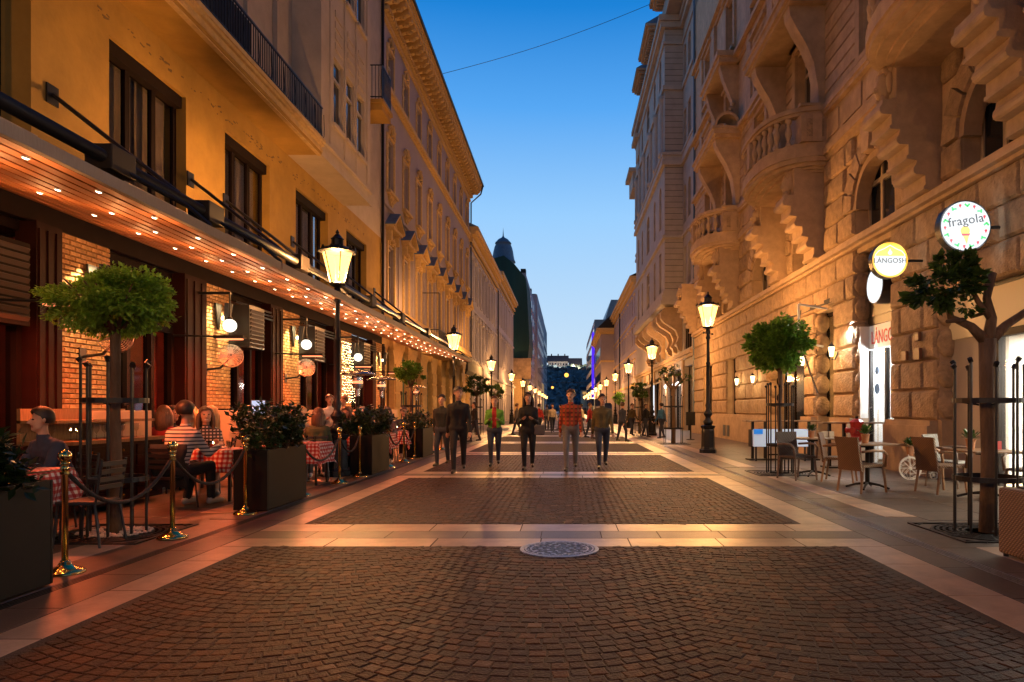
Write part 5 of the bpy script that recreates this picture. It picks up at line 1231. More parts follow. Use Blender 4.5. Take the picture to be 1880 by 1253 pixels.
pollard('thin pollarded tree with a few dark leaf tufts beside the bright shop', 4.6, 29.4, 1.0,
    [([(0,0,2.3),(-.3,0,2.6),(-.42,0,2.95)], [.09,.06,.04]), ([(0,0,2.3),(.05,0,2.8),(0,0,3.1)], [.09,.06,.05]), ([(0,0,2.3),(.3,0,2.65),(.5,0,2.8)], [.09,.06,.04])],
    [(-.4,0,3.0,.3,240), (.1,0,3.15,.25,160), (.5,0,2.8,.22,120)], 30)
# guards and grates
def guard(lb, x, y, r, sc=1.0, nb=9):
    t = thing('tree_guard', lb, 'tree guard', (x, y, 0), group='iron tree guards')
    for k in range(nb):
        a = 2*PI*k/nb+.2; bx_, by_ = x+r*math.cos(a), y+r*math.sin(a)
        part('upright', MB().cyl((bx_,by_,.02), (bx_,by_,2.02*sc+.06*(k % 2)), .016, n=6).cyl((bx_,by_,2.0*sc+.06*(k % 2)), (bx_+.03*math.cos(a),by_+.03*math.sin(a),2.04*sc+.06*(k % 2)), .03, n=6), M_iron, t)
    for z in (.66*sc, 1.6*sc): part('hoop', MB().lathe([(r-.012,z-.03),(r-.012,z+.03),(r+.012,z+.03),(r+.012,z-.03),(r-.012,z-.03)], (x,y,0), 24), M_iron, t)
    for a in (.5, 2.6, 4.7): part('brace', MB().cyl((x+r*math.cos(a),y+r*math.sin(a),1.6*sc), (x+.09*math.cos(a),y+.09*math.sin(a),1.55*sc), .012, n=5), M_iron, t)
guard('iron guard round the large terrace tree', -5.42, 8.2, .34); guard('iron guard round the tree by the patio heaters', -5.42, 23.8, .34)
guard('iron guard round the pollarded tree at the right edge', 5.12, 8.3, .37); guard('iron guard round the bright round tree by the bar table', 4.97, 15.9, .30)
guard('iron guard round the thin pollarded tree by the bright shop', 4.6, 29.4, .42, nb=6); guard('iron guard round the dark tree between the second and third left lamps', -5.1, 38.8, .36, nb=7); guard('iron guard round the small dark right tree', 4.4, 41, .34, nb=6)
def grate(lb, x, y):
    t = thing('tree_grate', lb, 'tree grate', (x, y, 0)); part('soil', MB().lathe([(0,-.001),(.62,-.001)], (x,y,0), 24), M_soil, t)
    fr = MB(); 
    for a, b, c, d in ((-.65,.65,-.65,-.61),(-.65,.65,.61,.65),(-.65,-.61,-.61,.61),(.61,.65,-.61,.61)): fr.box(x+a, x+b, y+c, y+d, -.01, .012)
    part('frame', fr, M_iron, t)
    for r in (.26,.33,.40,.47,.54,.60):
        part('ring', MB().lathe([(r-.016,-.004),(r-.016,.010),(r+.016,.010),(r+.016,-.004)], (x,y,0), 28), M_iron, t)
    s_ = MB()
    for k in range(16): a = 2*PI*k/16; s_.obox((x+.43*math.cos(a), y+.43*math.sin(a), .004), (.36,.02,.012), Euler((0,0,a)))
    for sx_ in (-1,1):
        for sy_ in (-1,1):
            for q in range(5): s_.obox((x+sx_*(.5+.02*q), y+sy_*(.6-.02*q), .004), (.22-.03*q,.02,.012), Euler((0,0,sx_*sy_*-.7)))
    part('spokes', s_, M_iron, t)
    return t
grate('cast iron tree grate with rings at the right edge pollarded tree', 5.12, 8.3); g1 = grate('cast iron tree grate with white pebbles under the terrace tree', -5.42, 8.2); grate('cast iron tree grate under the round tree by the bar table', 4.97, 15.9); grate('cast iron tree grate under the thin pollarded tree', 4.6, 29.4)
pb = MB()
for k in range(260):
    a, r = rnd.random()*2*PI, .10+.30*rnd.random()**.7; s_ = rnd.uniform(.012,.028); pb.ball((-5.42+r*math.cos(a), 8.2+r*math.sin(a)*.9, .012+s_*.6), (s_, s_*.8, s_*.6), 6, 4)
solo('pebbles', pb, M_peb, kind='stuff', fix=False)
# ================= terrace furniture =================
SX = -4.57
def stanchion():
    t = thing('stanchion', 'x', 'stanchion', (0,0,0), group='brass rope stanchions along the terrace')
    part('base', MB().lathe([(.165,0),(.165,.018),(.15,.03),(.12,.045),(.06,.075),(.045,.10),(.035,.12)], n=24), M_brass, t, smooth=True)
    part('post', MB().lathe([(.027,.1),(.027,.93),(.034,.94),(.034,.97),(.022,.99)], n=14), M_brass, t, smooth=True)
    part('finial', MB().ball((0,0,1.07), .058, 16, 10).lathe([(.022,.98),(.045,1.0),(.03,1.02)], n=12), M_brass, t, smooth=True)
    part('rope_ring', MB().lathe([(.028,.90),(.04,.905),(.04,.925),(.028,.93)], n=12), M_brass, t)
    return t
st = stanchion(); sy = [6.22, 7.92, 9.72, 11.75, 13.75, 15.1, 17.5, 19.2, 20.55, 23.2, 24.9]
sl_ = ['nearest brass stanchion, beside the big near planter', 'second brass stanchion, in front of the man in the striped top', 'brass stanchion against the near face of the second planter', 'brass stanchion just past the second planter, before the gingham table', 'brass stanchion beyond the gingham table, in front of the woman in green', 'brass stanchion against the near face of the third planter', 'brass stanchion just past the third planter', 'eighth brass stanchion, in front of the far diners', 'brass stanchion just before the fourth planter', 'brass stanchion just past the fourth planter', 'farthest brass stanchion at the end of the terrace']
for i, y in enumerate(sy):
    if i == 0: st.location = (SX, y, 0); st['label'] = sl_[0]
    else: clone(st, (SX, y, 0), label=sl_[i])
rl = {0: 'black rope hanging between the two nearest stanchions', 1: 'black rope between the striped-top diner and the second planter', 3: 'black rope in front of the first gingham table past the second planter', 4: 'black rope reaching the third planter', 6: 'black rope just past the third planter', 7: 'black rope in front of the farthest diners', 9: 'farthest black rope at the end of the terrace'}
for i, lb in rl.items():
    a, b = sy[i]+.05, sy[i+1]-.05; n = 26; t = thing('barrier_rope', lb, 'rope', (SX, (a+b)/2, .55), group='black barrier ropes'); dip = .36 if b-a > 1.4 else .3
    pts = [(SX+.0, a+(b-a)*k/n, .90-dip*(1-(2*k/n-1)**2)) for k in range(n+1)]
    part('cord', MB().tube(pts, [.018+.004*(k % 2) for k in range(n+1)], 8), M_rope, t, smooth=True)
    part('hook', MB().cyl((SX, a, .905), (SX, a+.08, .83), .014), M_brass, t); part('hook', MB().cyl((SX, b, .905), (SX, b-.08, .83), .014), M_brass, t)
def shrub(x0, x1, y0, y1, z0, h, seed, n=2200):
    r = random.Random(seed); mb = MB(); L_ = []
    for k in range(40):
        bx_, by_ = r.uniform(x0+.1, x1-.1), r.uniform(y0+.12, y1-.12); tx, ty, tz = bx_+r.gauss(0,.16), by_+r.gauss(0,.2), z0+h*r.uniform(.45,1.05)
        mb.tube([(bx_,by_,z0), ((bx_+tx)/2,(by_+ty)/2,(z0+tz)/2+.05), (tx,ty,tz)], .008, 4); L_.append(((bx_,by_,z0),(tx,ty,tz)))
    st_ = MB(); st_.v, st_.f, st_.m = mb.v, mb.f, mb.m; lf = MB()
    for k in range(n):
        a, b = r.choice(L_); t = r.uniform(.25, 1.05); p = Vector(a).lerp(Vector(b), t)+Vector((r.gauss(0,.05), r.gauss(0,.05), r.gauss(0,.04)))
        out = Vector((r.gauss(0,1), r.gauss(0,1), r.gauss(.35,.6))).normalized(); side = out.cross(Vector((r.gauss(0,.4), r.gauss(0,.4), 1))).normalized(); nn = side.cross(out); l = r.uniform(.07,.13); w = l*.55
        lf.add([p, p+out*l*.45+side*w*.5+nn*l*.06, p+out*l, p+out*l*.45-side*w*.5+nn*l*.06], [(0,1,2),(0,2,3)])
    return st_, lf
M_gloss = mat('glossy_leaf', (.018,.042,.010), rough=.33, var=.5, vscale=9, spec=.35)
for i, (y0, y1, lb, h) in enumerate(((4.25,5.8,'large matt black planter at the left edge with a dark glossy shrub',.42), (9.95,11.45,'second black planter with a bushy glossy shrub',.66), (15.3,16.8,'third black planter with a rounded glossy shrub',.62), (20.75,22.3,'fourth black planter, farthest along the terrace',.55))):
    x0, x1 = -4.86, -4.36; t = thing('planter', lb, 'planter', ((x0+x1)/2, (y0+y1)/2, 0), group='black terrace planters')
    m = MB(); h0 = .9
    m.box(x0, x1, y0, y0+.03, .02, h0); m.box(x0, x1, y1-.03, y1, .02, h0); m.box(x0, x0+.03, y0+.03, y1-.03, .02, h0); m.box(x1-.03, x1, y0+.03, y1-.03, .02, h0); m.box(x0+.03, x1-.03, y0+.03, y1-.03, .02, .06)
    part('box', m, M_plant, t, bevel=.006); part('soil', MB().box(x0+.03, x1-.03, y0+.03, y1-.03, .7, .84), M_soil, t)
    s_ = thing('shrub', lb.replace('large matt black planter at the left edge with a ', '').replace('second black planter with a ', '').replace('third black planter with a ', '') + ' growing in the planter' if i < 3 else 'low glossy shrub in the fourth planter', 'shrub', ((x0+x1)/2, (y0+y1)/2, .84), group='shrubs in the terrace planters')
    s_['label'] = ['dark glossy shrub in the big planter at the left edge', 'tall bushy glossy shrub in the second planter', 'rounded glossy shrub in the third planter', 'low glossy shrub in the fourth planter'][i]
    a, b = shrub(x0-.1, x1+.1, y0-.1, y1+.05, .84, h, 50+i, 3600 if i < 3 else 1600); part('stems', a, M_bark, s_); part('leaves', b, M_gloss, s_, fix=False, kind='stuff')
# tables with gingham cloths
def cloth(a, b, h, drop):
    n = 22; mb = MB(); vs = []; uv = []; A_, B_ = a+drop, b+drop
    for i in range(n+1):
        for j in range(n+1):
            s_ = -A_+2*A_*i/n; t = -B_+2*B_*j/n; ds = max(0, abs(s_)-a); dt = max(0, abs(t)-b); d = math.hypot(ds, dt)
            w = .035*math.sin((s_+t)*13)*min(1, d*6)
            x = math.copysign(min(abs(s_), a)+ds*.12+(w if ds else 0), s_); y = math.copysign(min(abs(t), b)+dt*.12+(w if dt else 0), t); vs.append((x, y, h-d)); uv.append((s_, t))
    mb.add(vs, [(i*(n+1)+j, (i+1)*(n+1)+j, (i+1)*(n+1)+j+1, i*(n+1)+j+1) for i in range(n) for j in range(n)]); mb.uv = uv; return mb
M_gl = glass_mat('drinking_glass', (.85,.85,.85)); M_wine = mat('red_wine', (.15,.01,.01), rough=.1)
def dining(lb, x, y, a, b, drop=.38, n=1, rz=0, items=True):
    t = thing('dining_table', lb, 'table', (x, y, 0), group='restaurant tables under gingham cloths')
    part('table_top', MB().box(x-a, x+a, y-b, y+b, .80, .83), M_wood, t)
    for sx_ in (-1,1):
        for sy_ in (-1,1): part('leg', MB().box(x+sx_*(a-.08)-.02, x+sx_*(a-.08)+.02, y+sy_*(b-.08)-.02, y+sy_*(b-.08)+.02, 0, .80), M_black, t)
    c = cloth(a+.012, b+.012, .838, drop); o = bpy.data.objects.new('tablecloth', c.mesh('tablecloth', M_ging, True, fix=False)); COL.objects.link(o); o.location = (x, y, 0)
    props(o, 'red and white gingham cloth on the '+lb.split('table ', 1)[-1] if False else 'red and white gingham tablecloth over the '+lb, 'tablecloth', 'gingham tablecloths')
    if items:
        for k in range(3):
            gx, gy = x+a*(.6,-.55,.1)[k]+rnd.uniform(-.04,.04), y+b*(-.3,.35,.65)[k]
            solo('drinking_glass', MB().lathe([(.03,0),(.036,.12),(.034,.12),(.029,.008),(0,.008)], (gx,gy,.84), 10), M_gl, ('street-side','wall-side','rearmost')[k]+' drinking glass on the '+lb, 'glass', (gx,gy,.84), group='glasses on the gingham tables')
        if True: cd = thing('table_candle', 'small red glass candle on the '+lb, 'candle', (x+.05*a, y-.55*b, .84), group='candles on the gingham tables'); part('holder', MB().lathe([(.03,0),(.045,.05),(.04,.09)], (x+.05*a, y-.55*b, .84), 10), M_wine, cd); part('flame', MB().ball((x+.05*a, y-.55*b, .945), (.012,.012,.025), 6, 5), G_fairy, cd)
        gx, gy = x+rnd.uniform(-a*.3, a*.3), y+rnd.uniform(-b*.3, b*.3)
        pl_ = solo('plate', MB().lathe([(0,.006),(.07,.006),(.12,.022),(.125,.022),(.075,0),(0,0)], (gx,gy,.84), 18), M_white, 'white plate on the '+lb, 'plate', (gx,gy,.84), group='plates on the gingham tables')
tabs = [('near table beside the big planter', -6.02, 7.42, .40, .38), ('table of the man in the striped top', -5.78, 11.35, .42, .40), ('table right after the second planter', -5.3, 13.6, .5, .38), ('second table after the second planter, under the rope', -5.35, 15.95, .40, .36),
        ('table just past the third planter', -5.1, 18.6, .36, .36), ('farthest street-side table of the terrace', -5.15, 20.9, .36, .36), ('wall-side table under the first brick pier', -7.2, 13.2, .38, .36), ('wall-side table near the waiting staff', -7.1, 16.6, .38, .36), ('wall-side table behind the fourth row', -7.1, 20.4, .38, .36)]
for i, (lb, x, y, a, b) in enumerate(tabs): dining(lb, x, y, a, b, drop=.40 if i != 1 else .36, n=3)
# black terrace chairs
def chair_black():
    t = thing('terrace_chair', 'x', 'chair', (0,0,0), group='black terrace chairs')   # faces +Y
    part('seat', MB().box(-.22,.22,-.22,.22,.46,.50), M_black, t, bevel=.01)
    for sx_ in (-1,1): part('leg', MB().tube([(sx_*.20,.20,.47),(sx_*.22,.24,0)], .014, 6), M_black, t); part('leg', MB().tube([(sx_*.20,-.20,.47),(sx_*.22,-.27,0)], .014, 6), M_black, t); part('back_post', MB().tube([(sx_*.20,-.21,.48),(sx_*.20,-.28,.95)], .014, 6), M_black, t)
    m = MB()
    for k in range(4): m.box(-.20,.20,-.235-.015*k-.01,-.235-.015*k+.01,.62+.085*k,.67+.085*k)
    part('backrest', m, M_black, t); return t
cb = chair_black()
def sit_chair(x, y, rz, lb, proto=[None]):
    if proto[0] is None: proto[0] = 1; cb.location = (x, y, 0); cb.rotation_euler = (0,0,rz); cb['label'] = lb; return cb
    return clone(cb, (x, y, 0), rz=rz, label=lb)
# sideboard by the wall
sb = thing('service_sideboard', 'dark wooden service sideboard with drawers behind the tree guard', 'sideboard', (-7.0, 10.3, 0))
part('body', MB().box(-7.4,-6.75,9.3,11.4,.08,1.0), M_maroon, sb); part('top', MB().box(-7.45,-6.68,9.25,11.45,1.0,1.05), M_wood, sb)
for k in range(5):
    for q in range(3): d = part('drawer', MB().box(-6.75,-6.73,9.35+.68*q,9.35+.68*q+.62,.12+.17*k,.27+.17*k), M_maroon, sb); part('knob', MB().ball((-6.715,9.35+.68*q+.31,.195+.17*k),.025,8,5), M_brass, d)
part('upper_shelf', MB().box(-7.45,-6.9,9.25,11.45,1.3,1.34).box(-7.45,-7.4,9.25,11.45,1.05,1.5), M_wood, sb)
for k in range(9):
    x, y = -7.0+rnd.uniform(-.2,.2), 9.45+k*.2; solo('wine_glass', MB().lathe([(.03,0),(.006,.01),(.006,.09),(.035,.13),(.04,.18),(.033,.22)], (x,y,1.05), 10), M_gl, '%s stemmed wine glass from the near end of the service sideboard' % ('first','second','third','fourth','fifth','sixth','seventh','eighth','ninth')[k], 'glass', (x,y,1.05), group='wine glasses on the sideboard')
# globe lamps, sconces, fans, shutters, radiant heaters
for i, (y, lb) in enumerate(((14.6,'white globe lamp hanging beside the second brick pier, nearest'), (18.9,'white globe lamp hanging beside the third brick pier, middle'), (23.6,'white globe lamp hanging beside the pier with fairy lights, farthest'))):
    t = thing('globe_lamp', lb, 'lamp', (-7.2, y, 3.28), group='white globe lamps on the restaurant front')
    part('globe', MB().ball((-7.2,y,3.28), .14, 16, 10), G_globe, t, smooth=True); part('stem', MB().cyl((-7.2,y,3.42),(-7.2,y,3.98),.018), M_black, t); part('collar', MB().lathe([(.06,3.40),(.05,3.46),(.02,3.48)], (-7.2,y,0), 10), M_black, t)
    part('bracket', MB().box(-8,-7.18,y-.02,y+.02,3.95,4.0).box(-7.9,-7.86,y-.02,y+.02,3.5,4.0), M_black, t); light('POINT', (-7.0,y,3.2), 40, (1,.75,.45), size=.14)
M_fan = mat('fan_blade', (.12,.10,.08), rough=.5, metal=.4); M_cage = mat('fan_cage', (.3,.25,.2), rough=.4, metal=.7)
for y, lb in ((11.2,'caged wall fan partly hidden behind the large tree crown'), (15.0,'caged wall fan on the second brick pier below the first globe lamp'), (19.3,'caged wall fan on the third brick pier below the second globe lamp')):
    t = thing('wall_fan', lb, 'fan', (-7.55, y, 2.62), group='wall fans on the brick piers'); Mx = Matrix.Rotation(.5, 3, 'Z') @ Matrix.Rotation(PI/2-.15, 3, 'X'); c = Vector((-7.3, y-.15, 2.66))
    m = MB()
    for q in range(8): r = .03+.03*q; m.lathe([(r,.0+.06*(1-(r/.25)**2)),(r+.005,.06*(1-(r/.25)**2))], c, 24, Mx, cap=False); m.lathe([(r,-.08-.04*(1-(r/.25)**2)),(r+.005,-.08-.04*(1-(r/.25)**2))], c, 24, Mx, cap=False)
    m.lathe([(.25,-.08),(.255,-.04),(.25,.0)], c, 28, Mx, cap=False)
    for q in range(20): a = 2*PI*q/20; m.tube([c+Mx@Vector((.03*math.cos(a),.03*math.sin(a),.06)), c+Mx@Vector((.17*math.cos(a),.17*math.sin(a),.035)), c+Mx@Vector((.25*math.cos(a),.25*math.sin(a),0)), c+Mx@Vector((.25*math.cos(a),.25*math.sin(a),-.08))], .003, 4)
    part('cage', m, M_cage, t); m = MB()
    for q in range(4):
        a = 2*PI*q/4; pts = [c+Mx@Vector(p) for p in ((.03*math.cos(a),.03*math.sin(a),-.05),(.21*math.cos(a-.3),.21*math.sin(a-.3),-.07),(.22*math.cos(a+.35),.22*math.sin(a+.35),-.02),(.04*math.cos(a+.8),.04*math.sin(a+.8),-.02))]; m.add(pts, [(0,1,2,3)])
    part('blades', m, M_fan, t); part('motor', MB().cyl(c+Mx@Vector((0,0,-.03)), c+Mx@Vector((0,0,-.2)), .07, n=12), M_black, t); part('wall_arm', MB().tube([(-7.95,y,2.35),(-7.6,y,2.4),tuple(c+Mx@Vector((0,0,-.17)))], .025, 6).box(-7.99,-7.93,y-.08,y+.08,2.25,2.5), M_black, t)
for i, (y, lb) in enumerate(((11.35,'tapered dark wall lamp lighting the first brick pier'), (15.45,'tapered dark wall lamp lighting the second brick pier'), (19.7,'tapered dark wall lamp lighting the third brick pier'), (24.5,'tapered dark wall lamp above the fairy lights'), (28.8,'tapered dark wall lamp on the last brick pier'))):
    t = thing('wall_lamp', lb, 'wall lamp', (-7.8, y, 3.6), group='tapered wall lamps on the brick piers')
    m = MB()
    for q in range(5): a = -.9+.45*q; m.prism([(-.02,0),(.02,0),(.045,.5),(-.045,.5)], 'y', 0, .02) if False else m.obox((-7.72+.11*math.cos(a), y+.15*math.sin(a), 3.62), (.015,.07,.52), Euler((0,.16*math.cos(a),a)), taper=1.0)
    m.prism([(-.03,3.3),(.03,3.3),(.14,3.88),(-.14,3.88)], 'x', -7.9, -7.86); m.v = [((v[0], v[1]+(y if abs(v[1]) < 1 else 0), v[2])) for v in m.v]
    part('shade', m, M_iron, t); part('bulb', MB().ball((-7.76,y,3.55),.05,8,6), glow('wall_bulb', (1,.8,.5), 8) if 'wall_bulb' not in MATS else MATS['wall_bulb'], t)
    light('SPOT', (-7.62,y,3.95), 420, (1,.72,.32), size=.05, rot=(0,.30,0), spot=2.0)
for (a, b), lb in zip(gb[2:5], ('louvred ventilation box above the first glazed doors', 'louvred ventilation box above the second glazed doors', 'louvred ventilation box above the third glazed doors')):
    t = thing('louvred_box', lb, 'vent', (-7.75, b+.35, 3.4), group='louvred boxes on the shop front'); y0_, y1_ = a-.1, a+.7
    part('case', MB().box(-8.1,-7.46,y0_,y1_,2.95,3.95), M_black, t)
    for q in range(9): part('louvre', MB().obox((-7.45,(y0_+y1_)/2,3.02+q*.1), (.03,(y1_-y0_)-.1,.075), Euler((0,.5,0))), mat('grey_louvre', (.07,.052,.042), rough=.6, spec=.2), t)
    t2 = thing('pipe_run', 'dark service pipes above the '+lb.split('above the ')[1], 'pipe', (-7.85,(a+b)/2,4.1), group='service pipes under the awning')
    for q in range(3): part('pipe', MB().tube([(-7.86+.03*q,a+.05,4.05-.1*q),(-7.86+.03*q,b-.05,4.05-.1*q)], .028, 6), M_iron, t2)
lv = thing('louvred_box', 'wide louvred grille at the top left edge behind the tree', 'vent', (-7.9, 9.6, 3.2)); part('case', MB().box(-8.05,-7.82,8.6,9.95,2.7,3.9), M_frame, lv)
for q in range(10): part('louvre', MB().obox((-7.80,9.25,2.8+q*.11), (.03,1.3,.07), Euler((0,.5,0))), MATS['grey_louvre'], lv)
for i, (y, lb) in enumerate(((9.3,'radiant heater bar glowing at the left edge'), (13.9,'radiant heater bar on an arm before the second brick pier'), (18.4,'radiant heater bar before the third brick pier'), (23.0,'radiant heater bar before the fairy-light pier'), (27.3,'farthest radiant heater bar under the awning'))):
    t = thing('radiant_heater', lb, 'heater', (-7.2, y, 2.9), group='radiant heater bars')
    part('arm', MB().cyl((-8.0,y,3.0),(-6.9,y,2.96),.02), M_black, t); part('reflector', MB().box(-7.15,-6.55,y-.08,y+.08,2.93,2.99), M_char, t); part('glowing_element', MB().box(-7.1,-6.6,y-.05,y+.05,2.905,2.928), G_heat, t)
    light('AREA', (-6.85,y,2.89), 150, (1,.15,.04), size=.5, size_y=.12)
# mushroom patio heaters
for x, y, h, lb in ((-5.28,17.25,2.42,'mushroom patio heater with round reflector, nearest'), (-5.85,21.6,2.48,'mushroom patio heater with round reflector, second'), (-6.6,30,2.48,'mushroom patio heater with round reflector, farthest beyond the round tree')):
    t = thing('patio_heater', lb, 'patio heater', (x,y,0), group='mushroom patio heaters')
    part('base', MB().lathe([(.24,0),(.24,.5),(.21,.55),(.05,.6)], (x,y,0), 16), M_char, t); part('pole', MB().cyl((x,y,.55),(x,y,h-.45),.04,n=10), M_char, t)
    part('burner', MB().lathe([(.06,h-.6),(.06,h-.42),(.12,h-.38),(.13,h-.30),(.13,h-.12),(.10,h-.08)], (x,y,0), 14), M_steel, t)
    part('glow_band', MB().lathe([(.133,h-.28),(.133,h-.22)], (x,y,0), 14), G_heat, t)
    part('reflector', MB().lathe([(.44,h-.06),(.43,h-.03),(.25,h+.03),(.0,h+.07)], (x,y,0), 24), M_steel, t, smooth=True)
# fairy lights
fl_ = thing('fairy_lights', 'curtain of warm fairy lights hanging on the fourth brick pier', 'fairy lights', (-7.85, 24.5, 2.5)); w_ = MB(); b_ = MB()
for k in range(13):
    y = 23.9+k*.11; w_.cyl((-7.86,y,1.7+.2*rnd.random()),(-7.86,y,3.95),.004,n=4)
    for q in range(22): b_.ball((-7.84+rnd.uniform(-.02,.02), y+rnd.uniform(-.03,.03), 1.75+q*.1+rnd.uniform(-.03,.03)), .010, 5, 4)
part('wire', w_, M_black, fl_); part('bulbs', b_, G_fairy, fl_, kind='stuff')
# upright menu screen
ms = thing('till_screen', 'lit till screen on a dark stand behind the seated diners', 'screen', (-6.9, 15.3, 0)); part('stand', MB().box(-6.95,-6.85,15.25,15.35,0,1.35), M_black, ms); part('screen', MB().obox((-6.85,15.2,1.52),(.30,.03,.36),Euler((-.2,0,.5))), M_black, ms); part('display', MB().obox((-6.85,15.18,1.52),(.27,.005,.33),Euler((-.2,0,.5))), glow('screen_glow', (.7,.75,1), .9), ms)

# ================= right-hand side furniture =================
def wchair(mw, lb, x, y, rz, first=False):
    t = thing('wicker_chair', lb, 'chair', (0,0,0), group='wicker armchairs on the right'); fr = M_wickd if mw is not M_weave else M_wick
    part('seat', MB().box(-.26,.26,-.26,.26,.46,.51), mw, t, bevel=.012)
    m = MB(); n = 8; vs = []; fs = []
    for k in range(n+1):
        z = .40+.60*k/n; yb = -.27-.10*(k/n)**1.4; w = .27-.02*math.sin(PI*k/n)
        for dy in (-.018,.018): vs += [(-w,yb+dy-.02,z), (-w*.4,yb+dy-.035,z), (w*.4,yb+dy-.035,z), (w,yb+dy-.02,z)]
    for k in range(n):
        for s_ in (0,4):
            for q in range(3): a = k*8+s_+q; fs.append((a,a+1,a+9,a+8))
        a = k*8; fs += [(a,a+4,a+12,a+8),(a+3,a+7,a+15,a+11)]
    fs += [(0,1,5,4),(1,2,6,5),(2,3,7,6)]; a = n*8; fs += [(a,a+1,a+5,a+4),(a+1,a+2,a+6,a+5),(a+2,a+3,a+7,a+6)]
    m.add(vs, fs); part('backrest', m, mw, t)
    for s_ in (-1,1):
        part('leg', MB().tube([(s_*.25,.24,.46),(s_*.27,.29,0)], [.024,.02], 6), fr, t); part('leg', MB().tube([(s_*.25,-.25,.48),(s_*.27,-.32,0)], [.024,.02], 6), fr, t)
        part('armrest', MB().tube([(s_*.27,-.29,.74),(s_*.30,-.05,.76),(s_*.31,.18,.75),(s_*.30,.27,.68),(s_*.27,.27,.46)], .024, 7), fr, t, smooth=True)
    t.location = (x, y, 0); t.rotation_euler = (0,0,rz); return t
wchair(M_weave, 'brown wicker chair with its back to the street, nearest to the middle table', 5.35, 12.35, -1.15)
wchair(M_weave, 'brown wicker chair at the far side of the middle table, half hidden', 5.65, 14.1, -2.1)
wchair(M_weaved, 'grey-brown wicker armchair facing the camera beside the guarded round tree', 4.92, 14.55, PI+.35)
wchair(M_weave, 'brown wicker chair with its back to the middle table, facing the right edge', 6.7, 12.2, -1.35)
wchair(M_weavel, 'pale-lit wicker chair behind the brown one, before the stone pier', 7.35, 13.1, PI+.6)
wchair(M_weaved, 'wicker armchair behind the iron guard at the right edge', 7.7, 11.3, 1.9)
def bistro(lb, x, y, r=.42, h=.84):
    t = thing('bistro_table', lb, 'table', (x, y, 0), group='pedestal tables on the right')
    part('table_top', MB().obox((x,y,h-.015),(2*r,2*r*.95,.03),Euler((0,0,.1))), M_wood, t, bevel=.008); part('column', MB().cyl((x,y,.1),(x,y,h-.03),.04,n=12).cyl((x,y,h-.08),(x,y,h-.03),.12,n=8), M_char, t)
    for k in range(4): a = PI/4+PI/2*k+.2; part('foot', MB().tube([(x,y,.12),(x+.2*math.cos(a),y+.2*math.sin(a),.09),(x+.38*math.cos(a),y+.38*math.sin(a),.03)], [.03,.022,.02], 6), M_char, t)
    return t
bistro('square pedestal table with a potted plant between the wicker chairs, middle one', 5.62, 12.75, .48, .86); bistro('square pedestal table left of the wicker chairs, by the bar table', 5.48, 15.2, .46, .86); bistro('square pedestal table behind the iron guard at the right edge', 6.9, 11.3, .45, .82)
def potted(lb, x, y, z, s_=1, seed=1):
    t = thing('potted_plant', lb, 'potted plant', (x,y,z), group='small potted plants on the tables'); part('pot', MB().lathe([(.05*s_,0),(.07*s_,.14*s_),(.076*s_,.14*s_),(.076*s_,.16*s_),(.06*s_,.16*s_),(.0,.14*s_)], (x,y,z), 14), M_terra, t); r = random.Random(seed); m = MB()
    for k in range(90):
        a = r.random()*2*PI; e = r.uniform(.1,1.3); l = r.uniform(.08,.2)*s_; d = Vector((math.cos(a)*math.cos(e), math.sin(a)*math.cos(e), math.sin(e))); p = Vector((x,y,z+.15*s_)); q = p+d*l; sd = d.cross(Vector((0,0,1))).normalized()*.02*s_; m.add([p+d*l*.5, q-d*.03+sd, q+d*.03, q-d*.03-sd], [(0,1,2),(0,2,3)])
    part('leaves', m, M_leafd, t, fix=False, kind='stuff')
potted('potted plant on the middle pedestal table', 5.58, 12.75, .86, 1.05, 1); potted('potted plant on the table by the bar', 5.42, 15.1, .86, .95, 2); potted('potted plant on the table behind the iron guard', 6.75, 11.4, .82, 1.1, 3)
solo('menu_holder', MB().obox((5.75,15.2,.93),(.16,.02,.14),Euler((0,0,.2))).obox((5.9,15.2,.93),(.12,.03,.14),Euler((0,0,.2))), mat('menu_card', (.5,.38,.25)), 'menu cards standing on the table by the bar', 'menu', (5.8,15.2,.86)); 
solo('menu_holder', MB().obox((7.15,11.4,.89),(.22,.04,.14),Euler((0,0,.1))), mat('menu_card_red', (.4,.05,.04)), 'red menu card on the table behind the iron guard', 'menu', (7.15,11.4,.82))
def bar(lb, x0, x1, y, h, box):
    t = thing('bar_table', lb, 'bar table', ((x0+x1)/2, y, 0), group='high bar tables outside the palace'); part('bar_top', MB().box(x0,x1,y-.22,y+.22,h-.035,h), M_wood, t)
    for x in (x0+.25, x0+.62, x1-.3): part('leg', MB().box(x-.035,x+.035,y-.04,y+.04,.04,h-.035), M_char, t)
    part('foot_rail', MB().box(x0+.1,x0+.95,y-.22,y+.22,0,.04).box(x1-.5,x1-.05,y-.22,y+.22,0,.04), M_char, t)
    part('cross_rail', MB().box(x0+.7,x1-.35,y-.02,y+.02,.14,.18), M_char, t)
    if box: part('hanging_box', MB().box(x0+.15,x0+.8,y-.30,y-.05,.42,.88), M_plinth if False else mat('pale_panel', (.45,.4,.36)), t); part('box_side', MB().box(x0+.12,x0+.15,y-.31,y-.04,.40,.90), M_char, t)
bar('long high bar table with a hanging pale box, nearer the street lamp', 5.2, 7.4, 20.0, 1.16, True); bar('long high bar table before the lángos shop, nearer the stone pier', 6.45, 8.05, 17.4, 1.16, False)
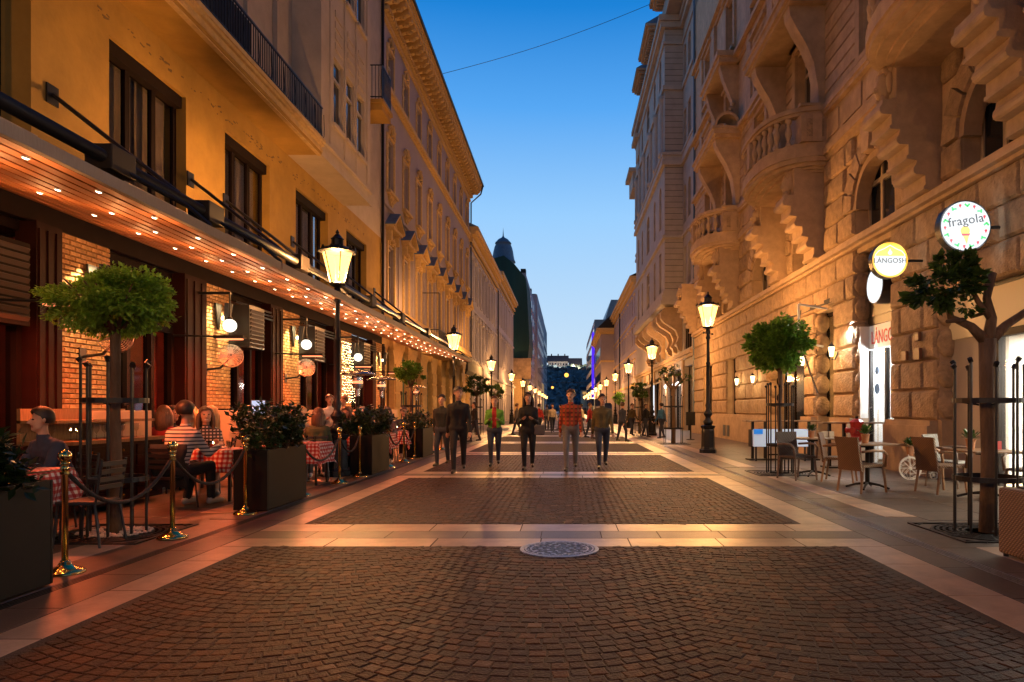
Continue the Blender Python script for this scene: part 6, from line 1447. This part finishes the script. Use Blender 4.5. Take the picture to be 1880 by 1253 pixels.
wb = thing('menu_board', 'white lit menu board standing behind the guarded round tree', 'sign', (5.9, 19.3, 0)); part('board', MB().box(5.35,6.9,19.5,19.56,.42,.92), mat('lit_menu', (.7,.8,.9), emit=(.6,.8,1), es=.25), wb); part('stand', MB().box(5.4,5.44,19.5,19.56,0,.42).box(6.8,6.84,19.5,19.56,0,.42), M_char, wb); part('blue_strip', MB().box(5.35,5.6,19.47,19.5,.78,.92), mat('blue_print', (.02,.2,.6), emit=(.02,.3,1), es=.4), wb)
hy = thing('fire_hydrant', 'red fire hydrant standing between the two bar tables', 'hydrant', (7.1, 16.7, 0))
part('standpipe', MB().lathe([(.17,0),(.17,.05),(.11,.08),(.10,.72),(.15,.75),(.155,.82),(.13,.84)], (7.1,16.7,0), 16), M_red, hy, smooth=True); part('head', MB().lathe([(.14,.84),(.17,.92),(.19,1.0),(.15,1.04),(.16,1.12),(.18,1.18),(.10,1.24),(.05,1.26)], (7.1,16.7,0), 8), M_red, hy); part('valve', MB().cyl((7.1,16.7,1.24),(7.1,16.7,1.32),.04,n=6), M_iron, hy)
for a in (2.4, 3.9, 5.4, .8): part('outlet', MB().cyl((7.1,16.7,.97),(7.1+.24*math.cos(a),16.7+.24*math.sin(a),.97),.06,n=10).cyl((7.1+.22*math.cos(a),16.7+.22*math.sin(a),.97),(7.1+.26*math.cos(a),16.7+.26*math.sin(a),.97),.075,n=8), M_red, hy)
bc_ = thing('bicycle_planter', 'small white ornamental penny-farthing bicycle planter before the pier', 'bicycle planter', (8.0-.8, 14.6, 0)); M_bw = mat('cream_wire', (.7,.62,.5), rough=.5)
def wheel(cx, y, r, n):
    m = MB(); M_ = Matrix.Rotation(PI/2, 3, 'X'); m.lathe([(r-.014,-.012),(r-.014,.012),(r+.006,.012),(r+.006,-.012),(r-.014,-.012)], (cx,y,r), 24, M_); m.lathe([(.03,-.02),(.03,.02)], (cx,y,r), 8, M_)
    for k in range(n):
        a = 2*PI*k/n; m.cyl((cx,y,r),(cx+(r-.01)*math.cos(a),y,r+(r-.01)*math.sin(a)),.006,n=4)
        if n > 6: q = a+PI/n; m.tube([(cx+.5*r*math.cos(a),y,r+.5*r*math.sin(a)),(cx+.75*r*math.cos(q),y,r+.75*r*math.sin(q)),(cx+.95*r*math.cos(a+2*PI/n*.8),y,r+.95*r*math.sin(a+2*PI/n*.8))], .006, 4)
    return m
part('wheel', wheel(7.28,14.45,.235,8), M_bw, bc_); part('wheel', wheel(7.42,14.75,.235,8), M_bw, bc_); part('wheel', wheel(7.86,14.6,.08,5), M_bw, bc_)
part('frame', MB().tube([(7.3,14.45,.25),(7.3,14.6,.58),(7.5,14.6,.55),(7.7,14.6,.35),(7.86,14.6,.09)], .012, 5).tube([(7.42,14.75,.25),(7.3,14.6,.58)], .012, 5).tube([(7.35,14.6,.12),(7.8,14.6,.12)], .01, 5), M_bw, bc_)
potted('flower pot with red bloom on the bicycle planter', 7.35, 14.6, .50, 1.2, 5); solo('red_flower', MB().ball((7.36,14.55,.84),.03,8,5), mat('red_petals', (.6,.02,.03)), 'red bloom above the bicycle planter', 'flower', (7.36,14.55,.84))
wp = thing('wicker_sofa', 'large woven wicker seat block at the bottom right edge', 'seat', (4.85, 6.2, 0)); part('woven_side', MB().box(4.42,5.3,5.2,7.0,.03,.70), M_weave, wp, bevel=.03); part('cushion', MB().box(4.55,5.2,5.3,6.9,.70,.72), M_char, wp, bevel=.008)
for x in (4.47,5.25):
    for y in (5.26,6.94): part('foot', MB().cyl((x,y,0),(x,y,.05),.025), M_black, wp)
# faint far furniture: planters, bicycles and boards on the right pavement
for i, (x, y, lb) in enumerate(((5.6,46,'dark menu stand before the bright shop'), (6.0,33,'slim dark advertising stand by the second lamp'))):
    t = thing('menu_stand', lb, 'menu stand', (x,y,0)); part('post', MB().box(x-.03,x+.03,y-.03,y+.03,0,1.0), M_char, t); part('board', MB().box(x-.22,x+.22,y-.03,y+.03,.7,1.35), M_char, t); part('foot', MB().lathe([(.2,0),(.2,.03),(.03,.05)], (x,y,0), 10), M_char, t)
def bike(lb, x, y, rz):
    t = thing('parked_bicycle', lb, 'bicycle', (0,0,0))
    for c in (-.52,.52): m = MB(); m.lathe([(.32,-.02),(.34,0),(.32,.02)], (c,0,.34), 20, Matrix.Rotation(PI/2,3,'X'), cap=False); [m.cyl((c,0,.34),(c+.32*math.cos(k*.7),0,.34+.32*math.sin(k*.7)),.004,n=3) for k in range(9)]; part('wheel', m, M_black, t)
    part('frame', MB().tube([(-.52,0,.34),(-.15,0,.32),(.35,0,.85),(-.25,0,.85),(-.15,0,.32)], .02, 5).tube([(-.52,0,.34),(-.25,0,.85)], .015, 5).tube([(.52,0,.34),(.35,0,.9),(.3,0,1.02)], .02, 5), M_steel, t); part('handlebar', MB().cyl((.3,-.25,1.02),(.3,.25,1.02),.015), M_black, t); part('saddle', MB().box(-.38,-.15,-.06,.06,.92,.97), M_black, t); t.location = (x,y,0); t.rotation_euler = (0,0,rz); return t
bike('bicycle parked by the second lamp on the right', 4.15, 36.5, 1.2); bike('bicycle leaning behind the dark walker on the left side', -5.0, 33.5, 1.4)
for i, x in enumerate((4.9,5.9,5.2,6.3,-5.9,-6.4)):
    y = (46,48,57,60,44,48)[i]; t = thing('cafe_table', ['small dark café table before the oriel house','second dark café table before the oriel house','café table under the near folding awning','café table by the wall under the folding awning','small café table on the left pavement past the long awning','farthest small café table on the left pavement'][i], 'table', (x,y,0), group='small far café tables')
    part('table_top', MB().cyl((x,y,.8),(x,y,.83),.38,n=14), M_char, t); part('column', MB().cyl((x,y,0),(x,y,.8),.03).cyl((x,y,0),(x,y,.03),.22,n=12), M_char, t)
# ================= people =================
SK = mat('skin', (.48,.27,.18), rough=.5, var=.08, bump=.1)
HAIRC = {'dark': mat('dark_hair', (.018,.012,.010), rough=.5, var=.4, vscale=30, stretch=(4,4,.4)), 'brown': mat('brown_hair', (.09,.045,.022), rough=.5, var=.4, vscale=30, stretch=(4,4,.4)), 'blond': mat('blond_hair', (.45,.28,.12), rough=.5, var=.3, vscale=30, stretch=(4,4,.4)), 'grey': mat('grey_hair', (.25,.22,.2), rough=.6, var=.3, vscale=30)}
M_eye = mat('eye_dark', (.015,.012,.012), rough=.2); M_lip = mat('lips', (.35,.09,.07), rough=.5); M_tooth = mat('teeth', (.7,.66,.6), rough=.4)
CL = {}
def cloth_m(n, c, **k):
    if n not in CL: CL[n] = mat(n, c, rough=.9, var=.22, vscale=5, bump=.6, bscale=9, **k)
    return CL[n]
def person(lb, x, y, rz, pose='sit', top=None, bottom=None, shoe=None, hair='dark', long_=False, lean=.1, turn=0, arms='table', sc=1.14, bare=False, coat=None, vox=.014, group=None, z0=0, female=False, hood=None, seat_z=.50, stride=.3, smile=False):
    V = Vector; B = []      # bones: p0,p1,r0,r1,slot  0 skin 1 top 2 bottom 3 shoe
    w = .92 if female else 1.0
    if pose == 'sit':
        lean += .1; seat_z = .50/sc; hip = V((0,-.02,seat_z+.07)); knee_z, foot_y = seat_z+.03, .44
    else: hip = V((0,0,.93))
    sp = V((0, math.sin(lean), math.cos(lean))); chest = hip+sp*.40; neck = hip+sp*.56; side = V((1,0,0))
    sh = [chest+sp*.05+side*(.168*w*s) for s in (-1,1)]
    B += [(hip+side*.075, hip-side*.075, .13, .13, 2), (hip+sp*.05+side*.05, hip+sp*.22+side*.06, .12, .105*w, 1), (hip+sp*.05-side*.05, hip+sp*.22-side*.06, .12, .105*w, 1),
          (hip+sp*.22+side*.06, chest+side*.085, .105*w, .125*w, 1), (hip+sp*.22-side*.06, chest-side*.085, .105*w, .125*w, 1), (chest+side*.09, chest-side*.09, .12, .12, 1), (chest+sp*.04, neck, .105, .060, 1),
          (chest+sp*.06+side*.09, chest+sp*.06-side*.09, .085, .085, 1), (sh[0], sh[0]-sp*.02, .075, .07, 1), (sh[1], sh[1]-sp*.02, .075, .07, 1)]
    if female: B += [(chest+side*.075+V((0,.07,-.02)), chest+side*.075+V((0,.075,-.04)), .06, .06, 1), (chest-side*.075+V((0,.07,-.02)), chest-side*.075+V((0,.075,-.04)), .06, .06, 1)]
    if hood: B += [(neck+V((0,-.07,-.02)), neck+V((0,-.09,.03)), .085, .08, 1)]
    hd = neck+V((0, .02, .17)); M_ = Matrix.Rotation(turn, 3, 'Z')
    H = lambda a, b, c: hd+M_@V((a, b, c))
    B += [(neck-sp*.02, H(0,-.01,-.06), .052, .05, 0), (H(0,-.015,.03), H(0,-.015,.035), .088, .088, 0), (H(0,.015,-.02), H(0,.02,-.035), .072, .066, 0), (H(0,.045,-.085), H(0,.05,-.085), .036, .034, 0), (H(-.03,.03,-.07), H(.03,.03,-.07), .035, .035, 0),
          (H(0,.088,.01), H(0,.108,-.025), .010, .016, 0), (H(-.086,-.005,-.01), H(-.09,-.01,.015), .016, .018, 0), (H(.086,-.005,-.01), H(.09,-.01,.015), .016, .018, 0)]
    for s, S_ in ((0,-1),(1,1)):
        a = sh[s]
        if arms == 'table': el = a+V((S_*.07, .14, -.24)); wr = el+V((-S_*.07, .23, .02)); wr.z = max(wr.z, .90/sc)
        elif arms == 'swing': el = a+V((S_*.05, -.05*S_, -.28)); wr = el+V((S_*.02, .05-.12*S_, -.24))
        elif arms == 'hold': el = a+V((S_*.05, .03, -.28)); wr = el+V((-S_*.10, .20, .08))
        elif arms == 'face': el = a+V((S_*.02, .20, -.22)); wr = el+V((-S_*.06, .02, .22)) if s else el+V((-S_*.12, .18, .0))
        elif arms == 'lap': el = a+V((S_*.05, .04, -.27)); wr = el+V((-S_*.08, .20, -.06))
        else: el = a+V((S_*.05,-.02,-.28)); wr = el+V((S_*.01,.05,-.25))
        B += [(a, el, .064, .050, 1), (el, wr, .050, .036, 0 if bare else 1)]
        d = (wr-el).normalized(); pal = wr+d*.085; B += [(wr-d*.02, wr+d*.03, .026, .028, 0), (wr+d*.03, pal, .030, .030, 0)]
        acr = d.cross(V((0,0,1))); acr = acr.normalized() if acr.length > .3 else V((0,1,0)).cross(d).normalized(); acr *= S_
        dn = acr.cross(d).normalized()*S_*-1
        for q, l in enumerate((.062,.072,.066,.05)):
            o = pal+acr*(.028-.019*q); m1 = o+d*l*.55-dn*.008; B += [(o-d*.02, m1, .0105, .0095, 0), (m1, m1+d*l*.45-dn*.02, .0095, .008, 0)]
        th = wr+acr*.028+d*.02; B += [(th, th+acr*.022+d*.035, .013, .011, 0), (th+acr*.022+d*.035, th+acr*.018+d*.065-dn*.01, .011, .009, 0)]
        hj = hip+V((S_*.095,0,-.03))
        if pose == 'sit':
            kn = V((S_*.12, .44, knee_z+.06)); an = V((S_*.13, foot_y-.05+.06*S_, .10)); toe = an+V((S_*.02, .16, -.055))
        else:
            st_ = stride*S_*.5; kn = V((S_*.095, st_*.75+.05*(1 if st_ > 0 else .5), .50)); an = V((S_*.085, st_*1.25-.02, .10+(.05 if st_ < 0 else 0))); toe = an+V((S_*.02,.17,-.06))
        B += [(hj, kn, .100, .068, 2), (kn, an, .066, .048, 0 if (bare and bottom == 'bare') else 2), (an-V((0,.03,.045)), an+V((0,.02,-.03)), .045, .045, 3), (an+V((0,0,-.04)), toe, .046, .034, 3)]
    vs = []; fs = []; mb = MB()
    for p0, p1, r0, r1, _ in B:
        L_ = (p1-p0).length
        if L_ < .002: mb.ball(p0, r0, 12, 8); continue
        d = (p1-p0)/L_; pr = [(p0-d*r0, r0*.08), (p0-d*r0*.87, r0*.5), (p0-d*r0*.5, r0*.87), (p0, r0), (p1, r1), (p1+d*r1*.5, r1*.87), (p1+d*r1*.87, r1*.5), (p1+d*r1, r1*.08)]; mb.tube([a for a, b in pr], [b for a, b in pr], 12)
    me0 = mb.mesh('tmp', SK); ob = bpy.data.objects.new('tmp', me0); COL.objects.link(ob); md = ob.modifiers.new('r', 'REMESH'); md.mode = 'VOXEL'; md.voxel_size = vox; md.use_smooth_shade = True
    sm = ob.modifiers.new('s', 'SMOOTH'); sm.factor = .5; sm.iterations = 2
    dg = bpy.context.evaluated_depsgraph_get(); me = bpy.data.meshes.new_from_object(ob.evaluated_get(dg)); bpy.data.objects.remove(ob); bpy.data.meshes.remove(me0)
    n = len(me.polygons); c = np.empty(n*3, dtype=np.float32); me.polygons.foreach_get('center', c); c = c.reshape(n, 3); best = np.full(n, 9.0); idx = np.zeros(n, dtype=np.int32)
    for p0, p1, r0, r1, sl in B:
        a = np.array(p0, dtype=np.float32); d = np.array(p1, dtype=np.float32)-a; q = np.clip(((c-a)@d)/max(1e-9, float(d@d)), 0, 1); dist = np.linalg.norm(c-a-q[:,None]*d, axis=1)-(r0+(r1-r0)*q); m = dist < best; best[m] = dist[m]; idx[m] = sl
    # mouth on the face itself
    R_ = np.array(M_, dtype=np.float32); loc = (c-np.array(hd, dtype=np.float32))@R_
    mo = (np.abs(loc[:,0]) < .026) & (np.abs(loc[:,2]+.062) < .009) & (loc[:,1] > .05); idx[mo] = 4
    # open coat: top centre shows the shirt
    if coat is not None: cc = (np.abs(c[:,0]) < .05) & (c[:,1] > hip.y+.03) & (idx == 1); idx[cc] = 5
    me.materials.clear()
    for mm in (SK, top, bottom if bottom != 'bare' else SK, shoe or MATS['white_paint'], M_lip if not smile else M_tooth, coat or top): me.materials.append(mm)
    me.polygons.foreach_set('material_index', idx); me.polygons.foreach_set('use_smooth', [True]*n); me.update(); me.name = 'body'
    t = thing('person', lb, 'person', (0,0,0), group=group)
    o = bpy.data.objects.new('body', me); COL.objects.link(o); o.parent = t
    # hair
    h = MB(); hm = HAIRC[hair]
    n1, n2 = 16, 9; vs = []; fs = []
    for i in range(n2+1):
        t_ = PI/2-(PI*.70)*i/n2
        for k in range(n1):
            a = 2*PI*k/n1; fr = max(0, math.sin(a)); 
            tt = max(t_, -.05+.62*fr**2) if fr > .2 else t_
            r = .111+.006*math.sin(a*7+i)+.004*math.sin(a*13); vs.append(H(r*.95*math.cos(tt)*math.cos(a), -.018+r*1.02*math.cos(tt)*math.sin(a), .038+r*math.sin(tt)))
    for i in range(n2):
        for k in range(n1): k2 = (k+1) % n1; fs.append((i*n1+k, i*n1+k2, (i+1)*n1+k2, (i+1)*n1+k))
    h.add(vs, fs)
    if long_:
        for k in range(15):
            a = PI*.93+PI*1.14*k/14; x0, y0_ = .085*math.cos(a), -.02+.085*math.sin(a)
            h.tube([H(x0*.8,y0_*.8,.08), H(x0*1.18,y0_*1.15,-.02), H(x0*1.3,y0_*1.1-.01,-.14), H(x0*1.15,y0_*.9-.02+(.05 if abs(x0) > .07 else -.03),-.30-.02*(k % 3))], [.03,.034,.032,.010], 6)
    part('hair', h, hm, t, smooth=True, local=True)
    for s in (-1,1): e = MB(); e.ball(H(s*.031,.072,.012), (.013,.012,.008), 8, 5); part('eye', e, M_eye, t, local=True)
    if hood: m = MB(); m.lathe([(.10,-.10),(.125,-.02),(.12,.07),(.07,.125),(.0,.14)], hd+V((0,-.03,0)), 14); part('hood', m, hood, t, smooth=True, local=True)
    t.location = (x, y, z0); t.rotation_euler = (0,0,rz); t.scale = (sc,)*3
    return t
c_ = cloth_m
S_str = stripes('navy_striped_knit', (.62,.56,.48), (.03,.03,.05), .045, .36)
S_chk = stripes('black_white_check', (.45,.42,.4), (.03,.03,.03), .05, .5, vert=.05, c3=(.04,.04,.04)); S_pl = stripes('red_plaid_shirt', (.36,.05,.02), (.12,.02,.015), .09, .35, vert=.09, c3=(.2,.06,.02))
M_jean = c_('dark_denim', (.03,.035,.055)); M_blk = c_('black_cloth', (.012,.012,.014)); M_gry = c_('grey_cloth', (.12,.11,.11)); M_cr = c_('cream_wool', (.5,.42,.32)); M_grn = c_('olive_jacket', (.07,.085,.035)); M_nv = c_('navy_cloth', (.03,.04,.07)); M_rd = c_('red_cloth', (.3,.02,.02)); M_lg = c_('bright_green_jacket', (.10,.26,.03)); M_bl = c_('blue_cloth', (.05,.18,.35)); M_wh = c_('white_shirt', (.6,.56,.5)); M_ol = c_('brown_olive_shirt', (.10,.075,.03))
M_shb = mat('black_shoe', (.015,.015,.015), rough=.4); M_shw = mat('pale_shoe', (.4,.36,.32), rough=.6)
DG = 'seated restaurant guests'
def diner(lb, x, y, rz, chair=None, **k):
    p = person(lb, x, y, rz, 'sit', group=DG, **k); sit_chair(x+.02*math.sin(rz), y-.02*math.cos(rz), rz, chair or ('black terrace chair of the '+' '.join(lb.split(' sitting')[0].split(' seated')[0].split()[:10]).rstrip(','))); return p
# -- terrace guests
diner('man in a dark jacket seated at the near table, leaning over it', -6.12, 8.3, 2.75, top=M_nv, bottom=M_jean, shoe=M_shb, hair='dark', lean=.30, turn=-.3, vox=.012)
diner('man in a navy and cream striped top seen from behind', -5.86, 10.2, -.25, top=S_str, bottom=M_blk, shoe=M_shw, hair='dark', lean=.25, vox=.012, sc=1.24)
diner('smiling woman with long brown hair in a checked top, facing the camera', -6.42, 12.15, PI+.5, top=S_chk, bottom='bare', shoe=M_shw, hair='brown', long_=True, lean=.2, female=True, smile=True, turn=.1, vox=.012, arms='table')
diner('blond woman in a pale coat sitting near the first stone base', -7.5, 13.85, PI-.3, top=M_cr, bottom=M_gry, hair='blond', long_=True, lean=.15, female=True)
diner('woman with dark hair sitting by the glazed doors, back to the camera', -7.3, 12.3, .1, top=M_rd, bottom=M_blk, hair='brown', long_=True, female=True)
diner('man in a grey top sitting behind the smiling woman', -6.35, 14.9, PI, top=M_gry, bottom=M_jean, hair='dark', lean=.1)
diner('woman with bobbed dark hair sitting behind the second planter shrub', -5.95, 14.9, PI+.2, top=M_cr, bottom=M_gry, hair='dark', long_=True, female=True)
diner('person in a cream hooded top sitting behind the tall shrub', -6.55, 16.6, -PI/2-.3, top=M_cr, bottom=M_gry, hair='blond', hood=M_cr, lean=.15)
diner('woman in an olive jacket with long hair, back turned, past the second planter', -5.3, 14.55, .35, top=M_grn, bottom=M_gry, hair='brown', long_=True, lean=.3, female=True, turn=.5)
diner('woman with shoulder-length dark hair and grey jacket facing the camera', -5.35, 16.75, PI, top=M_nv, bottom=M_jean, hair='brown', long_=True, lean=.25, female=True, arms='face')
diner('man in a blue shirt sitting behind the round shrub', -5.85, 18.5, PI/2*1.2, top=M_bl, bottom=M_jean, hair='brown', lean=.12)
diner('man with grey hair sitting beyond the third planter', -5.9, 19.9, PI-.2, top=M_wh, bottom=M_blk, hair='grey')
diner('woman in a grey coat sitting at the table past the third planter', -5.05, 19.35, PI+.1, top=M_gry, bottom=M_blk, hair='brown', long_=True, female=True, lean=.2)
diner('man in a dark suit jacket sitting at the farthest street-side table', -5.2, 21.7, PI+.4, top=M_nv, bottom=M_jean, hair='brown', lean=.15)
diner('blond woman in a white top at the first wall-side table', -6.75, 13.2, PI/2+.3, top=M_wh, bottom=M_gry, hair='blond', long_=True, female=True)
diner('man in a dark top sitting by the doors behind the sideboard', -7.6, 13.0, -PI/2-.2, top=M_blk, bottom=M_gry, hair='dark')
diner('woman in a red dress at the second wall-side table', -6.6, 16.1, .4, top=M_rd, bottom=M_rd, hair='brown', long_=True, female=True)
diner('guest with grey hair at the far wall-side table', -6.6, 20.6, PI/2, top=M_gry, bottom=M_blk, hair='grey')
diner('man in a tan jacket between the patio heaters', -6.2, 19.2, -.4, top=M_ol, bottom=M_blk, hair='brown')
diner('guest in a red top sitting by the wall near the waiting staff', -7.1, 17.4, PI, top=M_rd, bottom=M_blk, hair='dark')
diner('guest in a white shirt sitting by the wall at the fourth row', -7.0, 21.2, PI+.3, top=M_wh, bottom=M_blk, hair='brown')
jc = sit_chair(-5.28, 7.55, PI/2, 'empty black terrace chair on the street side of the near table'); sit_chair(-6.6, 7.4, -PI/2, 'empty black terrace chair on the wall side of the near table'); sit_chair(-5.3, 12.75, 0.0, 'empty black terrace chair before the first gingham table past the second planter')
person('waiter in a white shirt and dark waistcoat standing among the tables', -6.15, 17.7, PI+.5, 'stand', top=M_wh, bottom=M_blk, shoe=M_shb, hair='dark', arms='hold', stride=.1, sc=1.04, vox=.016)
person('waitress in a white shirt standing with the waiter', -6.0, 18.6, PI*.75, 'stand', top=M_cr, bottom=M_blk, shoe=M_shb, hair='brown', arms='hold', stride=.05, sc=1.03, female=True, vox=.016)
jk = MB(); vs = []
for i in range(9):
    for j in range(7): u = i/8-.5; vs.append((u*.52+.02*math.sin(j*2), -.30-.05*math.sin(j*.9)-.02*math.cos(i*2.1), .98-.11*j-.03*math.sin(i*1.7)*(j > 4)))
jk.add(vs, [(i*7+j, (i+1)*7+j, (i+1)*7+j+1, i*7+j+1) for i in range(8) for j in range(6)]); jk.v = [(-5.86+a, 10.35+b, c) for a, b, c in jk.v]
j_ = solo('draped_jacket', jk, M_blk, 'black jacket hung over the chair of the man in the striped top', 'jacket', (-5.86, 10.05, .6), smooth=True); sd = j_.modifiers.new('s', 'SOLIDIFY'); sd.thickness = .025
# -- people walking
WG = 'people walking down the street'
def walker(lb, px, foot, rz, **k):
    k.setdefault('lean', .05)
    Y = 1880/(foot-751); person(lb, (px-1040)*Y/1253.3, Y, rz, 'walk', vox=.016, group=WG, **k)
walker('walker in all black on the left of the group, near the stanchions', 842, 868, PI+.1, top=M_blk, bottom=M_blk, shoe=M_shb, hair='dark', arms='swing', sc=1.12, stride=.5, turn=.3)
walker('second dark walker just behind the one in all black', 812, 856, PI-.2, top=M_blk, bottom=M_jean, shoe=M_shb, hair='dark', arms='swing', sc=1.04, stride=.25)
walker('walker in an open bright green jacket over a red shirt', 908, 856, PI+.05, top=M_lg, coat=M_rd, bottom=M_jean, shoe=M_shb, hair='brown', arms='hold', sc=1.02, stride=.2)
walker('walker in black with hands clasped, centre left', 970, 863, PI, top=M_blk, bottom=M_blk, shoe=M_shb, hair='dark', long_=True, arms='hold', female=True, sc=1.06, stride=.15)
walker('walker in a red plaid shirt and grey jeans, centre', 1048, 864, PI-.05, top=S_pl, bottom=M_gry, shoe=M_shb, hair='brown', arms='swing', sc=1.10, stride=.5, turn=-.2)
walker('walker in a dark olive shirt with a backpack, right of the plaid shirt', 1106, 860, PI, top=M_ol, bottom=M_jean, shoe=M_shb, hair='dark', arms='swing', sc=1.04, stride=.42, turn=.25)
for i, (px, ft, tp, lb) in enumerate(((1004,791,M_gry,'distant walker in a grey top, left of the street centre'), (1014,795,M_cr,'distant walker in a pale top near the street centre'), (990,797,M_rd,'distant walker in a red top, farther left'), (1160,800,M_ol,'walker in brown near the small trees on the right'), (1215,806,M_bl,'walker in light blue before the bright white shop'), (1185,803,M_blk,'dark walker beside the second lamp on the right'), (1068,799,M_cr,'distant walker in a cream top behind the plaid shirt'), (1082,806,M_rd,'walker in dull red between the plaid and olive walkers'), (1030,789,M_blk,'farthest dark walker at the street centre'), (948,801,M_gry,'distant grey walker between the green jacket and the woman in black'), (872,812,M_blk,'dark walker behind the second walker on the left'), (1142,812,M_nv,'walker in navy to the right of the olive shirt'))):
    walker(lb, px, ft, PI*(i % 2)+.2*i, top=tp, bottom=M_jean, shoe=M_shb, hair=('dark','brown')[i % 2], arms='swing', sc=1.0)

bpk = solo('backpack', MB().obox((0,0,0),(.28,.16,.42)).obox((0,-.02,.2),(.24,.12,.06)), M_nv, 'dark backpack worn by the walker in the olive shirt', 'backpack', (1.02, 17.42, 1.42), bevel=.04, local=True)
tb = thing('shoulder_bag', 'dark bag hanging at the side of the walker in black, centre left', 'bag', (-.66, 16.7, 1.0)); part('pouch', MB().obox((-.66,16.72,.98),(.26,.10,.24)), M_gry, tb, bevel=.03); part('strap', MB().tube([(-.78,16.72,1.08),(-.86,16.74,1.35),(-.93,16.78,1.62),(-1.0,16.84,1.6)], .012, 5), M_blk, tb)
